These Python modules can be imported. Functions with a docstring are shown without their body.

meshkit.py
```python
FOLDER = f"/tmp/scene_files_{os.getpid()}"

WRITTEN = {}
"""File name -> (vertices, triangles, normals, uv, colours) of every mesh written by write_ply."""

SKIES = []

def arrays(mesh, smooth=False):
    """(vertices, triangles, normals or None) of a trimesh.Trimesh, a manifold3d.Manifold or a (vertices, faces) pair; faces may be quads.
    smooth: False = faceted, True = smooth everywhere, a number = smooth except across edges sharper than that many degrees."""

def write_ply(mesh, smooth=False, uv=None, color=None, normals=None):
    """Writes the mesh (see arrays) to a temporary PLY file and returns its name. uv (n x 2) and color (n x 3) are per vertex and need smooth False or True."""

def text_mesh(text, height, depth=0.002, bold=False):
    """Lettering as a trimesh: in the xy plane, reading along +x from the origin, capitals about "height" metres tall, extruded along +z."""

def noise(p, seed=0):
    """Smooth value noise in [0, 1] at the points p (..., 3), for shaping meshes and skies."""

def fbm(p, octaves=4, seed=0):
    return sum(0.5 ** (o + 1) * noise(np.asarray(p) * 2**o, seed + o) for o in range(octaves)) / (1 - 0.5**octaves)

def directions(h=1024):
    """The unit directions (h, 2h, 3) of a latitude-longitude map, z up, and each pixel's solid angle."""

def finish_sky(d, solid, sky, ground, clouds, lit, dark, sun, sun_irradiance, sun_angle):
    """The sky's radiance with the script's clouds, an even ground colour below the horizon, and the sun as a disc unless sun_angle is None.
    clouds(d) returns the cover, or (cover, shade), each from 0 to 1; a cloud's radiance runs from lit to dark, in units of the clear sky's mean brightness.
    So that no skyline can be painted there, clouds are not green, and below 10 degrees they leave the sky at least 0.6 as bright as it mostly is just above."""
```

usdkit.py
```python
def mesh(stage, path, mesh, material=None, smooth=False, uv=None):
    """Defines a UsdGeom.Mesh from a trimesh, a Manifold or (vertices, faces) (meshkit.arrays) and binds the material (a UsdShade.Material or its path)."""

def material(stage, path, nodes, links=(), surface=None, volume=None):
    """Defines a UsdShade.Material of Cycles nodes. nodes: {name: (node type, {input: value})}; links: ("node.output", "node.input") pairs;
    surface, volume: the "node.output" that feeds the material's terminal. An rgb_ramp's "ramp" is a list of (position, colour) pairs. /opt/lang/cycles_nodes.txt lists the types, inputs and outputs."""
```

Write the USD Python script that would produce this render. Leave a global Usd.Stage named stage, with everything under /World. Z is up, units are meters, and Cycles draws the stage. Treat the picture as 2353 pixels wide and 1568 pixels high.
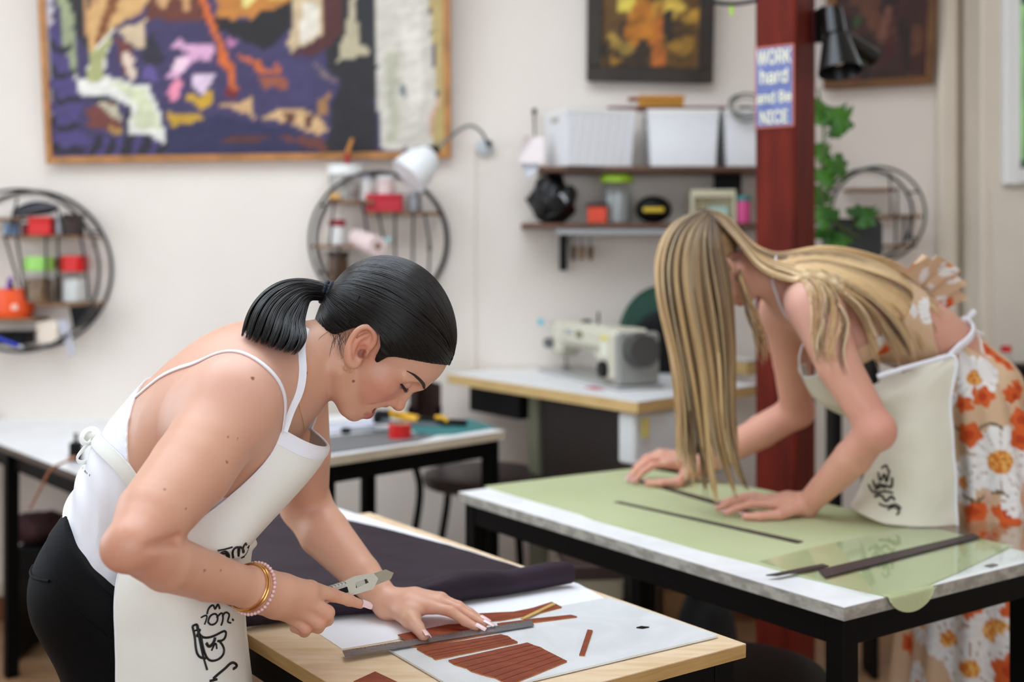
import math, random
import numpy as np, trimesh, usdkit, meshkit
import manifold3d as m3
from shapely.geometry import Polygon, LineString
from pxr import Usd, UsdGeom, UsdLux, UsdShade, Gf, Sdf, Vt

random.seed(7)
np.random.seed(7)
stage = Usd.Stage.CreateInMemory()
UsdGeom.SetStageUpAxis(stage, UsdGeom.Tokens.z)
UsdGeom.SetStageMetersPerUnit(stage, 1.0)
UsdGeom.Xform.Define(stage, '/World')
UsdGeom.Scope.Define(stage, '/World/Looks')

# ---------------------------------------------------------------- camera
F, CX, HY, CAMZ = 2900.0, 1176.5, 560.0, 1.415      # focal length in pixels, principal column, horizon row, eye height
cam = UsdGeom.Camera.Define(stage, '/World/camera')
cam.AddTranslateOp().Set(Gf.Vec3d(0, 0, CAMZ))
cam.AddRotateXOp().Set(90.0)
cam.CreateHorizontalApertureAttr(36.0)
cam.CreateVerticalApertureAttr(36.0 * 1568 / 2353)
cam.CreateFocalLengthAttr(36.0 * F / 2353)
cam.CreateVerticalApertureOffsetAttr(-(784 - HY) / 2353 * 36.0)
cam.CreateClippingRangeAttr(Gf.Vec2f(0.05, 100))
cam.CreateFocusDistanceAttr(1.83)
cam.CreateFStopAttr(2.5)
cam.CreateExposureAttr(0.0)

# ---------------------------------------------------------------- light: daylight through a skylight and a tall left window, plus an added rear fill
def rect_light(name, loc, rot, w, h, power, color):
    l = UsdLux.RectLight.Define(stage, '/World/' + name)
    l.AddTranslateOp().Set(Gf.Vec3d(*loc))
    l.AddRotateXYZOp().Set(Gf.Vec3f(*rot))
    l.CreateWidthAttr(w); l.CreateHeightAttr(h)
    l.CreateIntensityAttr(power); l.CreateColorAttr(Gf.Vec3f(*color))
    return l
rect_light('skylight_daylight', (-0.8, 2.5, 3.28), (0, 0, 0), 3.0, 2.4, 1.32, (0.94, 0.97, 1.0))
rect_light('left_window_daylight', (-2.98, 2.75, 1.75), (0, -90, 0), 1.7, 2.2, 0.6, (0.95, 0.975, 1.0))
rect_light('rear_fill_light', (0.4, -1.95, 1.7), (90, 0, 0), 3.4, 1.8, 0.9, (1.0, 0.97, 0.94))  # fill light added behind the camera, not a known window
dome = UsdLux.DomeLight.Define(stage, '/World/sky')
dome.CreateIntensityAttr(1.0); dome.CreateColorAttr(Gf.Vec3f(0.75, 0.87, 1.0))

# ---------------------------------------------------------------- helpers
def P(px, py, Y):
    """the point that stands at picture position (px, py) at depth Y"""
    return np.array([(px - CX) / F * Y, Y, CAMZ - (py - HY) / F * Y])
def T(px, py, z):
    """the point of the level plane z below picture position (px, py)"""
    Y = (CAMZ - z) * F / (py - HY)
    return np.array([(px - CX) / F * Y, Y, z])
def lin(c):
    c = np.asarray(c, float) / 255.0
    return np.where(c <= 0.04045, c / 12.92, ((c + 0.055) / 1.055) ** 2.4)
def unit(v):
    v = np.asarray(v, float)
    return v / np.linalg.norm(v)

_names = {}
def numbered(parent, name):
    k = (parent, name)
    n = _names.get(k, 0)
    _names[k] = n + 1
    return name if n == 0 else f'{name}_{n:03d}'
class Thing:
    def __init__(self, path, loc):
        self.path, self.loc = path, np.asarray(loc, float)
        self.prim = stage.GetPrimAtPath(path)
def say(prim, label=None, cat=None, group=None, kind=None):
    for k, v in (('label', label), ('category', cat), ('group', group), ('kind', kind)):
        if v:
            prim.SetCustomDataByKey(k, v)
def thing(name, label, cat, loc=(0, 0, 0), group=None, kind=None):
    path = '/World/' + numbered('', name)
    x = UsdGeom.Xform.Define(stage, path)
    x.AddTranslateOp().Set(Gf.Vec3d(*map(float, loc)))
    say(x.GetPrim(), label, cat, group, kind)
    return Thing(path, loc)
def part(t, name, mesh, m, smooth=35, label=None, color=None, kind=None, parent=None):
    """a mesh given in world coordinates becomes a part of the thing t (or a sub-part of its part `parent`)"""
    base = parent if parent else t.path
    path = base + '/' + numbered(base, name)
    v, f, n = meshkit.arrays(mesh, smooth if color is None else True)
    me = usdkit.mesh(stage, path, (v - t.loc, f), m)
    if n is not None:
        me.CreateNormalsAttr(Vt.Vec3fArray.FromNumpy(n.astype(np.float32)))
        me.SetNormalsInterpolation('vertex')
    if color is not None:
        pv = UsdGeom.PrimvarsAPI(me).CreatePrimvar('Col', Sdf.ValueTypeNames.Color3fArray, 'vertex')
        pv.Set(Vt.Vec3fArray.FromNumpy(np.asarray(color, np.float32)))
    say(me.GetPrim(), label, None, None, kind)
    return path
def single(name, mesh, m, label, cat, group=None, kind=None, smooth=35, color=None):
    """a thing that is one mesh"""
    path = '/World/' + numbered('', name)
    v, f, n = meshkit.arrays(mesh, smooth if color is None else True)
    loc = np.array([v[:, 0].mean(), v[:, 1].mean(), v[:, 2].min()])
    me = usdkit.mesh(stage, path, (v - loc, f), m)
    if n is not None:
        me.CreateNormalsAttr(Vt.Vec3fArray.FromNumpy(n.astype(np.float32)))
        me.SetNormalsInterpolation('vertex')
    if color is not None:
        pv = UsdGeom.PrimvarsAPI(me).CreatePrimvar('Col', Sdf.ValueTypeNames.Color3fArray, 'vertex')
        pv.Set(Vt.Vec3fArray.FromNumpy(np.asarray(color, np.float32)))
    UsdGeom.Xformable(me).AddTranslateOp().Set(Gf.Vec3d(*map(float, loc)))
    say(me.GetPrim(), label, cat, group, kind)
    return path
def curves(t, name, strands, width, m, parent=None, label=None, color=None):
    base = parent if parent else t.path
    path = base + '/' + numbered(base, name)
    c = UsdGeom.BasisCurves.Define(stage, path)
    c.CreateTypeAttr('linear')
    pts = np.concatenate(strands) - t.loc
    c.CreatePointsAttr(Vt.Vec3fArray.FromNumpy(pts.astype(np.float32)))
    c.CreateCurveVertexCountsAttr(Vt.IntArray.FromNumpy(np.array([len(s) for s in strands], np.int32)))
    if np.ndim(width) == 0:
        w = []
        for s in strands:
            n = len(s); w.append(width * np.where(np.linspace(0, 1, n) > 0.8, 1 - 0.8 * (np.linspace(0, 1, n) - 0.8) / 0.2, 1))
        w = np.concatenate(w)
    else:
        w = np.concatenate(width)
    c.CreateWidthsAttr(Vt.FloatArray.FromNumpy(w.astype(np.float32)))
    c.SetWidthsInterpolation('vertex')
    if color is not None:
        pv = UsdGeom.PrimvarsAPI(c).CreatePrimvar('Col', Sdf.ValueTypeNames.Color3fArray, 'vertex')
        pv.Set(Vt.Vec3fArray.FromNumpy(np.concatenate(color).astype(np.float32)))
    UsdShade.MaterialBindingAPI.Apply(c.GetPrim()).Bind(m)
    say(c.GetPrim(), label)
    return path
def copy_of(src, name, loc, rotz=0.0, label=None, cat=None, group=None):
    path = '/World/' + numbered('', name)
    x = UsdGeom.Xform.Define(stage, path)
    x.GetPrim().GetReferences().AddInternalReference(src)
    x.ClearXformOpOrder()
    x.AddTranslateOp(opSuffix='place').Set(Gf.Vec3d(*map(float, loc)))
    x.AddRotateZOp(opSuffix='place').Set(float(rotz))
    say(x.GetPrim(), label, cat, group)
    x.GetPrim().SetInstanceable(True)
    return path

# ---- materials
_mats = {}
def mat(name, col, rough=0.5, metal=0.0, spec=0.5, var=0.0, vscale=8.0, stretch=(1, 1, 1), bump=0.0, bscale=80.0, coat=0.0, sheen=0.0, trans=0.0, vcol=False, sss=0.0, col2=None, ramp=None, alpha=None, detail=4.0, distortion=0.0):
    if name in _mats:
        return _mats[name]
    c = lin(col)
    p = {'base_color': tuple(c), 'roughness': rough, 'metallic': metal, 'specular_ior_level': spec, 'coat_weight': coat, 'sheen_weight': sheen, 'transmission_weight': trans}
    if sss:
        p.update(subsurface_weight=sss, subsurface_radius=(1.0, 0.32, 0.16), subsurface_scale=0.008)
    nodes, links = {'p': ('principled_bsdf', p)}, []
    if vcol:
        nodes['a'] = ('attribute', {'attribute': 'Col'})
        links.append(('a.color', 'p.base_color'))
    if var or col2 is not None or ramp is not None or bump:
        nodes['tc'] = ('texture_coordinate', {})
        nodes['mp'] = ('mapping', {'scale': tuple(stretch)})
        links.append(('tc.object', 'mp.vector'))
    if (var or col2 is not None or ramp is not None) and not vcol:
        nodes['n'] = ('noise_texture', {'scale': vscale, 'detail': detail, 'roughness': 0.55, 'distortion': distortion})
        links.append(('mp.vector', 'n.vector'))
        if ramp is None:
            a = np.clip(c * (1 - var), 0, 1) if col2 is None else lin(col2)
            b = np.clip(c * (1 + var), 0, 1) if col2 is None else c
            ramp_ = [(0.0, tuple(a)), (0.35, tuple(a)), (0.65, tuple(b)), (1.0, tuple(b))]
        else:
            ramp_ = [(x, tuple(lin(k))) for x, k in ramp]
        nodes['r'] = ('rgb_ramp', {'ramp': ramp_})
        links += [('n.fac', 'r.fac'), ('r.color', 'p.base_color')]
    if bump:
        nodes['bn'] = ('noise_texture', {'scale': bscale, 'detail': 3.0})
        nodes['b'] = ('bump', {'strength': bump, 'distance': 0.002})
        links += [('mp.vector', 'bn.vector'), ('bn.fac', 'b.height'), ('b.normal', 'p.normal')]
    _mats[name] = usdkit.material(stage, '/World/Looks/' + name, nodes, links, surface='p.BSDF')
    return _mats[name]
def pane_mat(name, tint=(1, 1, 1), rough=0.02, ior=1.5, gloss=(1, 1, 1)):
    if name not in _mats:
        _mats[name] = usdkit.material(stage, '/World/Looks/' + name, {
            't': ('transparent_bsdf', {'color': tuple(tint)}), 'g': ('glossy_bsdf', {'color': tuple(gloss), 'roughness': rough}),
            'f': ('fresnel', {'IOR': ior}), 'm': ('mix_closure', {}), 'ge': ('geometry', {}),
            'o': ('math', {'math_type': 'subtract', 'value1': 1.0}), 'x': ('math', {'math_type': 'multiply'})},
            [('ge.backfacing', 'o.value2'), ('o.value', 'x.value1'), ('f.fac', 'x.value2'), ('x.value', 'm.fac'), ('t.BSDF', 'm.closure1'), ('g.BSDF', 'm.closure2')], surface='m.closure')
    return _mats[name]

# ---- meshes
cat_ = trimesh.util.concatenate
def tri(m):
    v, f, _ = meshkit.arrays(m)
    return trimesh.Trimesh(v, f, process=False)
def box(c, s, bevel=0.002, R=None):
    """a box with chamfered edges; c centre, s sizes, R 3x3 of its axes in columns"""
    s = np.asarray(s, float) / 2
    b = min(bevel, s.min() * 0.6)
    pts = []
    for i in range(3):
        q = s - b; q[i] = s[i]
        pts += [np.array([x, y, z]) * q for x in (-1, 1) for y in (-1, 1) for z in (-1, 1)]
    pts = np.array(pts)
    if R is not None:
        pts = pts @ np.asarray(R).T
    return tri(m3.Manifold.hull_points(pts + np.asarray(c, float)))
def yaw(a):
    c, s = math.cos(a), math.sin(a)
    return np.array([[c, -s, 0], [s, c, 0], [0, 0, 1.0]])
def frame_of(d, up=(0, 0, 1)):
    d = unit(d); up = np.asarray(up, float)
    if abs(d @ up) > 0.98:
        up = np.array([1.0, 0, 0])
    x = unit(np.cross(up, d)); y = np.cross(d, x)
    return np.stack([x, y, d], 1)
def rod(a, b, r, r2=None, n=20):
    a, b = np.asarray(a, float), np.asarray(b, float)
    return tube([a, b], [r, r if r2 is None else r2], n)
def bar(a, b, w, h, bevel=0.002, up=(0, 0, 1)):
    """square bar from a to b"""
    a, b = np.asarray(a, float), np.asarray(b, float)
    return box((a + b) / 2, (w, h, np.linalg.norm(b - a)), bevel, frame_of(b - a, up))
def tube(pts, r, n=12, closed=False, flat=None):
    """a tube along points; flat=(w,h) gives an elliptical section"""
    pts = np.asarray(pts, float); k = len(pts)
    r = np.broadcast_to(np.asarray(r, float), (k,))
    tan = np.gradient(pts, axis=0)
    if closed:
        tan = np.roll(pts, -1, 0) - np.roll(pts, 1, 0)
    tan /= np.maximum(np.linalg.norm(tan, axis=1, keepdims=True), 1e-12)
    fr = frame_of(tan[0])
    x = fr[:, 0]
    rows = []
    a = np.arange(n) / n * 2 * np.pi
    for i in range(k):
        x = unit(x - tan[i] * (x @ tan[i])); y = np.cross(tan[i], x)
        sx, sy = (1, 1) if flat is None else flat
        rows.append(pts[i] + r[i] * (np.cos(a)[:, None] * x * sx + np.sin(a)[:, None] * y * sy))
    v = np.concatenate(rows); f = []
    m = k if closed else k - 1
    i = np.arange(m)[:, None]; j = np.arange(n)[None]
    a0 = (i * n + j).ravel(); b0 = (i * n + (j + 1) % n).ravel()
    c0 = (((i + 1) % k) * n + (j + 1) % n).ravel(); d0 = (((i + 1) % k) * n + j).ravel()
    f = np.concatenate([np.stack([a0, b0, c0], 1), np.stack([a0, c0, d0], 1)])
    if not closed:
        v = np.vstack([v, pts[0], pts[-1]]); j = np.arange(n)
        f = np.vstack([f, np.stack([np.full(n, k * n), (j + 1) % n, j], 1), np.stack([np.full(n, k * n + 1), (k - 1) * n + j, (k - 1) * n + (j + 1) % n], 1)])
    return trimesh.Trimesh(v, f, process=False)
def spline(pts, n=40, closed=False):
    from scipy.interpolate import CubicSpline
    pts = np.asarray(pts, float)
    if closed:
        pts = np.vstack([pts, pts[:1]])
    s = np.concatenate([[0], np.cumsum(np.linalg.norm(np.diff(pts, axis=0), axis=1))])
    u = np.linspace(0, s[-1], n + (1 if closed else 0))
    o = CubicSpline(s, pts, bc_type='periodic' if closed else 'natural')(u)
    return o[:-1] if closed else o
def lathe(profile, c=(0, 0, 0), n=36, axis=None):
    """profile: (radius, height) from bottom to top, closed at both ends"""
    pr = [(0, profile[0][1])] + list(profile) + [(0, profile[-1][1])]
    m = tri(m3.CrossSection([[(max(r, 0), h) for r, h in pr]], m3.FillRule.NonZero).revolve(n) if hasattr(m3.CrossSection, 'revolve') else m3.Manifold.revolve(m3.CrossSection([[(max(r, 0), h) for r, h in pr]], m3.FillRule.NonZero), n))
    if axis is not None:
        m.vertices = m.vertices @ frame_of(axis).T
    m.apply_translation(c)
    return m
def ellipsoid(c, r, R=None, sub=3):
    m = trimesh.creation.icosphere(sub)
    v = m.vertices * np.asarray(r)
    if R is not None:
        v = v @ np.asarray(R).T
    m.vertices = v + np.asarray(c)
    return m
def slab(poly, z0, z1):
    """level polygon (list of xy) extruded from z0 to z1"""
    p = Polygon([tuple(q[:2]) for q in poly])
    if not p.exterior.is_ccw:
        p = Polygon(list(p.exterior.coords)[::-1])
    m = trimesh.creation.extrude_polygon(p, z1 - z0, engine='earcut')
    m.apply_translation((0, 0, z0))
    return m
def sheet(g, thick):
    """closed sheet from a grid of points g (n,m,3), thickness along the normals"""
    g = np.asarray(g, float); n, m = g.shape[:2]
    du, dv = np.gradient(g, axis=0), np.gradient(g, axis=1)
    nn = np.cross(du, dv); nn /= np.maximum(np.linalg.norm(nn, axis=2, keepdims=True), 1e-12)
    a, b = (g + nn * thick / 2).reshape(-1, 3), (g - nn * thick / 2).reshape(-1, 3)
    idx = np.arange(n * m).reshape(n, m)
    q = np.stack([idx[:-1, :-1], idx[1:, :-1], idx[1:, 1:], idx[:-1, 1:]], -1).reshape(-1, 4)
    fs = [q, q[:, ::-1] + n * m]
    ring = np.concatenate([idx[:, 0], idx[-1, 1:], idx[::-1, -1][1:], idx[0, ::-1][1:-1]])
    nx = np.roll(ring, -1)
    fs.append(np.stack([ring, ring + n * m, nx + n * m, nx], 1)[:, ::-1])
    f = np.concatenate(fs)
    f = np.vstack([f[:, [0, 1, 2]], f[:, [0, 2, 3]]])
    t = trimesh.Trimesh(np.vstack([a, b]), f, process=False)
    return t
def inside(poly, x, y):
    poly = np.asarray(poly, float); r = np.zeros(x.shape, bool); j = len(poly) - 1
    for i in range(len(poly)):
        (xi, yi), (xj, yj) = poly[i], poly[j]
        c = ((yi > y) != (yj > y)) & (x < (xj - xi) * (y - yi) / (yj - yi + 1e-12) + xi)
        r ^= c; j = i
    return r
# ================================================================ the room
WY = 4.75                                      # the back wall
M_wall = mat('wall_paint', (231, 220, 209), 0.75, var=0.03, vscale=1.2, bump=0.15, bscale=40)
M_wall_warm = mat('wall_paint_warm', (222, 209, 190), 0.75, var=0.04, vscale=1.5, bump=0.15, bscale=40)
M_floor = mat('floor_wood', (150, 112, 78), 0.45, var=0.25, vscale=3, stretch=(1.2, 14, 1), bump=0.1, bscale=30)
M_base = mat('baseboard_paint', (205, 196, 176), 0.5)
M_basewood = mat('baseboard_wood', (120, 72, 44), 0.45, var=0.2, vscale=4, stretch=(2, 20, 20))
M_white = mat('white_paint', (238, 237, 234), 0.4)
M_glassp = pane_mat('window_glass')
M_leafout = mat('garden_green', (92, 128, 70), 0.8, var=0.5, vscale=3)

def struct(name, mesh, m, label=None, smooth=35):
    path = '/World/' + name
    usdkit.mesh(stage, path, mesh, m, smooth=False)
    say(stage.GetPrimAtPath(path), label or name.replace('_', ' '), None, None, 'structure')
    return path
# floor of planks
flo = UsdGeom.Xform.Define(stage, '/World/floor').GetPrim()
say(flo, 'brown wooden plank floor', None, None, 'structure')
_pl = []
_r = np.random.RandomState(3)
for i in range(36):
    y0 = -2.0 + i * 0.19
    x0 = -3.0 - _r.rand()
    while x0 < 3.2:
        L = 1.5 + _r.rand() * 0.5
        a, b = max(x0, -3.0), min(x0 + L, 3.2)
        if b - a > 0.05:
            near = y0 > 2.4
            mm = box(((a + b) / 2, y0 + 0.095, -0.012), (b - a - 0.002, 0.187, 0.024), 0.002)
            if near:
                pth = '/World/floor/' + numbered('/World/floor', 'plank')
                usdkit.mesh(stage, pth, mm, M_floor)
            else:
                _pl.append(mm)
        x0 += L
usdkit.mesh(stage, '/World/floor/far_planks', cat_(_pl), M_floor)
stage.GetPrimAtPath('/World/floor/far_planks').SetCustomDataByKey('kind', 'stuff')
usdkit.mesh(stage, '/World/floor/underlay', box((0.1, 1.5, -0.06), (6.4, 7.2, 0.06), 0.001), M_basewood)

XR = P(2205, 560, WY)[0]                       # where the back wall steps forward on the right
YR = WY - 0.22
struct('wall_back', box((( -3.0 + XR) / 2, WY + 0.06, 1.65), (XR + 3.0, 0.12, 3.3), 0.001), M_wall)
# stepped pilaster and the right-hand stretch with its window
xw0, xw1 = P(2322, 560, YR)[0], P(2322, 560, YR)[0] + 1.0
zw0, zw1 = P(2300, 395, YR)[2], P(2300, 395, YR)[2] + 1.25
wr = [box(((XR + xw0) / 2, YR + 0.17, 1.65), (xw0 - XR, 0.34, 3.3), 0.012),
      box(((xw0 + xw1) / 2, YR + 0.17, zw0 / 2), (xw1 - xw0, 0.34, zw0), 0.001),
      box(((xw0 + xw1) / 2, YR + 0.17, (zw1 + 3.3) / 2), (xw1 - xw0, 0.34, 3.3 - zw1), 0.001),
      box(((xw1 + 3.2) / 2, YR + 0.17, 1.65), (3.2 - xw1, 0.34, 3.3), 0.001),
      box((P(2170, 560, WY)[0], WY - 0.03, 1.65), (0.075, 0.06, 3.3), 0.02)]
struct('wall_right', cat_(wr), M_wall_warm)
zt = P(2300, 432, YR)[2]
struct('trim_1', box(((XR + 3.2) / 2 + 0.02, YR - 0.008, zt / 2), (3.2 - XR - 0.04, 0.016, zt), 0.006), mat('dado_paint', (222, 211, 196), 0.7, var=0.05, vscale=2), 'cream dado panel on the lower right wall')
win = UsdGeom.Xform.Define(stage, '/World/window_1').GetPrim()
say(win, 'white framed window at the right edge', None, None, 'structure')
def wpart(n, m_, mt):
    pth = '/World/window_1/' + numbered('/World/window_1', n)
    usdkit.mesh(stage, pth, m_, mt)
fx0 = P(2298, 560, YR)[0]
fw = 0.055
wpart('window_frame', cat_([box((fx0 + fw / 2, YR - 0.026, (zw0 + zw1) / 2), (fw, 0.05, zw1 - zw0 + 0.1), 0.006), box((xw1, YR - 0.026, (zw0 + zw1) / 2), (fw, 0.05, zw1 - zw0 + 0.1), 0.006),
      box(((fx0 + fw + xw1 - fw / 2) / 2, YR - 0.024, zw0 - 0.018), (xw1 - fx0 - 1.5 * fw - 0.002, 0.046, fw), 0.006), box(((fx0 + fw + xw1 - fw / 2) / 2, YR - 0.024, zw1), (xw1 - fx0 - 1.5 * fw - 0.002, 0.046, fw), 0.006)]), M_white)
sx0 = P(2330, 560, YR)[0]
wpart('sash', cat_([box((sx0, YR + 0.03, (zw0 + zw1) / 2), (0.03, 0.04, zw1 - zw0), 0.004), box(((sx0 + xw1) / 2, YR + 0.03, zw0 + 0.03), (xw1 - sx0, 0.04, 0.03), 0.004), box(((sx0 + xw1) / 2, YR + 0.03, zw0 + 0.62), (xw1 - sx0, 0.03, 0.02), 0.004)]), mat('sash_green', (70, 96, 72), 0.5))
wpart('pane', box(((sx0 + xw1) / 2, YR + 0.03, (zw0 + zw1) / 2), (xw1 - sx0, 0.004, zw1 - zw0), 0.0005), M_glassp)
struct('wall_left', cat_([box((-3.06, 1.4, 0.45), (0.12, 7, 0.9), 0.001), box((-3.06, 1.4, 2.95), (0.12, 7, 0.7), 0.001), box((-3.06, 4.375, 1.75), (0.12, 1.05, 1.7), 0.001), box((-3.06, -0.225, 1.75), (0.12, 3.75, 1.7), 0.001)]), M_wall)
struct('wall_rear', cat_([box((0.1, -2.06, 0.35), (6.4, 0.12, 0.7), 0.001), box((0.1, -2.06, 3.0), (6.4, 0.12, 0.6), 0.001), box((-2.2, -2.06, 1.65), (1.9, 0.12, 3.3), 0.001), box((2.75, -2.06, 1.65), (1.1, 0.12, 3.3), 0.001)]), M_wall)
struct('wall_side', box((3.26, 1.4, 1.65), (0.12, 7, 3.3), 0.001), M_wall)
struct('ceiling', cat_([box((-2.65, 1.4, 3.36), (0.7, 7, 0.12), 0.001), box((1.95, 1.4, 3.36), (2.5, 7, 0.12), 0.001), box((-0.8, -0.4, 3.36), (3.0, 3.4, 0.12), 0.001), box((-0.8, 4.25, 3.36), (3.0, 1.1, 0.12), 0.001)]), M_white)
bb = UsdGeom.Xform.Define(stage, '/World/baseboard_back').GetPrim()
say(bb, 'cream and brown baseboard along the back wall', None, None, 'structure')
usdkit.mesh(stage, '/World/baseboard_back/moulding', box(((-3 + XR) / 2, WY - 0.012, 0.115), (XR + 3, 0.024, 0.05), 0.006), M_base)
usdkit.mesh(stage, '/World/baseboard_back/board', box(((-3 + XR) / 2, WY - 0.008, 0.045), (XR + 3, 0.016, 0.09), 0.003), M_basewood)
w2_ = UsdGeom.Xform.Define(stage, '/World/window_2').GetPrim()
say(w2_, 'tall white framed window in the left wall', None, None, 'structure')
for nm_, c_, s_ in (('window_frame', (-2.965, 1.65, 1.75), (0.03, 0.06, 1.82)), ('window_frame', (-2.965, 3.85, 1.75), (0.03, 0.06, 1.82)), ('window_frame', (-2.965, 2.75, 0.89), (0.03, 2.14, 0.06)), ('window_frame', (-2.965, 2.75, 2.61), (0.03, 2.14, 0.06))):
    usdkit.mesh(stage, '/World/window_2/' + numbered('/World/window_2', nm_), box(c_, s_, 0.004), M_white)
# thin conduit on the back wall
_c = P(1092, 300, WY - 0.01)
struct('trim_2', tube([P(1092, 330, WY - 0.003), P(1092, 850, WY - 0.003)], 0.0035, 10), M_wall, 'thin painted conduit running down the back wall')
# the garden behind the window
hedge = trimesh.creation.icosphere(4)
hv = hedge.vertices
hv = hv * (1 + 0.5 * (meshkit.fbm(hv * 4 + 9, 4) - 0.5))[:, None] * [1.4, 0.5, 1.9] + [3.0, 6.5, 1.6]
hedge.vertices = hv
single('garden_shrub', hedge, M_leafout, 'green shrub in the garden outside the window', 'shrub', smooth=True)

# red-brown wooden post
PY = 3.7
pxl, pxr_ = P(1743, 560, PY)[0], P(1832, 560, PY)[0]
pw = pxr_ - pxl
M_post = mat('post_redwood', (98, 30, 19), 0.6, spec=0.15, var=0.3, vscale=3, stretch=(9, 9, 1.2), bump=0.15, bscale=20)
ang = -math.radians(40)
pside = 0.132
_mid = (P(1743, 560, PY) + P(1878, 560, PY)) / 2
pc = np.array([_mid[0] + 0.006, PY + 0.06, 1.65])
RP = yaw(ang)
single('support_post', box(pc, (pside, pside, 3.29), 0.006, RP), M_post, 'red-brown square wooden post standing behind the olive leather table', 'post')
# ================================================================ tables
M_black = mat('black_steel', (5, 5, 5), 0.55, spec=0.12)
M_lam = mat('white_laminate', (236, 236, 236), 0.35, ramp=[(0, (214, 216, 217)), (0.42, (236, 236, 236)), (0.6, (243, 243, 243)), (1, (226, 227, 228))], vscale=6, detail=8, distortion=1.5)
M_lamedge = mat('grey_wood_edge', (150, 146, 136), 0.55, ramp=[(0, (110, 106, 96)), (0.45, (150, 146, 136)), (0.6, (176, 172, 162)), (1, (190, 186, 176))], vscale=30, stretch=(1, 1, 2))
M_oak = mat('pale_wood', (226, 196, 156), 0.42, ramp=[(0, (200, 162, 116)), (0.4, (224, 192, 150)), (0.6, (236, 210, 176)), (1, (214, 176, 128))], vscale=5, stretch=(1.5, 9, 1), detail=6)
M_oakedge = mat('pale_wood_edge', (178, 140, 86), 0.5, ramp=[(0, (140, 104, 60)), (0.5, (184, 146, 90)), (1, (205, 170, 112))], vscale=9, stretch=(1.2, 1.2, 22))
M_yellowedge = mat('plywood_edge', (206, 172, 112), 0.5, ramp=[(0, (180, 140, 84)), (0.5, (208, 174, 114)), (1, (222, 192, 136))], vscale=12, stretch=(1, 1, 8))
M_darkedge = mat('dark_table_edge', (70, 58, 48), 0.5, var=0.2)

def table(name, label, K, A, B, z, th, leg, mtop, medge, inset=0.012, apron_h=0.05, skip=()):
    """top with its first corner K and sides A, B (level vectors); steel frame and four legs below"""
    K, A, B = (np.array([*q[:2], 0.0]) for q in (K, A, B))
    c = K + (A + B) / 2
    t = thing(name, label, 'table', (c[0], c[1], 0))
    quad = [K, K + A, K + A + B, K + B]
    part(t, 'tabletop', slab(quad, z - 0.0015, z), mtop, smooth=False)
    part(t, 'tabletop_edge', slab(quad, z - th, z - 0.0015), medge, smooth=False)
    a, b = unit(A), unit(B)
    La, Lb = np.linalg.norm(A), np.linalg.norm(B)
    R = np.stack([a, np.cross((0, 0, 1), a), (0, 0, 1)], 1)
    cs = []
    for i, j in ((0, 0), (1, 0), (1, 1), (0, 1)):
        p = K + a * (inset + leg / 2 + i * (La - 2 * inset - leg)) + b * (inset + leg / 2 + j * (Lb - 2 * inset - leg))
        cs.append(p)
        if (i, j) in skip:
            continue
        part(t, 'leg', box(p + (0, 0, (z - th) / 2), (leg, leg, z - th - 0.0005), 0.002, R), M_black)
    for i in range(4):
        p, q = cs[i], cs[(i + 1) % 4]
        d = unit(q - p)
        part(t, 'rail', bar(p + d * leg / 2 + (0, 0, z - th - apron_h / 2 - 0.001), q - d * leg / 2 + (0, 0, z - th - apron_h / 2 - 0.001), leg * 0.9, apron_h, 0.002), M_black)
    return t

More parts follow.
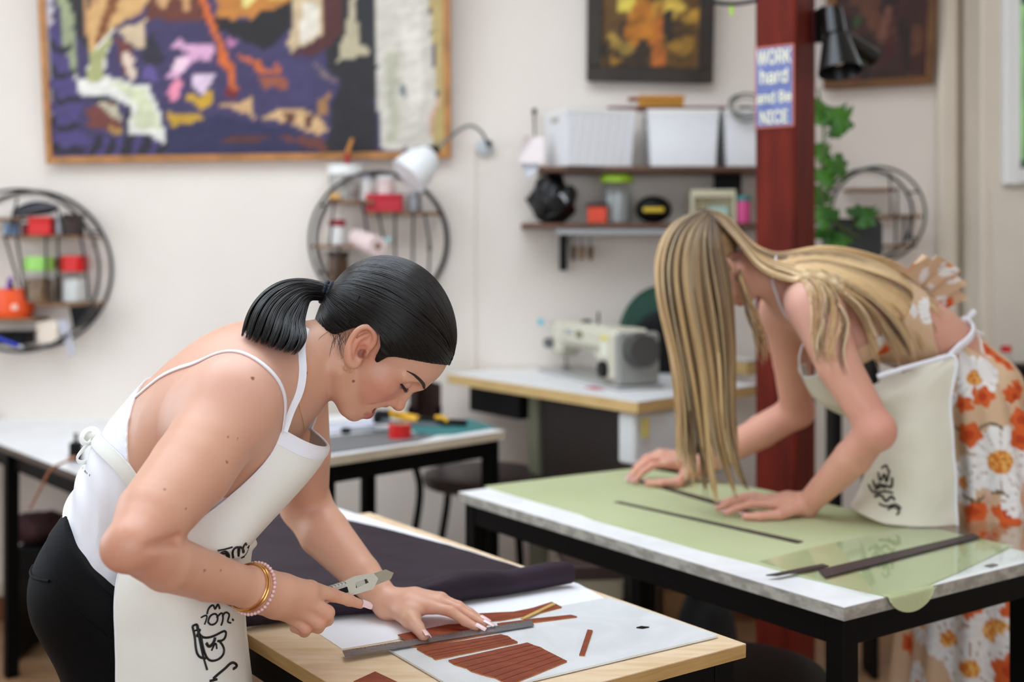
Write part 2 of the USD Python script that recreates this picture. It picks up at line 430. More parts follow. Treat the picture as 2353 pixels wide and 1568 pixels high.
# ---- front table
ZT = 0.80
FC1 = T(1714, 1480, ZT); FCb = T(850, 1178, ZT)
FA = FCb - FC1
fperp = np.array([-unit(FA)[1], unit(FA)[0], 0.0])
if fperp[0] > 0: fperp = -fperp
FB = fperp * 0.60
table('work_table', 'pale wooden topped work table with black steel frame in the foreground', FC1, FA, FB, ZT, 0.021, 0.04, M_oak, M_oakedge)
# ---- right table
RK = T(1940, 1396, ZT); RL = T(1053, 1131, ZT)
RA = RL - RK
rperp = np.array([-unit(RA)[1], unit(RA)[0], 0.0])
if rperp[0] < 0: rperp = -rperp
RB = rperp * 0.60
table('work_table', 'white topped work table with black steel frame under the olive leather', RK, RA, RB, ZT, 0.024, 0.04, M_lam, M_lamedge)
# ---- small table in the middle distance
ZS = 0.84
SK = T(1160, 990, ZS); SLf = T(742, 1052, ZS)
SA = SLf - SK
sperp = np.array([-unit(SA)[1], unit(SA)[0], 0.0])
if sperp[1] < 0: sperp = -sperp
M_smalledge = mat('cream_wood_edge', (205, 190, 165), 0.5, var=0.12, vscale=10)
table('side_table', 'small black framed table with teal cutting mats behind the dark haired woman', SK, SA, sperp * 0.66, ZS, 0.026, 0.04, M_lam, M_smalledge)
# ---- left table
ZL = 0.76
L0 = T(-40, 1006, ZL); L1 = T(182, 1092, ZL)
la = unit(L1 - L0)
lp = np.array([-la[1], la[0], 0.0])
LA0 = L0 - la * 0.45
wt_ = table('wall_table', 'large white topped table with black legs by the left wall', LA0, la * 1.72, lp * 0.62, ZL, 0.022, 0.045, M_lam, M_darkedge, inset=0.03, apron_h=0.06)

_p = P(26, 1100, 4.12)
part(wt_, 'leg', box((_p[0], 4.12, (ZL - 0.022) / 2), (0.04, 0.04, ZL - 0.0225), 0.002, yaw(math.atan2(la[1], la[0]))), M_black)
# ================================================================ things on the front table
M_paper = mat('white_paper', (240, 240, 244), 0.6, var=0.01, vscale=3)
M_board = mat('cutting_board', (222, 225, 226), 0.32, ramp=[(0, (192, 196, 196)), (0.4, (216, 218, 218)), (0.6, (227, 229, 230)), (1, (202, 204, 200))], vscale=7, detail=7, distortion=1.2)
def Tq(pts, z):
    return [T(x, y, z) for x, y in pts]
zz = ZT
single('paper_sheet', slab(Tq([(702, 1438), (786, 1493), (900, 1474), (1080, 1434), (1394, 1379), (1328, 1343), (1262, 1326), (776, 1169), (560, 1240)], zz), zz + 0.0003, zz + 0.0012), M_paper, 'large white paper sheet under the dark purple hide', 'paper')
brd = Polygon([q[:2] for q in Tq([(1398, 1379), (1652, 1467), (1180, 1580), (1030, 1580), (886, 1495), (1075, 1438)], zz)]).buffer(0.012).buffer(-0.018).buffer(0.006)
single('cutting_board', slab(list(brd.exterior.coords)[:-1], zz + 0.0013, zz + 0.0045), M_board, 'white marbled cutting board on the pale wooden table', 'cutting board')
zb = zz + 0.0047
M_lea = mat('brown_leather', (132, 60, 34), 0.55, spec=0.25, ramp=[(0, (92, 38, 22)), (0.4, (128, 56, 31)), (0.65, (146, 70, 40)), (1, (160, 82, 48))], vscale=11, stretch=(2.0, 5.0, 1), bump=0.3, bscale=160, detail=6)
M_leaedge = mat('leather_raw_edge', (178, 112, 58), 0.7, var=0.2, vscale=60)
def leather(name, px, z, label, group=None, wob=0.0, th=0.0022):
    pts = []
    for i in range(len(px)):
        a, b = np.array(px[i], float), np.array(px[(i + 1) % len(px)], float)
        n = max(1, int(np.linalg.norm(b - a) / 9))
        for k in range(n):
            pts.append(a + (b - a) * k / n)
    q = np.array([T(x, y, z) for x, y in pts])
    if wob:
        q[:, :2] += (np.stack([meshkit.noise(q * 120), meshkit.noise(q * 120, 5)], 1) - 0.5) * wob
    t = thing(name, label, 'leather', (q[:, 0].mean(), q[:, 1].mean(), z), group)
    part(t, 'grain_side', slab(q, z + th - 0.0005, z + th), M_lea, smooth=False)
    part(t, 'raw_edge', slab(q, z, z + th - 0.0005), M_leaedge, smooth=False)
    return t
# middle bundle: four strips lying side by side
g1 = 'strips of the smaller brown leather bundle'
mb = [((958, 1494), (1150, 1461), (1168, 1465), (973, 1502)), ((974, 1503), (1169, 1466), (1176, 1471), (984, 1508)), ((985, 1509), (1177, 1472), (1184, 1475), (993, 1512)), ((994, 1513), (1186, 1476), (1190, 1479), (1000, 1518))]
for q in mb:
    leather('leather_strip', q, zb, 'brown leather strip of the smaller bundle, ' + ['the one nearest the steel ruler', 'second from the steel ruler', 'third from the steel ruler', 'the one nearest the big leather bundle'][mb.index(q)], g1, 0.0016)
# the big bundle
g2 = 'strips of the larger brown leather bundle'
e0 = [(1030, 1521), (1046, 1530), (1072, 1538), (1083, 1545), (1112, 1554), (1138, 1560), (1152, 1568), (1172, 1578)]
e1 = [(1212, 1480), (1226, 1486), (1243, 1491), (1252, 1497), (1266, 1504), (1280, 1511), (1294, 1518), (1304, 1523)]
for i in range(7):
    a0, a1, b0, b1 = np.array(e0[i]), np.array(e0[i + 1]), np.array(e1[i]), np.array(e1[i + 1])
    leather('leather_strip', (a0, b0, b1 - (b1 - b0) * 0.09, a1 - (a1 - a0) * 0.09), zb, 'brown leather strip of the larger bundle, ' + ['topmost, nearest the ruler', 'second from the ruler side', 'third from the ruler side', 'the middle one of seven', 'fifth from the ruler side', 'last but one, towards the camera', 'lowest, nearest the camera'][i], g2, 0.0016)
leather('leather_strip', [(944, 1487), (1128, 1452), (1142, 1455), (966, 1491)], zb, 'narrow brown leather strip along the lower edge of the steel ruler', None, 0.001)
leather('leather_scrap', [(914, 1462), (960, 1452), (1030, 1438), (1085, 1436), (1095, 1446), (942, 1477)], zb - 0.001, 'brown leather piece under the left hand and the ruler', None, 0.002, 0.002)
cur = [(1056, 1413), (1080, 1414), (1135, 1411), (1180, 1409), (1225, 1400), (1268, 1386), (1291, 1398), (1240, 1411), (1200, 1419), (1150, 1428), (1100, 1431)]
leather('leather_offcut', cur, zb, 'curved brown leather offcut beyond the fingers', None, 0.001)
leather('leather_strip', [(1142, 1436), (1225, 1425), (1312, 1416), (1326, 1420), (1240, 1431), (1150, 1441)], zb, 'tapered brown leather strip past the end of the ruler', None, 0.001)
leather('leather_strip', [(1331, 1508), (1350, 1450), (1362, 1452), (1343, 1509)], zb, 'short brown leather strip lying alone on the cutting board', None)
leather('leather_scrap', [(812, 1570), (862, 1547), (915, 1572)], zz + 0.0003, 'brown leather corner at the bottom edge on bare wood', None)
single('edge_sliver', slab(Tq([(1196, 1427), (1270, 1391), (1279, 1393), (1204, 1428)], zb), zb + 0.0024, zb + 0.004), mat('tan_sliver', (196, 160, 88), 0.6, var=0.1), 'thin tan leather sliver across the curved offcut', 'leather sliver')
single('leather_crumb', slab(Tq([(1462, 1444), (1474, 1441), (1492, 1443), (1476, 1446)], zb), zb, zb + 0.0015), M_black, 'tiny black scrap on the cutting board', 'scrap')
# steel ruler
M_steel = mat('worn_steel', (120, 120, 124), 0.34, metal=0.9, ramp=[(0, (96, 92, 92)), (0.5, (126, 126, 130)), (1, (150, 150, 154))], vscale=22, stretch=(2, 6, 1))
ra, rb, rc, rd = (T(*q, zb + 0.003) for q in ((787, 1497), (1221, 1427), (1227, 1438), (793, 1511)))
ru = thing('steel_ruler', 'steel ruler pressed on the brown leather strips', 'ruler', (ra + rc) / 2)
part(ru, 'blade', slab([ra, rb, rc, rd], zb + 0.0026, zb + 0.0040), M_steel, smooth=False)
tick = []
for k in range(5, 96, 2):
    f = k / 100
    p0 = ra + (rb - ra) * f; w = (rd - ra) + ((rc - rb) - (rd - ra)) * f
    L = 0.38 if (k // 2) % 5 == 0 else 0.2
    d = unit(rb - ra) * 0.0004
    tick.append(slab([p0 + w * 0.02 - d, p0 + w * 0.02 + d, p0 + w * L + d, p0 + w * L - d], zb + 0.0040, zb + 0.00415))
part(ru, 'graduations', cat_(tick), mat('ruler_marks', (52, 50, 50), 0.5), smooth=False)

# ---- dark purple hide with its front edge rolled
M_hide = mat('purple_hide', (56, 44, 52), 0.5, spec=0.16, ramp=[(0, (30, 21, 29)), (0.4, (39, 28, 38)), (0.6, (47, 35, 46)), (1, (38, 26, 36))], vscale=5, stretch=(1, 3, 1), bump=0.35, bscale=220, detail=6)
nu, nv = 90, 80
fr = spline(Tq([(560, 1452), (700, 1434), (850, 1420), (1000, 1403), (1160, 1379), (1290, 1357), (1322, 1352)], zz), nu)
bk = spline(Tq([(520, 1235), (600, 1180), (700, 1184), (820, 1204), (980, 1244), (1150, 1296), (1245, 1334)], zz), nu)
G = np.zeros((nu, nv, 3))
for i in range(nu):
    u = i / (nu - 1)
    r = 0.0235 * (0.62 + 0.42 * u) * (1 - 0.45 * max(0, (u - 0.82) / 0.18)) * (0.8 + 0.4 * meshkit.noise(np.array([[u * 5, 1, 2]]))[0])
    d = bk[i] - fr[i]; L = np.linalg.norm(d); d = d / L
    prof = []
    for j in range(nv):
        v = j / (nv - 1)
        if v < 0.3:
            a = -math.pi / 2 + v / 0.3 * math.pi * 0.95
            prof.append((r - r * math.cos(a) if a < 0 else r - r * math.cos(a), r + r * math.sin(a)))
        else:
            w = (v - 0.3) / 0.7
            s0 = r * (1 + 0.16)
            s = s0 + (L - s0) * w ** 1.6
            k = (s - s0) / (4.5 * r)
            h = 0.0 if k >= 1 else (2 * r) * (0.5 + 0.5 * math.cos(math.pi * k))
            prof.append((s, h))
    for j, (s, h) in enumerate(prof):
        lift = 0.0
        if u > 0.78:
            lift = 0.007 * ((u - 0.78) / 0.22) ** 2
        G[i, j] = fr[i] + d * s + np.array([0, 0, 0.0028 + h + lift * (0.4 if j < 10 else 1)])
        G[i, j, 2] += 0.0015 * meshkit.noise(G[i, j][None] * 25)[0]
single('leather_hide', sheet(G, 0.0016), M_hide, 'dark purple leather hide with rolled edge on the front table', 'leather', smooth=60)

# ================================================================ things on the right table
M_olive = mat('olive_leather', (184, 190, 146), 0.65, spec=0.3, ramp=[(0, (170, 176, 132)), (0.5, (184, 190, 146)), (1, (194, 200, 158))], vscale=3, bump=0.3, bscale=150)
poly = [(1113, 1119), (1210, 1148), (1330, 1182), (1362, 1196), (1420, 1212), (1520, 1240), (1610, 1266), (1740, 1298), (1850, 1330), (1960, 1355), (2032, 1372)]
zc = ZT + 0.0004
tq = np.array(Tq(poly, zc))
edge_r = [T(2032, 1374, zc), T(2090, 1361, zc), T(2140, 1344, zc), T(2200, 1318, zc), T(2330, 1256, zc), T(2240, 1238, zc), T(2060, 1196, zc), T(1760, 1128, zc), T(1474, 1076, zc), T(1300, 1096, zc)]
ol = np.vstack([tq, np.array(edge_r)])
oly = thing('leather_sheet', 'large olive green leather sheet covering the right work table', 'leather', (ol[:, 0].mean(), ol[:, 1].mean(), zc))
part(oly, 'sheet', slab(ol, zc, zc + 0.0018), M_olive, smooth=False)
# flap over the table's right edge
f0, f1 = T(2036, 1372, zc), T(2142, 1347, zc)
n = 24
gx = np.zeros((n, 12, 3))
out = -unit(RA)
for i in range(n):
    u = i / (n - 1)
    base = f0 + (f1 - f0) * u
    kk = RK + np.array([0, 0, 0])
    off = (base - kk) @ out
    base = base - out * off                     # on the table's edge line
    base[2] = zc + 0.001
    dep = 0.034 * (math.sin(math.pi * min(1, u * 1.02 + 0.02)) ** 0.5)
    for j in range(12):
        v = j / 11
        a = min(1, v / 0.35) * math.pi / 2
        s = 0.006 * math.sin(a) if v < 0.35 else 0.006 + 0.004 * (v - 0.35)
        h = -0.006 * (1 - math.cos(a)) if v < 0.35 else -0.006 - (dep - 0.006) * (v - 0.35) / 0.65
        gx[i, j] = base + out * (s * 1.3 + 0.0005) + np.array([0, 0, h])
part(oly, 'overhanging_flap', sheet(gx, 0.0018), M_olive, smooth=60)
M_dleather = mat('dark_leather', (62, 50, 50), 0.5, var=0.15, vscale=30)
def strip(px, z, th, name, label, cat, m=None):
    single(name, slab(Tq(px, z), z, z + th), m or M_dleather, label, cat, smooth=False)
zo = ZT + 0.0024
strip([(1411, 1155), (1424, 1154), (1846, 1246), (1832, 1250)], zo, 0.0018, 'leather_strip', 'long dark leather strip alone in the middle of the olive sheet', 'leather')
strip([(1441, 1100), (1452, 1098), (1735, 1178), (1722, 1184)], zo, 0.002, 'straightedge', 'dark straightedge under the blonde woman\'s hands', 'ruler', mat('dark_steel', (64, 56, 56), 0.4, metal=0.6))
strip([(1760, 1324), (1786, 1325), (1905, 1303), (1890, 1298)], zo + 0.0045, 0.002, 'leather_strip', 'short dark leather strip on the clear sheet near the table corner', 'leather')
strip([(1880, 1312), (1896, 1328), (2252, 1236), (2236, 1228)], zo + 0.0045, 0.002, 'leather_strip', 'long broad dark leather strip across the clear sheet', 'leather')
M_acr = pane_mat('clear_acrylic', (0.97, 0.985, 0.97), 0.03, 1.55)
acr = Tq([(1742, 1296), (1870, 1262), (2210, 1190), (2353, 1196), (2470, 1262), (2350, 1290), (2190, 1330), (2052, 1366), (1990, 1372)], zo)
single('acrylic_sheet', slab(acr, zo + 0.0001, zo + 0.0042), M_acr, 'clear acrylic sheet on the right end of the olive leather', 'acrylic sheet', smooth=False)
strip([(2262, 1302), (2280, 1297), (2294, 1300), (2276, 1305)], ZT + 0.0004, 0.0015, 'leather_crumb', 'tiny dark scrap near the right edge of the white table', 'scrap')

# ================================================================ things on the small table
M_teal = mat('teal_mat', (46, 122, 122), 0.6, var=0.06, vscale=5)
M_greymat = mat('grey_mat', (112, 112, 112), 0.6, var=0.06, vscale=5)
M_red = mat('red_plastic', (214, 24, 22), 0.35)
M_yel = mat('yellow_plastic', (240, 180, 30), 0.4)
M_blk = mat('black_plastic', (9, 9, 10), 0.5, spec=0.2)
zs = ZS + 0.0003
def sq(px, th, name, label, cat, m, dz=0.0):
    single(name, slab(Tq(px, ZS), zs + dz, zs + dz + th), m, label, cat, smooth=False)
sq([(700, 992), (890, 966), (905, 958), (720, 980)], 0.003, 'cutting_mat', 'teal cutting mat along the far edge of the small table', 'cutting mat', M_teal)
sq([(965, 1003), (1040, 1000), (1140, 984), (1078, 965), (930, 978)], 0.003, 'cutting_mat', 'teal cutting mat at the right end of the small table', 'cutting mat', M_teal)
sq([(740, 1046), (960, 1016), (1000, 1003), (900, 990), (700, 1012)], 0.003, 'grey_cutting_mat', 'grey cutting mat at the front of the small table', 'cutting mat', M_greymat)
sq([(715, 985), (850, 966), (905, 972), (760, 1000)], 0.002, 'paper_sheet', 'pale lilac paper on the small table beside the teal mat', 'paper', mat('lilac_paper', (206, 206, 220), 0.6), 0.0032)
c = T(919, 1008, ZS)
tp = thing('tape_roll', 'red tape roll on the small table', 'tape', c + [0, 0, 0.0034])
ring = lambda r0, r1, h: lathe([(r1, 0), (r1, h)], (0, 0, 0), 36)
def annulus(c, r0, r1, h, n=36):
    a = m3.Manifold.cylinder(h, r1, r1, n) - m3.Manifold.cylinder(h + 0.02, r0, r0, n).translate((0, 0, -0.01))
    m = tri(a); m.apply_translation(c); return m
part(tp, 'tape', annulus(c + [0, 0, 0.0034], 0.024, 0.034, 0.040), mat('red_tape', (200, 16, 18), 0.25, spec=0.6))
part(tp, 'core', annulus(c + [0, 0, 0.0034], 0.021, 0.0239, 0.040), mat('cardboard', (170, 140, 105), 0.8))
# hand saw frame: yellow grip, black ends
h0, h1, h2 = T(868, 985, ZS), T(960, 975, ZS), T(1072, 982, ZS)
hw = thing('hacksaw', 'yellow and black hacksaw lying on the teal mat', 'saw', (h0 + h2) / 2 + [0, 0, 0.0034])
up = np.array([0, 0, 1.0])
part(hw, 'handle', tube(spline([h0 + up * 0.018, h0 + up * 0.045 + [0.0, 0, 0], P(880, 953, h0[1]), P(895, 950, h0[1])], 16), 0.013, 14), M_blk)
part(hw, 'grip', tube(spline([P(893, 951, h0[1]), P(925, 957, h1[1]), P(962, 966, h1[1])], 14), 0.012, 14, flat=(1, 1.1)), M_yel)
part(hw, 'frame', tube(spline([P(960, 964, h1[1]), P(1000, 968, h2[1]), P(1030, 976, h2[1])], 14), 0.008, 12), M_blk)
part(hw, 'clamp', tube(spline([P(1000, 960, h2[1]), P(1022, 963, h2[1]), P(1030, 975, h2[1])], 12), 0.007, 10), M_yel)
part(hw, 'nose', bar(P(1028, 970, h2[1]), P(1074, 972, h2[1]), 0.024, 0.018, 0.006), M_blk)
part(hw, 'blade', bar(h0 + up * 0.022, P(1040, 979, h2[1]), 0.0015, 0.014, 0.0005), M_steel)
k0, k1 = T(795, 1000, ZS), T(893, 998, ZS)
hm = thing('bone_folder', 'grey metal hand tool lying on the grey mat beside the red tape', 'hand tool', (k0 + k1) / 2 + [0, 0, 0.0034])
part(hm, 'shank', tube(spline([k0 + up * 0.012, (k0 + k1) / 2 + up * 0.016, k1 + up * 0.014], 12), 0.009, 12, flat=(1, 0.7)), M_steel)
part(hm, 'head', box(k0 + up * 0.013, (0.03, 0.02, 0.018), 0.004), M_blk)
# spool behind the saw
c = T(915, 958, ZS)
sp = thing('thread_spool', 'white thread spool standing behind the hacksaw on the small table', 'spool', c + [0, 0, 0.0034])
# (body only partly visible behind the woman's nose)
part(sp, 'flange', lathe([(0.016, 0), (0.016, 0.004)], c + [0, 0, 0.0034]), M_blk)
part(sp, 'thread', lathe([(0.011, 0.004), (0.013, 0.02), (0.011, 0.036)], c + [0, 0, 0.0034]), M_paper)
part(sp, 'flange', lathe([(0.016, 0.036), (0.016, 0.040)], c + [0, 0, 0.0034]), M_blk)

# ================================================================ on and about the left table
c = T(172, 1062, ZL)
cl = thing('leather_clamp', 'small black clamp on the left table holding the strap', 'clamp', c + [0, 0, 0.0005])
part(cl, 'body', box(c + [0.0, 0.01, 0.03], (0.035, 0.03, 0.058), 0.006), M_blk)
part(cl, 'screw', rod(c + [0.0, 0.01, 0.055], c + [0.0, 0.01, 0.085], 0.006), M_steel)
st = [c + [-0.02, 0.0, 0.012], P(150, 1062, 3.62), P(122, 1076, 3.60), P(100, 1110, 3.585), P(82, 1145, 3.58), P(68, 1172, 3.58)]
sp_ = spline(st, 40)
g = np.stack([sp_ + np.array([0, -0.011, 0.004]), sp_ + np.array([0, 0.011, -0.004])], 1)
wd = np.linspace(1, 0.35, 40)[:, None]
mid = g.mean(1); g[:, 0] = mid + (g[:, 0] - mid) * wd; g[:, 1] = mid + (g[:, 1] - mid) * wd
single('leather_strap', sheet(g, 0.003), mat('tan_leather', (160, 96, 62), 0.5, var=0.12, vscale=20), 'tan leather strap hanging off the edge of the left table', 'strap', smooth=50)
# low shelf with shoes and boxes under the left table
sb = thing('low_shelf', 'dark low shelf standing under the left table', 'shelf', P(110, 1300, 4.35) * [1, 1, 0])
yb = 4.42
def px_box(x0, y0, x1, y1, Y, depth, bevel=0.004):
    a, b = P(x0, y0, Y), P(x1, y1, Y)
    return box(((a[0] + b[0]) / 2, Y + depth / 2, (a[2] + b[2]) / 2), (abs(b[0] - a[0]), depth, abs(a[2] - b[2])), bevel)
part(sb, 'board', px_box(30, 1262, 330, 1330, 4.25, 0.30), M_blk)
for xx in (38, 318):
    a = P(xx, 1330, 4.3)
    part(sb, 'leg', box((a[0], 4.4, a[2] / 2), (0.03, 0.26, a[2] - 0.002), 0.003), M_blk)
zsb = P(30, 1262, 4.25)[2]
c = P(88, 1240, 4.38); c[2] = zsb
bg = thing('fabric_bundle', 'dark red cloth bundle on the low shelf under the left table', 'cloth', c)
bm = ellipsoid(c + [0, 0, 0.045], (0.10, 0.09, 0.05)); bm.vertices += (meshkit.fbm(bm.vertices * 18)[:, None] - 0.5) * 0.05
bm.vertices[:, 2] = np.maximum(bm.vertices[:, 2], zsb + 0.001)
part(bg, 'cloth', bm, mat('dark_red_cloth', (58, 24, 26), 0.8, var=0.3, vscale=25), smooth=True)
# ================================================================ paintings
M_canvas = mat('oil_paint', (128, 128, 128), 0.6, vcol=True, bump=0.3, bscale=90)
M_goldwood = mat('honey_wood', (176, 120, 66), 0.45, var=0.2, vscale=6, stretch=(3, 3, 3))
M_darkframe = mat('dark_frame', (44, 34, 24), 0.5, var=0.35, vscale=14)
M_brownframe = mat('brown_frame', (110, 72, 36), 0.5, var=0.25, vscale=10)
def painting(name, label, BL, BR, H, tilt, fw, mframe, scale, patches, base, wob, seed, cell=0.012, mix=0.25):
    """patches: list of (colour, polygon) in the local frame given by scale(u,v); the canvas is a flat print of coloured vertices"""
    ex = unit(BR - BL); W = np.linalg.norm(BR - BL)
    up = np.array([0, -math.sin(tilt), math.cos(tilt)])
    nrm = unit(np.cross(ex, up)) * 1.0
    if nrm[1] > 0: nrm = -nrm
    t = thing(name, label, 'painting', BL + ex * W / 2)
    R = np.stack([ex, -nrm, up], 1)
    R[:, 1] = np.cross(R[:, 2], R[:, 0])
    o = lambda u, v: BL + ex * u + up * v
    part(t, 'frame', box(o(W / 2, fw / 2), (W, 0.03, fw), 0.003, R), mframe)
    part(t, 'frame', box(o(W / 2, H - fw / 2), (W, 0.03, fw), 0.003, R), mframe)
    part(t, 'frame', box(o(fw / 2, H / 2), (fw, 0.03, H - 2 * fw), 0.003, R), mframe)
    part(t, 'frame', box(o(W - fw / 2, H / 2), (fw, 0.03, H - 2 * fw), 0.003, R), mframe)
    n, m = int((W - 2 * fw) / cell), int((H - 2 * fw) / cell)
    uu, vv = np.meshgrid(np.linspace(fw, W - fw, n), np.linspace(fw, H - fw, m), indexing='ij')
    g = BL + ex * uu[..., None] + up * vv[..., None] + nrm * 0.004
    q = np.stack([uu, vv, 0 * uu], -1)
    du = (meshkit.fbm(q * 14, 3, seed) - 0.5) * wob; dv = (meshkit.fbm(q * 14 + 40, 3, seed + 3) - 0.5) * wob
    sx, sy = scale(uu + du, vv + dv, W)
    col = np.ones(uu.shape + (3,)) * lin(base)
    for c, poly in patches:
        k = inside(poly, sx, sy)
        col[k] = lin(c)
    # brush streaks: tone varies from stroke to stroke
    st = meshkit.fbm(np.stack([uu * 25 + vv * 12, vv * 60 - uu * 20, 0 * uu], -1), 3, seed + 9) - 0.5
    col = np.clip(col * (1 + 1.6 * mix * 2 * st[..., None]), 0, 1)
    idx = np.arange(n * m).reshape(n, m)
    f = np.stack([idx[:-1, :-1], idx[1:, :-1], idx[1:, 1:], idx[:-1, 1:]], -1).reshape(-1, 4)
    f = np.vstack([f[:, [0, 1, 2]], f[:, [0, 2, 3]]])
    part(t, 'canvas', trimesh.Trimesh(g.reshape(-1, 3), f, process=False), M_canvas, color=col.reshape(-1, 3))
    part(t, 'backing_board', box(o(W / 2, H / 2) - nrm * 0.004, (W - 2 * fw, 0.008, H - 2 * fw), 0.001, R), mframe)
    return t
YP = WY - 0.035
BL, BR = P(108, 376, YP), P(1037, 363, YP)
def sc1(u, v, W):                               # local metres -> sketch coordinates of the visible lower part
    return 60 + u / W * 2235, 900 - v / W * 2235
B_ = [((188, 178, 182), [(40, -20), (135, -20), (110, 480), (95, 640), (60, 640)]),
 ((150, 156, 120), [(130, -700), (215, -700), (250, 420), (215, 470), (175, 300)]),
 ((190, 140, 96), [(215, -700), (700, -700), (680, 0), (600, 95), (480, 165), (425, 290), (330, 290), (318, 190)]),
 ((40, 36, 38), [(212, -700), (280, -700), (322, 270), (290, 280), (215, 0)]), ((60, 50, 46), [(330, -600), (390, -600), (352, 80), (330, 90)]),
 ((206, 162, 104), [(330, 70), (420, -10), (470, -300), (660, -300), (640, 40), (560, 110), (470, 160), (420, 290), (330, 290)]),
 ((130, 76, 40), [(470, -60), (520, -60), (440, 170), (390, 270), (362, 285), (392, 180)]),
 ((104, 54, 40), [(690, -700), (1010, -700), (955, 130), (640, 140), (640, 90)]),
 ((208, 160, 110), [(680, -50), (770, -50), (760, 70), (720, 92), (690, 60)]), ((200, 150, 100), [(830, -50), (885, -50), (880, 90), (845, 98)]),
 ((190, 122, 52), [(990, -700), (1450, -700), (1440, 60), (1300, 112), (1030, 140)]), ((226, 212, 130), [(1085, -400), (1260, -400), (1225, 60), (1180, 70)]), ((214, 186, 90), [(1300, -100), (1430, -100), (1400, 40), (1310, 30)]),
 ((32, 28, 30), [(985, 110), (1150, 140), (1440, 40), (1425, 200), (1300, 300), (1180, 250), (990, 180), (930, 70)]),
 ((204, 178, 140), [(1430, -700), (1640, -700), (1590, 80), (1598, 212), (1438, 308), (1408, 280), (1436, 190)]), ((226, 216, 198), [(1480, 50), (1560, 50), (1588, 196), (1474, 268)]),
 ((80, 38, 36), [(1640, -700), (1760, -700), (1724, 190), (1630, 300), (1430, 370), (1440, 310), (1596, 214), (1592, 90)]),
 ((36, 34, 38), [(1740, -700), (1880, -700), (1895, 500), (1890, 860), (1590, 860), (1655, 600), (1700, 470), (1590, 340), (1640, 270), (1715, 190)]),
 ((182, 170, 140), [(1770, 20), (1806, -30), (1790, 150), (1850, 320), (1690, 350)]), ((40, 40, 44), [(1815, -60), (1868, -60), (1884, 300), (1796, 280)]),
 ((206, 199, 186), [(1882, -700), (2225, -700), (2178, 200), (2205, 560), (2180, 840), (1915, 855), (1890, 500)]), ((186, 182, 160), [(1940, 300), (2010, 320), (2000, 800), (1950, 800)]), ((222, 214, 202), [(2020, 100), (2140, 60), (2120, 700), (2060, 700)]), ((120, 128, 126), [(2020, 480), (2055, 490), (2045, 560), (2028, 550)]),
 ((182, 160, 104), [(2225, -700), (2300, -700), (2300, 880), (2185, 860), (2220, 560), (2188, 200)]), ((206, 160, 140), [(2176, 800), (2222, 640), (2208, 460), (2196, 640), (2160, 830)]),
 ((74, 62, 112), [(100, 150), (135, 120), (215, 380), (250, 500), (272, 760), (700, 760), (720, 880), (80, 880), (100, 500)])]
for k in range(5):                              # dark arcs on the left
    y = 200 + k * 140
    B_.append(((36, 32, 44), [(105, y), (150, y + 60), (230 + 10 * k, y + 40), (235 + 10 * k, y + 72), (150, y + 100), (100, y + 60)]))
for k in range(5):
    x = 330 + k * 95
    B_.append(((38, 34, 46), [(x, 740), (x + 40, 750), (x + 20, 840), (x - 30, 880), (x - 60, 870)]))
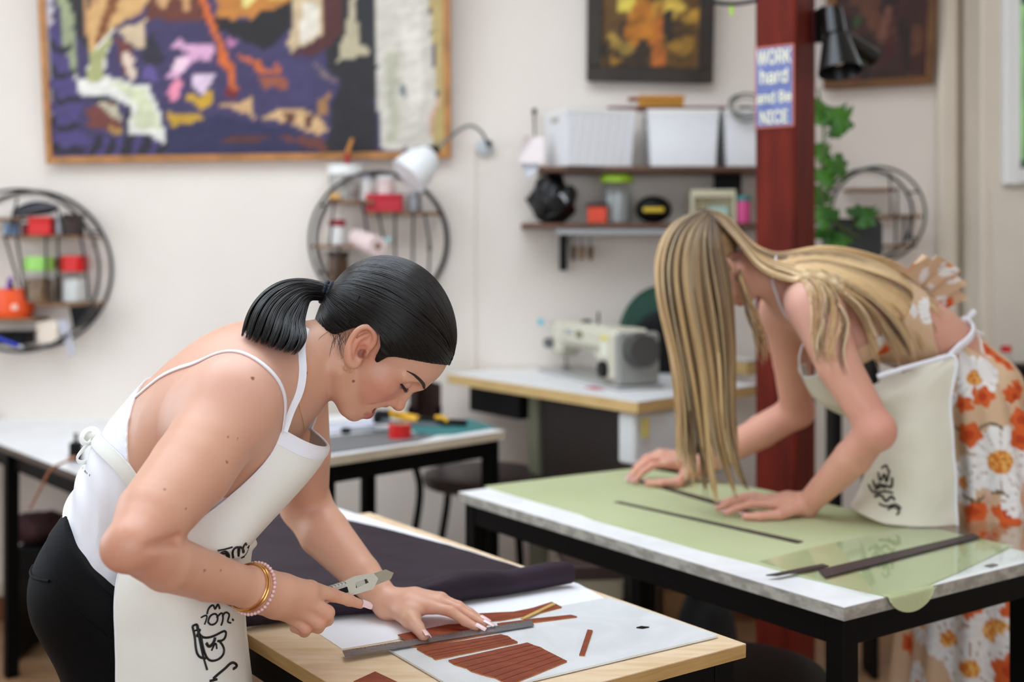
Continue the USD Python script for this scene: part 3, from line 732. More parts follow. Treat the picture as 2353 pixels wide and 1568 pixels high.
B_ += [((226, 222, 212), [(240, 430), (300, 440), (330, 300), (345, 285), (480, 175), (425, 295), (405, 420), (530, 465), (645, 485), (725, 780), (535, 725), (515, 640), (555, 600), (435, 545), (262, 525)]),
 ((168, 168, 112), [(338, 300), (470, 195), (418, 300), (400, 430), (370, 470), (300, 460)]), ((206, 208, 172), [(420, 450), (630, 500), (700, 740), (560, 700), (545, 650), (590, 610), (500, 520)]), ((34, 34, 38), [(290, 530), (430, 545), (470, 585), (380, 570)]), ((34, 34, 38), [(520, 590), (555, 600), (530, 650), (520, 730), (505, 660)]),
 ((204, 180, 146), [(490, 190), (650, 125), (622, 290), (565, 280)]), ((110, 56, 46), [(470, 210), (560, 280), (560, 420), (500, 420)]), ((220, 196, 176), [(490, 300), (570, 330), (575, 450), (545, 455)]),
 ((112, 56, 48), [(285, 590), (440, 560), (500, 670), (485, 735), (300, 690)]), ((186, 176, 150), [(350, 560), (460, 580), (500, 660), (430, 640)]), ((170, 130, 60), [(400, 690), (500, 700), (480, 740), (420, 730)]),
 ((44, 40, 52), [(620, 230), (690, 190), (740, 340), (680, 380), (620, 330)]), ((98, 82, 140), [(640, 340), (700, 390), (690, 470), (620, 440)]),
 ((212, 160, 190), [(800, 215), (850, 260), (1000, 265), (1005, 350), (930, 340), (890, 360), (800, 440), (735, 450), (800, 350), (860, 310), (780, 280)]), ((236, 200, 214), [(790, 350), (880, 330), (830, 410), (770, 420)]), ((224, 196, 214), [(880, 430), (1010, 440), (940, 540), (900, 520)]), ((232, 140, 164), [(735, 520), (810, 430), (830, 480), (790, 560), (750, 560)]), ((190, 120, 160), [(1060, 240), (1130, 240), (1110, 290), (1060, 280)]),
 ((204, 160, 42), [(828, 515), (910, 545), (990, 505), (1005, 575), (920, 605), (880, 580)]), ((192, 150, 44), [(728, 615), (985, 645), (900, 700), (740, 810), (760, 700)]), ((204, 160, 44), [(868, 760), (1010, 760), (960, 800), (878, 822)]),
 ((206, 164, 116), [(1000, 560), (1110, 590), (1205, 556), (1205, 665), (1110, 625)]), ((208, 168, 120), [(1220, 665), (1400, 620), (1560, 640), (1605, 740), (1550, 770), (1400, 695)]), ((100, 58, 44), [(1360, 640), (1420, 640), (1440, 700), (1370, 690)]), ((90, 48, 44), [(1480, 660), (1540, 650), (1520, 730), (1490, 720)]), ((156, 112, 70), [(1560, 560), (1650, 520), (1620, 660), (1560, 640)]),
 ((46, 44, 78), [(735, 720), (1000, 640), (1200, 680), (1420, 730), (1600, 870), (740, 870)]), ((92, 50, 40), [(1010, 770), (1290, 760), (1300, 790), (1020, 800)]), ((110, 60, 48), [(1290, 770), (1600, 800), (1620, 850), (1500, 840)]),
 ((206, 100, 40), [(905, -80), (945, -80), (1020, 180), (1140, 510), (1105, 535), (1060, 400), (980, 150)]), ((120, 30, 36), [(1060, 490), (1140, 500), (1120, 560), (1075, 545)]),
 ((206, 102, 36), [(1125, 312), (1250, 345), (1270, 375), (1385, 345), (1390, 420), (1340, 415), (1210, 400), (1220, 370), (1130, 340)]), ((76, 64, 100), [(1270, 385), (1360, 372), (1350, 400), (1290, 398)]), ((150, 82, 60), [(1240, 440), (1390, 440), (1385, 500), (1280, 510)]),
 ((66, 58, 96), [(1290, 300), (1420, 230), (1420, 330), (1600, 320), (1690, 470), (1540, 590), (1400, 600), (1400, 430)]), ((130, 110, 104), [(1540, 380), (1680, 460), (1660, 470), (1545, 400)])]
painting('painting', 'large abstract painting in purple, black, cream and orange with honey wood frame', BL, BR, 1.30, 0.139, 0.026, M_goldwood, sc1, B_, (64, 54, 90), 0.035, 2, 0.012, 0.16)
BL, BR = P(1348, 187, YP), P(1637, 192, YP)
W2 = np.linalg.norm(BR - BL)
rs = np.random.RandomState(11)
B2 = []
def blob(cx, cy, rx, ry, c, k=9):
    a = np.arange(k) / k * 2 * np.pi
    r = 0.75 + 0.5 * rs.rand(k)
    B2.append((c, [(cx + rx * r[i] * math.cos(a[i]), cy + ry * r[i] * math.sin(a[i])) for i in range(k)]))
for _ in range(26):
    blob(rs.rand(), rs.rand() * 1.6, 0.10 + 0.1 * rs.rand(), 0.08 + 0.12 * rs.rand(), [(74, 52, 20), (150, 108, 30), (52, 36, 18), (176, 132, 44), (110, 76, 26)][rs.randint(5)])
for q in [(0.30, 0.62, 0.07, 0.12, (206, 184, 74)), (0.66, 0.62, 0.09, 0.12, (214, 178, 72)), (0.42, 0.45, 0.10, 0.22, (176, 108, 24)), (0.56, 0.34, 0.05, 0.22, (178, 98, 32)), (0.2, 0.35, 0.07, 0.08, (160, 128, 54)), (0.3, 0.27, 0.10, 0.05, (150, 120, 50)), (0.73, 0.3, 0.12, 0.07, (150, 110, 36)), (0.66, 0.45, 0.05, 0.16, (44, 34, 20)), (0.45, 0.25, 0.06, 0.1, (48, 34, 20)), (0.5, 0.1, 0.5, 0.04, (44, 32, 18)), (0.14, 0.2, 0.04, 0.2, (58, 42, 20))]:
    blob(*q)
painting('painting', 'dark framed painting of yellow and brown blotches above the white bins', BL, BR, 0.75, 0.139, 0.055, M_darkframe, lambda u, v, W: (u / W, v / W), B2, (96, 66, 24), 0.05, 5, 0.012, 0.4)
BL, BR = P(1893, 207, YP), P(2143, 194, YP)
B2 = []
for _ in range(40):
    blob(rs.rand(), rs.rand() * 1.6, 0.05 + 0.08 * rs.rand(), 0.12 + 0.22 * rs.rand(), [(62, 34, 28), (84, 46, 34), (40, 26, 24), (96, 58, 40), (70, 30, 30)][rs.randint(5)])
blob(0.28, 0.62, 0.03, 0.05, (44, 74, 40)); blob(0.55, 0.55, 0.05, 0.2, (112, 72, 56)); blob(0.4, 0.3, 0.06, 0.2, (34, 24, 24))
painting('painting', 'dark red brown painting in a brown frame behind the black lamp', BL, BR, 0.75, 0.139, 0.032, M_brownframe, lambda u, v, W: (u / W, v / W), B2, (60, 36, 30), 0.05, 8, 0.012, 0.3)

# ================================================================ round wall shelves
M_wire = mat('black_wire', (34, 33, 33), 0.45, metal=0.3)
M_shelfwood = mat('shelf_wood', (128, 92, 60), 0.55, var=0.25, vscale=8, stretch=(3, 12, 3))
YF, YB = WY - 0.155, WY - 0.012
def pw(px, py, Y):
    return P(px, py, Y)
def round_shelf(label, cx, cy, R, boards, uprights, r=0.006):
    c = P(cx, cy, YF); rad = R * YF / F
    t = thing('round_shelf', label, 'shelf', c + [0, 0.07, -rad])
    a = np.arange(72) / 72 * 2 * np.pi
    for Y in (YF, YB):
        part(t, 'ring', tube(np.stack([c[0] + rad * np.cos(a), np.full(72, Y), c[2] + rad * np.sin(a)], 1), r, 10, True), M_wire)
    for k in range(6):
        b = np.array([c[0] + rad * math.cos(k * 1.047 + 0.5), 0, c[2] + rad * math.sin(k * 1.047 + 0.5)])
        part(t, 'spacer', rod(b + [0, YF, 0], b + [0, YB, 0], r * 0.8), M_wire)
    for x0, x1, y in boards:
        p, q = P(x0, y, YF), P(x1, y, YF)
        part(t, 'shelf_board', box(((p[0] + q[0]) / 2, (YF + YB) / 2, p[2] - 0.006), (q[0] - p[0], YB - YF - 0.012, 0.012), 0.002), M_shelfwood)
    for x0, y0, x1, y1 in uprights:
        part(t, 'upright', rod(P(x0, y0, YF), P(x1, y1, YF), r * 0.75), M_wire)
    return t
def zat(y):                                    # height of a board's top whose front edge shows at row y
    return P(0, y, YF)[2] + 0.0004
YM = (YF + YB) / 2
def xat(px, Y=None):
    return P(px, 0, Y or YM)[0]
round_shelf('round black wire wall shelf with orange tub at the left edge', 42, 622, 186, [(-70, 40, 500), (2, 205, 541), (78, 214, 697), (-90, 80, 732)],
            [(10, 541, 46, 662), (38, 541, 60, 690), (105, 541, 108, 690), (134, 541, 134, 690), (184, 541, 196, 600), (196, 600, 204, 690), (40, 455, 20, 541), (130, 475, 150, 541)])
round_shelf('round black wire wall shelf with red box and white lamp behind the dark hair', 868, 552, 157, [(752, 858, 460), (835, 1006, 487), (716, 812, 563), (742, 840, 650), (905, 1000, 640)],
            [(768, 460, 758, 563), (832, 460, 845, 540), (868, 487, 884, 560), (908, 487, 908, 640), (950, 487, 948, 640), (975, 487, 988, 560), (988, 560, 984, 640), (780, 563, 776, 650)])
round_shelf('round black wire wall shelf behind the climbing plant', 2018, 492, 108, [(1960, 2066, 432), (2034, 2121, 494), (2040, 2108, 562)],
            [(2046, 432, 2048, 494), (2062, 432, 2062, 494), (2078, 494, 2076, 562), (2058, 494, 2058, 562), (2092, 494, 2094, 562), (2044, 396, 2046, 432)], 0.005)

M_clear = pane_mat('clear_plastic', (0.93, 0.94, 0.94), 0.08, 1.45)
M_green = mat('green_plastic', (150, 205, 96), 0.4)
M_lime = mat('lime_plastic', (176, 222, 40), 0.4)
M_navy = mat('navy_cloth', (34, 38, 52), 0.75, var=0.15, vscale=30)
M_brownbox = mat('dark_brown_card', (58, 40, 34), 0.6)
M_whitepl = mat('white_plastic', (232, 230, 226), 0.4)
M_greytin = mat('grey_tin', (150, 150, 152), 0.35, metal=0.5)
M_orange = mat('orange_plastic', (240, 84, 24), 0.38)
M_content = mat('brown_content', (120, 88, 52), 0.7, var=0.4, vscale=40)
M_bluejar = mat('blue_grey_tin', (120, 150, 182), 0.4)
M_pinkpaper = mat('pink_paper', (232, 208, 204), 0.6)
M_greypap = mat('grey_paper', (186, 184, 192), 0.6)
M_tan = mat('tan_cord', (206, 160, 96), 0.7, var=0.15, vscale=40)
def jar(name, label, px0, px1, ytop, ylid, zb, mbody, mlid, content=None, group=None, cat='jar', Y=None):
    Y = Y or YM
    x0, x1 = xat(px0, Y), xat(px1, Y); r = (x1 - x0) / 2
    zt, zl = P(0, ytop, Y)[2], P(0, ylid, Y)[2]
    c = np.array([(x0 + x1) / 2, Y, zb])
    t = thing(name, label, cat, c, group)
    h = zl - zb
    part(t, 'body', lathe([(r * 0.86, 0), (r * 0.92, 0.004), (r * 0.95, h * 0.8), (r * 0.86, h * 0.98), (r * 0.86, h)], c), mbody)
    if content:
        part(t, 'contents', lathe([(r * 0.8, 0.003), (r * 0.84, 0.008), (r * 0.84, h * 0.72), (r * 0.5, h * 0.78)], c), content)
    hl = zt - zl
    part(t, 'lid', lathe([(r, h), (r, h + hl * 0.85), (r * 0.93, h + hl)], c), mlid)
    return t
def carton(name, label, px0, px1, ytop, zb, depth, m, cat='box', Y=None, lid=None, rot=0.0):
    Y = Y or YM
    x0, x1 = xat(px0, Y), xat(px1, Y); zt = P(0, ytop, Y)[2]
    c = np.array([(x0 + x1) / 2, Y, zb])
    t = thing(name, label, cat, c)
    h = zt - zb; R = yaw(rot)
    part(t, 'body', box(c + [0, 0, h * 0.39], (x1 - x0, depth, h * 0.78), 0.003, R), m)
    part(t, 'lid', box(c + [0, 0, h * 0.89], (x1 - x0 + 0.003, depth + 0.003, h * 0.22), 0.003, R), lid or m)
    return t
# left shelf
z1, z2, z3 = zat(541), zat(697), zat(732)
jar('tin', 'small blue grey tin on the left round shelf under the navy pouch', 8, 46, 508, 514, z1, M_bluejar, M_greytin, cat='tin')
jar('thread_spool', 'small dark red thread spool beside the red box on the left shelf', 50, 70, 508, 514, z1, mat('dark_red_thread', (120, 26, 34), 0.7), M_whitepl, cat='spool')
carton('small_box', 'bright red box on the upper board of the left round shelf', 72, 124, 499, z1, 0.07, M_red)
jar('tin', 'grey round tin between the red box and dark brown box', 126, 149, 492, 499, z1, M_greytin, M_whitepl, cat='tin')
carton('small_box', 'dark brown box at the right end of the upper left shelf board', 151, 186, 492, z1, 0.075, M_brownbox)
c = P(80, 483, YM - 0.01); zp = P(0, 497, YM)[2]
pch = thing('pouch', 'navy cloth pouch lying on top of the red box', 'pouch', c)
pb = ellipsoid((0, 0, 0), (0.085, 0.045, 0.026), None, 4)
v = pb.vertices; v[:, 2] += 0.006 * np.cos(v[:, 0] * 25); v[:, 2] += v[:, 0] * 0.12; v += (meshkit.fbm(v * 30)[:, None] - 0.5) * 0.008
pb.vertices = v + np.array([c[0], c[1], zp + 0.0225])
part(pch, 'bag', pb, M_navy, smooth=True)
part(pch, 'zip', tube(spline([P(35, 492, YF - 0.0) + [0, 0.012, 0], P(80, 483, YF) + [0, 0.004, 0.004], P(130, 474, YF) + [0, 0.012, 0.008]], 16), 0.0025, 8), M_greytin)
jar('tub', 'brown filled tub with pale green lid on the left shelf', 56, 124, 590, 622, z2, M_clear, M_green, M_content, cat='tub', Y=YM - 0.03)
jar('jar', 'small jar with green lid on the lower left shelf board', 96, 133, 632, 643, z2, M_whitepl, M_green, Y=YM - 0.045) if False else None
jar('jar', 'clear jar with bright red lid on the left round shelf', 140, 202, 588, 624, z2, M_clear, M_red, mat('white_beads', (222, 220, 214), 0.5, var=0.1, vscale=90))
jar('jar', 'low red lidded jar half behind the red lidded clear jar', 125, 141, 594, 616, z2, M_clear, mat('deep_red_plastic', (150, 20, 22), 0.4), M_content, Y=YM + 0.045)
# orange tub with tools
x0, x1 = xat(-22, YM), xat(78, YM)
c = np.array([(x0 + x1) / 2, YM, z3]); r = (x1 - x0) / 2; h = P(0, 664, YM)[2] - z3
tb = thing('tub', 'orange plastic tub of markers at the left edge of the picture', 'tub', c)
sh = m3.Manifold.hull_points(np.array([[x * r * k, y * 0.055 * k, zz_] for zz_, k in ((0, 0.85), (h * 0.25, 1.0), (h, 0.97)) for x, y in [(math.cos(a), math.sin(a)) for a in np.arange(28) / 28 * 6.283]])) - m3.Manifold.hull_points(np.array([[x * r * k, y * 0.051 * k, zz_] for zz_, k in ((0.004, 0.78), (h * 0.3, 0.95), (h + 0.01, 0.93)) for x, y in [(math.cos(a), math.sin(a)) for a in np.arange(28) / 28 * 6.283]]))
m_ = tri(sh); m_.apply_translation(c)
part(tb, 'shell', m_, M_orange)
for i, (dx, dz, lean, mm, lb) in enumerate([(-0.045, 0.03, 0.3, mat('purple_plastic', (150, 90, 200), 0.4), 'purple marker in orange tub at the left edge'), (0.02, 0.025, -0.25, M_blk, 'black marker in orange tub at the left edge'), (0.048, 0.012, 0.1, M_yel, 'yellow marker in orange tub at the left edge')]):
    mk = thing('marker', lb, 'marker', c + [dx, 0, 0.006])
    a = c + np.array([dx, 0, 0.012]); b = a + np.array([lean * (h + dz), 0.004, h + dz])
    part(mk, 'barrel', rod(a, a + (b - a) * 0.7, 0.008), mm)
    part(mk, 'cap', rod(a + (b - a) * 0.7, b, 0.0088), mm)
part(tb, 'sticker', box(P(33, 706, YM - 0.054) , (0.024, 0.002, 0.02), 0.0008), mat('pale_sticker', (240, 190, 170), 0.5))
# bottom of the left shelf
yb3 = 0
c = P(30, 775, YM)
ring_z = lambda px: P(42, 622, YF)[2] - math.sqrt(max(0, (186 * YF / F) ** 2 - (xat(px, YF) - xat(42, YF)) ** 2)) + 0.007
tr = thing('tray', 'black tray in the bottom of the left round shelf', 'tray', (xat(30), YM, ring_z(30) + 0.03))
part(tr, 'tray', box((xat(30), YM, ring_z(30) + 0.035), (0.13, 0.10, 0.04), 0.006), M_blk)
part(tr, 'rim', box((xat(30), YM, ring_z(30) + 0.058), (0.138, 0.108, 0.006), 0.002), M_blk)
pn = thing('pen', 'blue pen lying at the bottom of the left round shelf', 'pen', P(28, 792, YF))
part(pn, 'barrel', rod(P(-6, 777, YF - 0.012), P(44, 796, YF - 0.012), 0.006), mat('blue_plastic', (42, 66, 190), 0.35))
part(pn, 'tip', rod(P(44, 796, YF - 0.012), P(56, 800, YF - 0.012), 0.005, 0.001), M_whitepl)
def flap(name, label, px, Y, m, cat='paper', bend=0.012):
    n = 14
    a = np.array([P(*q, Y) for q in px])          # quad: top-left, top-right, bottom-right, bottom-left
    g = np.zeros((n, n, 3))
    for i in range(n):
        for j in range(n):
            u, v = i / (n - 1), j / (n - 1)
            g[i, j] = a[0] * (1 - u) * (1 - v) + a[1] * u * (1 - v) + a[2] * u * v + a[3] * (1 - u) * v
            g[i, j, 1] += bend * math.sin(u * 3.0 + v * 2)
    single(name, sheet(g, 0.0012), m, label, cat, smooth=60)
flap('paper_tag', 'beige paper hanging under the lower left shelf board', [(82, 742), (132, 736), (136, 786), (86, 790)], YF + 0.02, mat('beige_paper', (222, 206, 188), 0.6))
flap('paper_tag', 'grey paper strip hanging below the left round shelf', [(128, 738), (156, 736), (178, 812), (158, 822)], YF - 0.004, M_greypap)
# bracket gusset at lower right of left shelf
gp = [P(158, 706, YF), P(212, 700, YF), P(196, 735, YF), P(168, 757, YF)]
gg = m3.Manifold.hull_points(np.array([q + [0, d, 0] for q in gp for d in (0.004, 0.1)]))
cs_ = thing('pencil_case', 'black wedge shaped case tucked under the lower left board', 'case', gp[3])
part(cs_, 'case', gg, M_blk)

# middle shelf
z1, z2, z3 = zat(460), zat(487), zat(563)
x0, x1 = xat(752), xat(836); c = np.array([(x0 + x1) / 2, YM, z1]); r = (x1 - x0) / 2; h = P(0, 380, YM)[2] - z1
pb_ = thing('paint_pot', 'grey paint pot with white rim on the middle round shelf', 'pot', c)
part(pb_, 'pot', lathe([(r * 0.78, 0), (r * 0.8, 0.004), (r * 0.92, h * 0.72)], c), mat('grey_pot', (120, 112, 106), 0.5, col2=(212, 206, 200), vscale=18))
part(pb_, 'rim', annulus(c + [0, 0, h * 0.72], r * 0.86, r, h * 0.28), M_whitepl)
part(pb_, 'paint', lathe([(r * 0.85, h * 0.8), (r * 0.85, h * 0.82)], c), mat('dark_paint', (52, 46, 44), 0.3))
br = thing('paint_brush', 'paint brush with red handle standing in the grey pot', 'brush', c + [0.01, 0, h * 0.83])
b0, b1, b2 = c + np.array([0.005, -0.0, h * 0.83]), P(798, 352, YM), P(810, 318, YM)
part(br, 'handle', rod(b0, b1, 0.009, 0.010), mat('red_lacquer', (166, 22, 26), 0.3))
part(br, 'tip', rod(b1, b2, 0.009, 0.006), mat('amber_wood', (196, 130, 52), 0.5))
c = np.array([xat(770, YF + 0.01), YF + 0.014, z1 + 0.0135])
rl = thing('cord_roll', 'tan cord roll at the front of the middle shelf board', 'cord', c)
part(rl, 'roll', rod(c - [0.018, 0, 0], c + [0.018, 0, 0], 0.0132, None, 24), M_tan)
part(rl, 'core', rod(c - [0.0195, 0, 0], c + [0.0195, 0, 0], 0.005, None, 16), M_content)
jar('tub', 'white tub on the middle round shelf beside the paint pot', 824, 856, 405, 414, zat(460), M_whitepl, M_greypap, cat='tub', Y=YM + 0.01)
# right board
carton('small_box', 'crimson box on the right board of the middle round shelf', 843, 926, 447, z2, 0.08, mat('crimson_card', (190, 22, 44), 0.45))
jar('tub', 'pale pink tub stacked on the crimson box', 866, 908, 404, 412, P(0, 447, YM)[2] + 0.0004, M_pinkpaper, M_whitepl, cat='tub')
jar('tin', 'dull grey tin on the right board of the middle shelf', 936, 970, 440, 447, z2, M_greytin, M_greypap, cat='tin')
jar('bottle', 'white bottle with dark red cap on the middle round shelf', 755, 794, 505, 520, z3, M_whitepl, mat('maroon_plastic', (150, 22, 34), 0.35), cat='bottle')
c = P(848, 558, YF - 0.02)
pr_ = thing('paper_roll', 'pale pink paper roll on the middle round shelf', 'paper roll', c)
part(pr_, 'roll', rod(P(820, 548, YF + 0.06), P(868, 566, YF - 0.09), 0.036, None, 32), M_pinkpaper)
part(pr_, 'core', rod(P(819.5, 547.8, YF + 0.062), P(868.6, 566.2, YF - 0.092), 0.012, None, 20), M_content)
part(pr_, 'tail', bar(P(872, 566, YF - 0.05), P(890, 545, YF + 0.0), 0.05, 0.0015, 0.0005), mat('teal_paper', (150, 190, 186), 0.6))
z4 = zat(650)
jar('jar', 'dark brown jar low on the middle round shelf', 752, 802, 578, 590, z4, mat('amber_glass', (84, 56, 34), 0.2), M_brownbox)
hk = thing('hook', 'small black hook hanging at the right of the middle shelf', 'hook', P(987, 570, YF))
part(hk, 'shank', rod(P(984, 552, YF - 0.006), P(986, 566, YF - 0.006), 0.003), M_wire)
part(hk, 'ball', ellipsoid(P(987, 571, YF - 0.006), (0.009, 0.009, 0.011)), M_wire, smooth=True)

# ================================================================ white wall lamp
M_shade = mat('opal_shade', (236, 238, 238), 0.35)
lb_ = P(1114, 338, WY - 0.012)
lm = thing('wall_lamp', 'white shaded wall lamp on a bent grey arm', 'lamp', lb_)
part(lm, 'wall_plate', lathe([(0.030, 0), (0.034, 0.004), (0.030, 0.022), (0.016, 0.028)], lb_ + [0, 0.010, 0], 32, (0, -1, 0)), mat('pale_grey_metal', (196, 200, 202), 0.4))
part(lm, 'knob', ellipsoid(P(1124, 330, WY - 0.05), (0.010, 0.014, 0.012)), M_blk, smooth=True)
part(lm, 'arm', tube(spline([P(1120, 332, WY - 0.04), P(1108, 306, WY - 0.07), P(1084, 289, WY - 0.10), P(1050, 303, WY - 0.14), P(1002, 343, WY - 0.19)], 40), 0.0055, 12), mat('grey_metal', (130, 132, 130), 0.4, metal=0.6))
so, se = P(999, 345, WY - 0.19), P(945, 398, WY - 0.23)
ax = unit(se - so)
part(lm, 'socket', rod(so - ax * 0.012, so + ax * 0.018, 0.016), M_blk)
prof = [(0.020, 0.0), (0.040, 0.010), (0.060, 0.045), (0.070, 0.085), (0.076, 0.130), (0.074, 0.130), (0.068, 0.085), (0.058, 0.047), (0.038, 0.013), (0.004, 0.006)]
part(lm, 'shade', lathe([(a, b) for a, b in prof[:5]], so + ax * 0.012, 40, ax), M_shade)

# ================================================================ plank shelves with bins
M_plank = mat('dark_plank', (92, 60, 38), 0.5, var=0.25, vscale=5, stretch=(2, 14, 14))
SD = 0.24
def plank(label, px0, px1, py, th):
    Y0 = WY - SD
    a, b = P(px0, py, Y0), P(px1, py, Y0)
    t = thing('wall_shelf', label, 'shelf', ((a[0] + b[0]) / 2, WY - SD / 2, a[2] - th))
    part(t, 'plank', box(((a[0] + b[0]) / 2, WY - SD / 2 - 0.0005, a[2] - th / 2), (b[0] - a[0], SD - 0.001, th), 0.003), M_plank)
    return t, a[2]
S1, zp1 = plank('upper dark wooden wall shelf carrying white bins', 1238, 1790, 382, 0.020)
S2, zp2 = plank('lower dark wooden wall shelf carrying jars and a black bag', 1198, 1790, 513, 0.018)
for px in (1299, 1700):
    a = P(px, 540, WY - 0.2)
    part(S2, 'bracket_rail', box((a[0], WY - 0.10, zp2 - 0.018 - 0.011), (0.028, 0.19, 0.020), 0.003), M_blk)
    part(S2, 'bracket_upright', box((a[0], WY - 0.014, zp2 - 0.038 - 0.068), (0.028, 0.026, 0.136), 0.003), M_blk)
    part(S2, 'bracket_brace', bar((a[0], WY - 0.16, zp2 - 0.04), (a[0], WY - 0.028, zp2 - 0.15), 0.02, 0.012, 0.002), M_blk)
part(S2, 'metal_rail', box((P(1410, 0, WY - 0.2)[0], WY - 0.22, zp2 - 0.018 - 0.012), (0.42, 0.014, 0.023), 0.002), mat('galvanised', (150, 150, 150), 0.4, metal=0.7))
part(S1, 'divider', box((P(1690, 0, WY - .2)[0], WY - 0.03, (zp1 + zp2) / 2), (0.10, 0.03, zp1 - zp2 - 0.024), 0.003), M_blk)
M_bin = usdkit.material(stage, '/World/Looks/woven_white_plastic', {
    'tc': ('texture_coordinate', {}), 'v': ('voronoi_texture', {'scale': 85.0, 'randomness': 0.15}), 'b': ('bump', {'strength': 0.6, 'distance': 0.003}),
    'r': ('rgb_ramp', {'ramp': [(0.0, tuple(lin((196, 196, 198)))), (0.35, tuple(lin((224, 224, 226)))), (0.55, tuple(lin((232, 232, 234)))), (1, tuple(lin((236, 236, 238))))]}),
    'p': ('principled_bsdf', {'roughness': 0.45})}, [('tc.object', 'v.vector'), ('v.distance', 'r.fac'), ('r.color', 'p.base_color'), ('v.distance', 'b.height'), ('b.normal', 'p.normal')], surface='p.BSDF')
def storage_bin(label, xc, Yc, w, d, h, zb, rot, group=None):
    c = np.array([xc, Yc, zb]); R = yaw(rot)
    t = thing('storage_bin', label, 'bin', c)
    def shell(k0, k1, z0, z1, inset=0.0):
        return np.array([[sx * (w / 2 * k - inset), sy * (d / 2 * k - inset), z] for k, z in ((k0, z0), (k1, z1)) for sx in (-1, 1) for sy in (-1, 1)]) @ R.T + c
    body = m3.Manifold.hull_points(shell(0.90, 0.985, 0.0, h - 0.016)) - m3.Manifold.hull_points(shell(0.90, 1.0, 0.005, h + 0.01, 0.004))
    part(t, 'body', body, M_bin, smooth=False)
    rim = m3.Manifold.hull_points(shell(1, 1, h - 0.018, h)) - m3.Manifold.hull_points(shell(1, 1, h - 0.03, h + 0.01, 0.008))
    part(t, 'rim', rim, M_whitepl, smooth=False)
    for s in (-1, 1):
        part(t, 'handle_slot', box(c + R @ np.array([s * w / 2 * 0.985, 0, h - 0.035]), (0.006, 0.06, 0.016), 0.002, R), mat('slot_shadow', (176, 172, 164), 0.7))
    return t
Yb_ = WY - 0.13
hB = P(0, 250, WY - 0.26)[2] - zp1
storage_bin('white woven bin at the left end of the upper wall shelf', P(1352, 0, Yb_)[0], Yb_ - 0.02, 0.27, 0.23, hB, zp1 + 0.0005, 0.36)
storage_bin('white woven bin in the middle of the upper wall shelf', P(1561, 0, Yb_)[0], Yb_ - 0.01, 0.255, 0.21, hB, zp1 + 0.0005, 0)
storage_bin('white woven bin half behind the red post', P(1733, 0, Yb_)[0], Yb_ - 0.01, 0.26, 0.21, hB, zp1 + 0.0005, 0)
zr = zp1 + hB + 0.001
a, b = P(1395, 0, Yb_ - 0.03), P(1668, 0, Yb_ - 0.03)
single('lath', box(((a[0] + b[0]) / 2, Yb_ - 0.03, zr + 0.008), (b[0] - a[0], 0.05, 0.015), 0.002), mat('dark_red_wood', (96, 34, 36), 0.5, var=0.2, vscale=8), 'dark red wooden lath lying across the white bins', 'lath')
bc_ = np.array([P(1516, 0, Yb_)[0], Yb_ - 0.03, zr + 0.0158])
bs = thing('brush', 'wooden brush with orange bristles on the dark red lath', 'brush', bc_)
part(bs, 'back', box(bc_ + [0, 0, 0.033], (0.17, 0.05, 0.016), 0.005), mat('orange_wood', (200, 132, 52), 0.45, var=0.15, vscale=10))
part(bs, 'handle', box(bc_ + [-0.09, 0, 0.028], (0.06, 0.03, 0.014), 0.004), mat('brown_handle', (140, 70, 34), 0.45))
tf = []
for i in range(17):
    for j in range(4):
        p = bc_ + [(-8 + i) * 0.0098, (-1.5 + j) * 0.012, 0.0002]
        tf.append(rod(p, p + [0, 0, 0.026], 0.0035, 0.003, 7))
part(bs, 'bristles', cat_(tf), mat('amber_bristle', (216, 156, 60), 0.6), kind='stuff')
wb = np.array([P(1700, 0, Yb_)[0], Yb_ - 0.06, zr])
bk = thing('wire_coil', 'coil of grey wire hanging over the bin by the post', 'wire', wb)
for k, (dx, dz, rx, rz) in enumerate([(0, 0.012, 0.062, 0.042), (0.005, 0.004, 0.055, 0.05), (-0.006, 0.016, 0.058, 0.038), (0.01, 0.01, 0.066, 0.044), (0.0, -0.004, 0.05, 0.046)]):
    a = np.arange(40) / 40 * 6.283
    part(bk, 'wire_loop', tube(np.stack([wb[0] + dx + rx * np.cos(a), wb[1] - 0.085 + 0.006 * k + 0.012 * np.sin(a), wb[2] + dz + rz * np.sin(a)], 1), 0.0024, 8, True), mat('grey_wire', (120, 120, 112), 0.45, metal=0.4))
pl = thing('pliers', 'black pliers on the bin beside the red post', 'pliers', P(1722, 243, Yb_))
part(pl, 'jaw', box(P(1712, 246, Yb_ - 0.02) * [1, 1, 0] + [0, 0, zr + 0.01], (0.05, 0.03, 0.016), 0.004), M_blk)
part(pl, 'handle', rod(P(1720, 246, Yb_ - 0.012) * [1, 1, 0] + [0, 0, zr + 0.01], P(1762, 240, Yb_ - 0.03) * [1, 1, 0] + [0, 0, zr + 0.012], 0.007), M_blk)
part(pl, 'handle', rod(P(1720, 246, Yb_ - 0.028) * [1, 1, 0] + [0, 0, zr + 0.01], P(1762, 240, Yb_ + 0.0) * [1, 1, 0] + [0, 0, zr + 0.012], 0.007), M_blk)
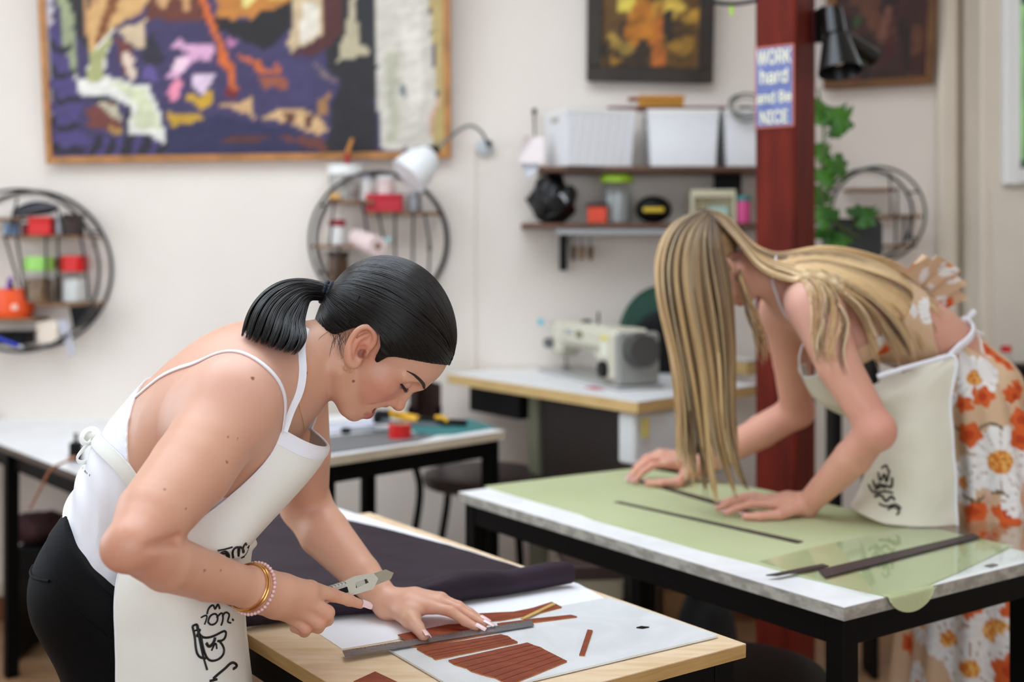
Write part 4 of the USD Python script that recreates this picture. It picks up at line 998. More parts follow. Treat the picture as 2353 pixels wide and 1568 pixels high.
# cloths hanging at the left end
flap('cloth_rag', 'pale pink cloth hanging at the left end of the wall shelves', [(1204, 312), (1250, 314), (1252, 378), (1192, 374)], WY - 0.19, mat('pale_pink_cloth', (226, 214, 212), 0.8), 'cloth', 0.02)
flap('cloth_rag', 'pale grey rag tip hanging below the pink cloth', [(1194, 372), (1242, 376), (1226, 402), (1214, 410)], WY - 0.175, mat('pale_grey_cloth', (206, 208, 214), 0.8), 'cloth', 0.016)
hk = thing('hook', 'dark hook standing at the left end of the upper wall shelf', 'hook', P(1228, 382, WY - 0.05))
part(hk, 'rod', rod(P(1228, 258, WY - 0.03), P(1230, 375, WY - 0.03), 0.003), M_wire)
part(hk, 'hook_end', ellipsoid(P(1228, 256, WY - 0.03), (0.010, 0.010, 0.012)), M_wire, smooth=True)
# lower shelf
Yl = WY - 0.14
c = np.array([P(1272, 0, Yl)[0], Yl, zp2 + 0.0005])
bg = thing('plastic_bag', 'crumpled black plastic bag on the lower wall shelf', 'bag', c)
bm = ellipsoid((0, 0, 0.085), (0.088, 0.075, 0.095), None, 4)
v = bm.vertices; n_ = meshkit.fbm(v * 26, 3)[:, None]; v = v * (0.62 + 0.76 * n_) ; v[:, 2] = np.maximum(v[:, 2], 0.0); v[:, 0] *= 1 - 0.5 * np.clip((v[:, 2] - 0.1) / 0.1, 0, 1)
bm.vertices = v + c
part(bg, 'bag', bm, mat('black_film', (14, 14, 16), 0.3, spec=0.5), smooth=True)
kn = ellipsoid((0, 0, 0), (0.03, 0.025, 0.02), None, 3); kn.vertices = kn.vertices * (0.8 + 0.5 * meshkit.fbm(kn.vertices * 60)[:, None]) + c + [0, 0, 0.185]
part(bg, 'knot', kn, mat('black_film', (0, 0, 0)), smooth=True)
tg = ellipsoid((0, 0, 0), (0.034, 0.004, 0.03), None, 3); tg.vertices = tg.vertices + c + [0.012, -0.0755, 0.08]; tg.vertices[:, 1] += 0.01 * meshkit.noise(tg.vertices * 50)
part(bg, 'label', tg, mat('silver_print', (190, 192, 196), 0.4), smooth=True, label='crumpled silver label')
carton('small_box', 'small orange red box on the lower wall shelf', 1350, 1393, 466, zp2 + 0.0005, 0.05, mat('vermilion_card', (214, 66, 36), 0.5), Y=Yl - 0.05, lid=M_brownbox)
jar('jar', 'tall clear jar with lime lid on the lower wall shelf', 1380, 1455, 403, 420, zp2 + 0.0005, M_clear, M_lime, mat('pale_sticks', (150, 152, 148), 0.6, var=0.35, vscale=16, stretch=(8, 8, 0.6)), Y=Yl)
c = np.array([P(1500, 0, Yl)[0], Yl - 0.02, zp2 + 0.0005])
tpd = thing('tape_gun', 'black rounded tool with yellow stripe on the lower wall shelf', 'tool', c)
e = ellipsoid((0, 0, 0.05), (0.066, 0.05, 0.05), None, 4); e.vertices[:, 2] = np.maximum(e.vertices[:, 2], 0); e.vertices += c
part(tpd, 'body', e, M_blk, smooth=True)
part(tpd, 'stripe', box(c + [-0.005, -0.050, 0.048], (0.075, 0.012, 0.017), 0.004), mat('mustard', (206, 176, 40), 0.45))
a, b = P(1588, 436, Yl - 0.04), P(1690, 512, Yl - 0.04)
bx = thing('display_box', 'cream open fronted box with pale green contents on the lower shelf', 'box', ((a[0] + b[0]) / 2, Yl - 0.04, zp2 + 0.0005))
W_, H_ = b[0] - a[0], a[2] - zp2 - 0.001
M_creamb = mat('cream_card', (214, 206, 176), 0.6)
cx_ = (a[0] + b[0]) / 2
for nm, cc, ss in (('side', (cx_ - W_ / 2 + 0.004, Yl - 0.02, zp2 + 0.0006 + H_ / 2), (0.008, 0.06, H_)), ('side', (cx_ + W_ / 2 - 0.004, Yl - 0.02, zp2 + 0.0006 + H_ / 2), (0.008, 0.06, H_)), ('top', (cx_, Yl - 0.02, zp2 + H_ - 0.012), (W_ - 0.016, 0.06, 0.026)), ('bottom', (cx_, Yl - 0.02, zp2 + 0.006), (W_ - 0.016, 0.06, 0.008)), ('back', (cx_, Yl + 0.006, zp2 + H_ / 2), (W_ - 0.016, 0.006, H_ - 0.05))):
    part(bx, nm, box(cc, ss, 0.001), M_creamb)
part(bx, 'contents', box((cx_ + 0.02, Yl - 0.018, zp2 + 0.036), (W_ * 0.45, 0.03, 0.048), 0.004), mat('pale_green_card', (170, 200, 190), 0.5))
jar('jar', 'pink jar with teal lid beside the red post on the shelf', 1692, 1726, 450, 462, zp2 + 0.0005, mat('magenta_plastic', (206, 70, 130), 0.4), mat('teal_plastic', (50, 120, 120), 0.4), Y=Yl - 0.04)
carton('small_box', 'dark box at the back of the lower shelf by the post', 1650, 1735, 405, zp2 + 0.0005, 0.06, M_brownbox, Y=WY - 0.065) if False else None
# little tools hanging under the lower shelf
for i, (px, c1) in enumerate(((1318, (90, 66, 40)), (1336, (150, 112, 64)), (1357, (110, 78, 44)))):
    tl = thing('awl', ['awl with dark handle hanging nearest the black bracket', 'awl with light wooden handle hanging in the middle of three', 'awl with brown handle hanging farthest from the bracket'][i], 'awl', P(px, 598, WY - 0.05), 'awls hanging under the lower shelf')
    part(tl, 'handle', rod(P(px, 566, WY - 0.03), P(px, 598, WY - 0.03), 0.011, 0.008, 16), mat(f'awl_wood_{i}', c1, 0.5))
    part(tl, 'blade', rod(P(px, 566, WY - 0.03), P(px, 545, WY - 0.03), 0.003), M_steel)

# ================================================================ sign on the post
sd = RP @ np.array([0, -1.0, 0])               # front face normal
fc = pc + sd * pside / 2
fx = RP @ np.array([1.0, 0, 0])
zt_, zb_ = P(0, 104, PY)[2], P(0, 293, PY)[2]
W_ = pside * 0.97
sc_ = np.array([fc[0], fc[1], (zt_ + zb_) / 2])
Rs = np.stack([fx, -sd, (0, 0, 1)], 1)
sg = thing('wall_sign', 'blue sign with cream lettering fixed to the red post', 'sign', sc_ + sd * 0.002)
H_ = zt_ - zb_
part(sg, 'border', box(sc_ + sd * 0.0025, (W_, 0.004, H_), 0.001, Rs), mat('salmon_border', (190, 104, 84), 0.5))
part(sg, 'plate', box(sc_ + sd * 0.0048, (W_ * 0.92, 0.0012, H_ * 0.955), 0.0004, Rs), mat('sign_blue', (92, 104, 158), 0.5, col2=(112, 122, 172), vscale=20))
M_cream = mat('cream_letter', (232, 228, 196), 0.5)
def letter_row(word, zc, h, wfrac, bold=True):
    m = meshkit.text_mesh(word, h, 0.0012, bold)
    # slab serifs at the feet and heads of the stems are too fine to show; the words are set condensed and bold
    b = m.bounds
    v = m.vertices.copy()
    v[:, 0] = (v[:, 0] - (b[0][0] + b[1][0]) / 2) / (b[1][0] - b[0][0]) * W_ * wfrac
    v[:, 1] -= b[0][1] * 0
    p = sc_ + sd * 0.0054 + v[:, :1] * fx + (zc - h / 2 + v[:, 1:2]) * np.array([0, 0, 1.0]) + v[:, 2:3] * sd
    m.vertices = p
    part(sg, 'lettering', m, M_cream, smooth=False)
letter_row('WORK', H_ * 0.365, H_ * 0.17, 0.86)
letter_row('hard', H_ * 0.13, H_ * 0.165, 0.70)
letter_row('and Be', -H_ * 0.125, H_ * 0.13, 0.88)
letter_row('NICE', -H_ * 0.37, H_ * 0.15, 0.70)

# ================================================================ black clip lamp on the post, rod
M_gloss = mat('gloss_black', (8, 8, 9), 0.25, spec=0.5)
cl_ = P(1916, 82, PY - 0.04)
lp_ = thing('clip_lamp', 'glossy black cone lamp clipped to the red post', 'lamp', cl_)
lt, lb2 = P(1911, 18, PY - 0.02), P(1932, 168, PY - 0.08)
ax = unit(lb2 - lt); Ls = np.linalg.norm(lb2 - lt)
part(lp_, 'socket', lathe([(0.018, 0), (0.028, 0.006), (0.031, 0.03), (0.033, Ls * 0.42)], lt, 36, ax), M_gloss)
part(lp_, 'shade', tri(m3.Manifold.revolve(m3.CrossSection([[(0.03, 0), (0.040, 0.018), (0.064, Ls * 0.56), (0.061, Ls * 0.56), (0.037, 0.02), (0.0, 0.006), (0, 0)]], m3.FillRule.NonZero), 40)).apply_transform(np.vstack([np.hstack([frame_of(ax), (lt + ax * Ls * 0.42)[:, None]]), [0, 0, 0, 1]])), M_gloss)
part(lp_, 'bulb', ellipsoid(lt + ax * Ls * 0.72, (0.026, 0.026, 0.032)), mat('frosted_bulb', (236, 226, 206), 0.3), smooth=True)
part(lp_, 'hinge', rod(P(1938, 78, PY - 0.05), P(1946, 92, PY - 0.05), 0.016), M_gloss)
part(lp_, 'clip_handle', tube(spline([P(1940, 84, PY - 0.03), P(1972, 108, PY + 0.0), P(2006, 132, PY + 0.03)], 16), np.linspace(0.021, 0.028, 16), 18), M_gloss)
part(lp_, 'gooseneck', tube(spline([P(1880, 28, PY + 0.03), P(1893, 20, PY - 0.0), P(1904, 24, PY - 0.02)], 16), 0.008, 12), M_wire)
part(lp_, 'clip', box(P(1882, 60, PY + 0.045), (0.022, 0.03, 0.10), 0.004), M_gloss)
rdv = thing('iron_rod', 'thin black iron rod reaching left from the top of the post', 'rod', P(1690, 5, PY))
part(rdv, 'rod', tube(spline([P(1630, 4, PY + 0.05), P(1680, 9, PY + 0.05), P(1752, -2, PY + 0.05)], 20), 0.006, 12), M_wire)
part(rdv, 'tag', box(P(1681, 24, PY + 0.05), (0.010, 0.002, 0.030), 0.0008), M_lime)

# ================================================================ climbing plant and its pot
M_leaf = usdkit.material(stage, '/World/Looks/leaf_green', {
    'tc': ('texture_coordinate', {}), 'n': ('noise_texture', {'scale': 14.0, 'detail': 3.0}), 'r': ('rgb_ramp', {'ramp': [(0.0, tuple(lin((26, 62, 18)))), (0.4, tuple(lin((46, 98, 28)))), (0.65, tuple(lin((82, 140, 42)))), (1.0, tuple(lin((110, 168, 60))))]}),
    'p': ('principled_bsdf', {'roughness': 0.35}), 't': ('translucent_bsdf', {}), 'm': ('mix_closure', {'fac': 0.25})},
    [('tc.object', 'n.vector'), ('n.fac', 'r.fac'), ('r.color', 'p.base_color'), ('r.color', 't.color'), ('p.BSDF', 'm.closure1'), ('t.BSDF', 'm.closure2')], surface='m.closure')
YPl = 4.05
plant = thing('climbing_plant', 'green leafy climbing plant hanging beside the red post', 'plant', P(1960, 560, YPl))
stem = spline([P(1975, 545, YPl + 0.02), P(1930, 520, YPl), P(1893, 470, YPl - 0.02), P(1886, 400, YPl - 0.02), P(1893, 320, YPl - 0.02), P(1884, 230, YPl - 0.02), P(1880, 205, YPl)], 60)
part(plant, 'stem', tube(stem, 0.004, 8), mat('stem_green', (86, 104, 52), 0.6))
def leaf(c, size, tilt, spin, curl):
    """lobed leaf: grid in polar form with a fold along the midrib"""
    nr, na = 7, 48
    a = np.arange(na) / na * 2 * np.pi
    lob = 0.72 + 0.16 * np.cos(3 * a) + 0.10 * np.cos(5 * a + 0.4) + 0.06 * np.cos(9 * a)
    lob *= 1 - 0.45 * np.exp(-((np.mod(a + np.pi, 2 * np.pi) - np.pi - 0) / 0.0001 + 0) ** 2)
    v = [np.zeros(3)]
    for i in range(1, nr + 1):
        r = i / nr
        x, y = r * lob * np.cos(a), r * lob * np.sin(a)
        z = -curl * r ** 2 * 0.5 + 0.14 * np.abs(y) + 0.05 * r * np.sin(5 * a) + 0.03 * r * np.sin(9 * a + 1)
        v += list(np.stack([x, y, z], 1))
    v = np.array(v) * size
    f = []
    for j in range(na):
        f.append((0, 1 + j, 1 + (j + 1) % na))
        for i in range(nr - 1):
            p, q = 1 + i * na + j, 1 + i * na + (j + 1) % na
            f += [(p, p + na, q + na), (p, q + na, q)]
    cs, sn = math.cos(spin), math.sin(spin)
    n = unit(tilt); x = unit(np.cross((0, 1, 0.2), n)); y = np.cross(n, x)
    Rl = np.stack([x * cs + y * sn, -x * sn + y * cs, n], 1)
    return trimesh.Trimesh(v @ Rl.T + c, np.array(f), process=False)
lv = [(1922, 268, 47, (-0.2, -0.9, 0.5), 0.6), (1890, 245, 34, (0.3, -0.8, 0.6), 2.0), (1888, 345, 32, (0.1, -0.9, 0.4), 1.0), (1928, 378, 34, (0.3, -0.85, 0.4), -0.6), (1896, 400, 36, (-0.1, -0.9, 0.5), -1.4), (1886, 448, 34, (0.2, -0.9, 0.4), 0.2), (1892, 492, 36, (-0.2, -0.8, 0.6), 2.2), (1986, 490, 38, (-0.1, -0.85, 0.6), 0.4), (1903, 535, 36, (0.2, -0.8, 0.7), 1.2), (1935, 548, 26, (0, -0.8, 0.6), 0.0), (1925, 300, 26, (0.4, -0.8, -0.2), -0.8)]
for i, (x, y, r, tl, s_) in enumerate(lv):
    c = P(x, y, YPl - 0.05 + 0.02 * (i % 3))
    part(plant, 'leaf', leaf(c, r * YPl / F * 1.2, tl, s_, 0.5), M_leaf, smooth=True)
    k = np.argmin(np.linalg.norm(stem - c, axis=1))
    part(plant, 'petiole', rod(c + [0, 0.003, 0], stem[k], 0.002), mat('stem_green', (0, 0, 0)))
x0, x1 = P(1918, 0, YPl)[0], P(2036, 0, YPl)[0]
zt_, zb_ = P(0, 505, YPl)[2], P(0, 590, YPl)[2]
pot = thing('plant_pot', 'dark grey plant pot on a tall stand behind the blonde woman', 'pot', ((x0 + x1) / 2, YPl + 0.08, zb_))
part(pot, 'pot', box(((x0 + x1) / 2, YPl + 0.10, (zt_ + zb_) / 2), (x1 - x0, 0.15, zt_ - zb_), 0.012), mat('dark_pot', (44, 46, 46), 0.6, var=0.15, vscale=20))
part(pot, 'soil', box(((x0 + x1) / 2, YPl + 0.10, zt_ + 0.002), (x1 - x0 - 0.02, 0.13, 0.006), 0.001), M_brownbox)
for sx in (-1, 1):
    part(pot, 'stand_leg', box(((x0 + x1) / 2 + sx * 0.06, YPl + 0.10, zb_ / 2), (0.025, 0.12, zb_ - 0.001), 0.003), M_blk)
# ================================================================ sewing table and machine
ZW = 0.945
fl, fr_, rb_ = T(1028, 858, ZW), T(1465, 924, ZW), T(1742, 884, ZW)
dv = rb_ - fr_
quad = Polygon([q[:2] for q in (fl, fr_, rb_, fl + dv)]).intersection(Polygon([(-3, 0), (3, 0), (3, WY - 0.012), (-3, WY - 0.012)]))
q = list(quad.exterior.coords)[:-1]
sw = thing('sewing_table', 'sewing table with white top and thick wooden edge by the back wall', 'table', (quad.centroid.x, quad.centroid.y, 0))
part(sw, 'tabletop', slab(q, ZW - 0.002, ZW), M_lam, smooth=False)
part(sw, 'tabletop_edge', slab(q, ZW - 0.036, ZW - 0.002), M_yellowedge, smooth=False)
ea, eb = unit(fr_ - fl), unit(dv)
Re = np.stack([ea, np.cross((0, 0, 1), ea), (0, 0, 1)], 1)
M_gleg = mat('grey_green_metal', (112, 112, 92), 0.5)
for s in (0.42, 0.94):
    p = fl + ea * np.linalg.norm(fr_ - fl) * s + eb * 0.10
    part(sw, 'leg', box((p[0], p[1], (ZW - 0.036) / 2), (0.055, 0.05, ZW - 0.0365), 0.004, Re), M_gleg if s < 0.9 else M_blk)
p = fl + ea * np.linalg.norm(fr_ - fl) * 0.42 + eb * 0.10
p2 = fl + ea * np.linalg.norm(fr_ - fl) * 0.94 + eb * 0.10
part(sw, 'modesty_panel', box(((p[0] + p2[0]) / 2, (p[1] + p2[1]) / 2, 0.64), (np.linalg.norm(p2 - p) - 0.06, 0.014, 0.5), 0.002, Re), mat('dark_brown_panel', (42, 34, 30), 0.6))
part(sw, 'drawer', box((fl + ea * np.linalg.norm(fr_ - fl) * 0.24 + eb * 0.16) * [1, 1, 0] + [0, 0, ZW - 0.085], (0.30, 0.22, 0.094), 0.004, Re), M_blk)
part(sw, 'motor', rod(fl * [1, 1, 0] + ea * 0.62 + eb * 0.30 + [0, 0, ZW - 0.14], fl * [1, 1, 0] + ea * 0.84 + eb * 0.30 + [0, 0, ZW - 0.14], 0.08, None, 28), M_blk)
cb = fr_ * [1, 1, 0] + eb * 0.115 - ea * 0.055
ctl = part(sw, 'control_box', box(cb + [0, 0, ZW - 0.036 - 0.085], (0.075, 0.19, 0.155), 0.008, Re), mat('control_white', (222, 224, 222), 0.45))
part(sw, 'keypad', box(cb - eb * 0.06 + ea * 0.0388 + [0, 0, ZW - 0.085], (0.002, 0.03, 0.06), 0.0008, Re), mat('pale_yellow_print', (226, 212, 120), 0.5), parent=ctl)
# right end: low wooden box behind the machine
c = T(1700, 858, ZW)
wbx = thing('wooden_box', 'small pale wooden box behind the blonde hair on the sewing table', 'box', c)
part(wbx, 'body', box(c + [0, 0.0, 0.024], (0.16, 0.10, 0.046), 0.003, Re), M_yellowedge)
part(wbx, 'lid', box(c + [0, 0.0, 0.052], (0.165, 0.105, 0.010), 0.003, Re), mat('pale_lid', (214, 208, 196), 0.5))

M_mach = mat('cream_enamel', (208, 203, 184), 0.32, spec=0.6)
M_machd = mat('grey_enamel', (142, 142, 136), 0.35)
n0, n1 = T(1308, 856, ZW), T(1452, 892, ZW)
ax = unit(n1 - n0); ay = np.cross((0, 0, 1.0), ax); L = np.linalg.norm(n1 - n0)
Rm = np.stack([ax, ay, (0, 0, 1)], 1)
mc = thing('sewing_machine', 'cream industrial sewing machine on the sewing table', 'sewing machine', n0 + ax * L / 2 + [0, 0, 0.0004])
mp = lambda x, y, z: n0 + ax * x + ay * y + np.array([0, 0, z + 0.0006])
hz = P(0, 735, n0[1])[2] - ZW
def hullpts(pts):
    return tri(m3.Manifold.hull_points(np.array(pts)))
def rbox(x0, x1, y0, y1, z0, z1, b=0.02):
    return box((mp((x0 + x1) / 2, (y0 + y1) / 2, (z0 + z1) / 2)), (x1 - x0, y1 - y0, z1 - z0), b, Rm)
part(mc, 'bed_plate', rbox(-0.10, L + 0.06, -0.085, 0.09, 0, 0.012, 0.004), mat('steel_bed', (186, 186, 184), 0.3, metal=0.4))
part(mc, 'pillar', rbox(L - 0.13, L + 0.02, -0.07, 0.07, 0.012, hz * 0.995, 0.022), M_mach)
part(mc, 'arm', rbox(0.0, L - 0.08, -0.055, 0.055, hz * 0.52, hz, 0.026), M_mach)
part(mc, 'arm_web', hullpts([mp(x, y, z) for x, z in ((L - 0.20, hz * 0.55), (L - 0.12, hz * 0.55), (L - 0.12, hz * 0.28)) for y in (-0.05, 0.05)]), M_mach)
part(mc, 'face', rbox(-0.075, 0.012, -0.05, 0.05, hz * 0.30, hz * 0.985, 0.022), M_mach)
part(mc, 'face_plate', rbox(-0.079, -0.070, -0.038, 0.038, hz * 0.36, hz * 0.94, 0.004), M_machd)
part(mc, 'needle_bar', rod(mp(-0.03, 0, hz * 0.32), mp(-0.03, 0, 0.03), 0.005), M_steel)
part(mc, 'presser_foot', box(mp(-0.03, 0, 0.018), (0.035, 0.02, 0.008), 0.002, Rm), M_steel)
part(mc, 'tension_dial', rod(mp(-0.045, -0.052, hz * 0.55), mp(-0.045, -0.078, hz * 0.55), 0.020, 0.016), M_steel)
part(mc, 'stitch_dial', rod(mp(L - 0.06, -0.07, hz * 0.30), mp(L - 0.06, -0.086, hz * 0.30), 0.028), M_blk)
part(mc, 'badge', box(mp(L * 0.42, -0.0565, hz * 0.80), (0.05, 0.003, 0.026), 0.001, Rm), mat('olive_badge', (120, 122, 88), 0.5))
part(mc, 'badge', box(mp(L * 0.24, -0.0565, hz * 0.82), (0.06, 0.003, 0.018), 0.001, Rm), mat('grey_badge', (168, 172, 170), 0.5))
part(mc, 'warning_label', box(mp(L - 0.06, -0.0715, hz * 0.66), (0.055, 0.003, 0.06), 0.001, Rm), mat('label_white', (226, 224, 206), 0.5))
part(mc, 'warning_label', box(mp(L - 0.06, -0.0715, hz * 0.83), (0.055, 0.003, 0.02), 0.001, Rm), mat('label_yellow', (226, 214, 110), 0.5))
part(mc, 'belt_guard', rbox(L + 0.022, L + 0.055, -0.075, 0.075, 0.012, hz * 0.96, 0.012), M_machd)
part(mc, 'hand_wheel', rod(mp(L + 0.058, 0, hz * 0.66), mp(L + 0.10, 0, hz * 0.66), 0.058, 0.052, 36), mat('dark_grey_metal', (70, 70, 68), 0.4))
part(mc, 'thread_post', rod(mp(L * 0.45, 0.01, hz), mp(L * 0.45, 0.01, hz + 0.04), 0.004), M_blk)
part(mc, 'oil_gauge', ellipsoid(mp(L * 0.3, 0, hz), (0.02, 0.02, 0.01)), M_blk, smooth=True)
part(mc, 'pink_card', box(mp(L - 0.03, -0.12, 0.0007), (0.09, 0.04, 0.0012), 0.0004, Rm), mat('pink_card', (196, 96, 110), 0.6))

# dark green padded chair back by the wall
c = P(1492, 720, 4.55)
gc = thing('office_chair', 'dark green padded chair behind the sewing machine', 'chair', c * [1, 1, 0])
e = m3.Manifold.hull_points(np.concatenate([np.array([[math.cos(a) * 0.17 * k, y, math.sin(a) * (0.20 if math.sin(a) > 0 else 0.13) * k] for a in np.arange(36) / 36 * 6.283]) for y, k in ((-0.03, 0.92), (0, 1), (0.03, 0.92))]))
m_ = tri(e); m_.apply_translation(c + np.array([0.06, 0.06, -0.10]))
part(gc, 'backrest', m_, mat('dark_green_vinyl', (18, 66, 52), 0.45))
part(gc, 'back_pad', ellipsoid(c + [0.06, 0.022, -0.11], (0.12, 0.02, 0.12)), M_blk, smooth=True)
sz = 0.62
part(gc, 'seat', lathe([(0.17, 0), (0.19, 0.015), (0.19, 0.05), (0.17, 0.065)], (c[0] + 0.06, c[1] - 0.10, sz)), mat('dark_green_vinyl', (0, 0, 0)))
part(gc, 'back_post', bar((c[0] + 0.06, c[1] + 0.10, sz + 0.01), (c[0] + 0.06, c[1] + 0.10, c[2] - 0.12), 0.035, 0.014, 0.003), M_blk)
part(gc, 'column', rod((c[0] + 0.06, c[1] - 0.1, 0.06), (c[0] + 0.06, c[1] - 0.1, sz), 0.022), M_blk)
part(gc, 'back_arm', bar((c[0] + 0.06, c[1] - 0.1, sz + 0.004), (c[0] + 0.06, c[1] + 0.11, sz + 0.004), 0.035, 0.014, 0.003), M_blk)
for k in range(5):
    a = k * 1.2566 + 0.3
    part(gc, 'foot', bar((c[0] + 0.06, c[1] - 0.1, 0.06), (c[0] + 0.06 + 0.2 * math.cos(a), min(c[1] - 0.1 + 0.2 * math.sin(a), WY - 0.03), 0.014), 0.03, 0.022, 0.004), M_blk)

# small cyan sticker on the wall
cs2 = P(1242, 740, WY - 0.002)
stk = lathe([(0.012, 0), (0.012, 0.001)], cs2 + [0, 0.0008, 0], 9, (0, -1, 0))
single('wall_sticker', stk, mat('cyan_print', (96, 200, 218), 0.5), 'tiny cyan sticker on the wall left of the sewing machine', 'sticker')

# ================================================================ brown chair between small table and wall
M_seat = mat('dark_brown_vinyl', (52, 40, 38), 0.42)
c = P(1112, 1098, 4.33)
ch = thing('cafe_chair', 'dark brown padded chair with bent black tube legs behind the small table', 'chair', c * [1, 1, 0])
sz = c[2]
part(ch, 'seat', lathe([(0.19, -0.028), (0.205, -0.02), (0.21, 0.0), (0.205, 0.018), (0.17, 0.028)], c, 44), M_seat)
for (px, Yt) in ((950, 4.46), (1014, 4.56)):
    d = Yt
    pts = spline([P(px - 6, 935, d), P(px - 3, 1050, d), P(px + 14, 1110, d - 0.03), P(px + 14, 1150, d - 0.03), P(px + 2, 1230, d), P(px - 8, 1230 + 150, d)], 40)
    pts[:, 2] = np.maximum(pts[:, 2], 0.012)
    part(ch, 'back_tube', tube(pts, 0.013, 14), M_black)
for px, Yt in ((1195, 4.22), (1235, 4.42)):
    t0 = P(px, 1105, Yt)
    part(ch, 'leg', tube(spline([t0 + [-0.02, 0, -0.01], t0 + [0.0, 0, -0.25], [t0[0] + 0.015, t0[1], 0.012]], 20), 0.013, 14), M_black)
bq = [P(948, 880, 4.46), P(1012, 882, 4.57)]
nb = 16
gb = np.zeros((nb, 10, 3))
for i in range(nb):
    u = i / (nb - 1)
    for j in range(10):
        v = j / 9
        p = bq[0] * (1 - u) + bq[1] * u
        gb[i, j] = p + np.array([-0.02 * math.sin(math.pi * u), 0.02 * math.sin(math.pi * u), -(0.13) * v + 0.012 * math.sin(math.pi * u) * (1 - v)])
part(ch, 'backrest', sheet(gb, 0.024), mat('dark_brown_wood', (46, 30, 26), 0.4), smooth=50)

# ================================================================ right-hand cabinet with a bottle
YCa = 4.25
zc_ = P(0, 892, YCa)[2]
x0 = P(2296, 0, YCa)[0]
cabn = thing('cabinet', 'pale low cabinet by the right wall behind the floral dress', 'cabinet', (x0 + 0.3, YCa + 0.15, 0))
part(cabn, 'body', box((x0 + 0.3, YCa + 0.13, (zc_ - 0.02) / 2), (0.6, 0.24, zc_ - 0.021), 0.004), mat('cabinet_white', (206, 204, 198), 0.5))
part(cabn, 'worktop', box((x0 + 0.3, YCa + 0.12, zc_ - 0.010), (0.62, 0.27, 0.02), 0.003), mat('grey_worktop', (150, 148, 140), 0.5))
part(cabn, 'door', box((x0 + 0.15, YCa + 0.004, zc_ / 2), (0.28, 0.012, zc_ - 0.08), 0.003), mat('cabinet_white', (0, 0, 0)))
part(cabn, 'handle', rod((x0 + 0.27, YCa - 0.012, zc_ - 0.2), (x0 + 0.27, YCa - 0.012, zc_ - 0.32), 0.005), M_steel)
c = np.array([P(2312, 0, YCa + 0.06)[0], YCa + 0.06, zc_ + 0.0004])
sc2 = (YCa + 0.06) / F
bt = thing('bottle', 'clear plastic bottle with red cap and red label at the right edge', 'bottle', c)
hb = P(0, 795, YCa + 0.06)[2] - c[2]
r = 20 * sc2
part(bt, 'body', lathe([(r * 0.9, 0), (r, 0.004), (r, hb * 0.45), (r * 0.92, hb * 0.52), (r * 0.62, hb * 0.72), (r * 0.42, hb * 0.80), (r * 0.42, hb * 0.84)], c), M_clear)
part(bt, 'label', annulus(c + [0, 0, hb * 0.06], r * 1.001, r * 1.02, hb * 0.38), mat('raspberry_label', (206, 30, 62), 0.4))
part(bt, 'cap', lathe([(r * 0.6, hb * 0.84), (r * 0.6, hb * 0.985), (r * 0.55, hb)], c), M_red)
cbx = P(2350, 0, YCa + 0.1)
dk = thing('tray', 'black flat tray lying on the pale cabinet beside the bottle', 'tray', (cbx[0], YCa + 0.12, zc_ + 0.0004))
part(dk, 'tray', box((cbx[0] + 0.06, YCa + 0.14, zc_ + 0.03), (0.13, 0.12, 0.058), 0.006), M_blk)
part(dk, 'rim', box((cbx[0] + 0.06, YCa + 0.14, zc_ + 0.0625), (0.136, 0.126, 0.006), 0.002), M_blk)

# ================================================================ under the right table
M_seatb = mat('black_vinyl', (14, 14, 15), 0.5)
c = P(1672, 1560, 2.62)
stl = thing('stool', 'black round topped stool under the right work table', 'stool', c * [1, 1, 0])
part(stl, 'seat', lathe([(0.20, -0.045), (0.215, -0.03), (0.215, 0.0), (0.20, 0.018), (0.15, 0.026)], c, 48), M_seatb)
for k in range(4):
    a = k * math.pi / 2 + 0.5
    part(stl, 'leg', rod(c + [0.14 * math.cos(a), 0.14 * math.sin(a), -0.046], [c[0] + 0.19 * math.cos(a), c[1] + 0.19 * math.sin(a), 0.0125], 0.012), M_black)
a = np.arange(40) / 40 * 6.283
part(stl, 'foot_ring', tube(np.stack([c[0] + 0.168 * np.cos(a), c[1] + 0.168 * np.sin(a), np.full(40, 0.2)], 1), 0.009, 10, True), M_black)
def crate(name, label, px0, px1, py0, Y, depth, m, mlid, rot=0.0):
    x0, x1 = P(px0, 0, Y)[0], P(px1, 0, Y)[0]; zt = P(0, py0, Y)[2]
    c = np.array([(x0 + x1) / 2, Y + depth / 2, 0])
    t = thing(name, label, 'box', c)
    R = yaw(rot)
    part(t, 'body', box(c + [0, 0, zt * 0.46 + 0.0004], (x1 - x0, depth, zt * 0.92), 0.004, R), m)
    part(t, 'lid', box(c + [0, 0, zt * 0.96], (x1 - x0 + 0.006, depth + 0.006, zt * 0.08 - 0.001), 0.004, R), mlid)
    return t
crate('storage_box', 'cream box with dark lid under the left end of the right table', 1300, 1420, 1300, 3.55, 0.28, mat('cream_box', (160, 152, 130), 0.6), M_brownbox, 0.1)
crate('wooden_crate', 'brown wooden crate standing on the floor under the right table', 1524, 1606, 1330, 3.75, 0.2, mat('crate_brown', (120, 84, 50), 0.6, var=0.2, vscale=9), mat('crate_brown', (0, 0, 0)))
crate('storage_box', 'tall dark box on the floor beside the brown crate', 1440, 1498, 1280, 3.72, 0.12, mat('dark_olive_box', (44, 44, 34), 0.7), M_brownbox)
bgk = thing('rucksack', 'black rucksack slumped beside the brown crate', 'bag', P(1625, 1420, 3.5) * [1, 1, 0])
zt = P(0, 1322, 3.5)[2]
e = ellipsoid((0, 0, 0), (0.085, 0.12, zt / 2), None, 4); v = e.vertices; v *= (0.9 + 0.25 * meshkit.fbm(v * 9)[:, None]); v[:, 2] = np.maximum(v[:, 2] + zt / 2, 0.0005)
e.vertices = v + P(1625, 1420, 3.5) * [1, 1, 0]
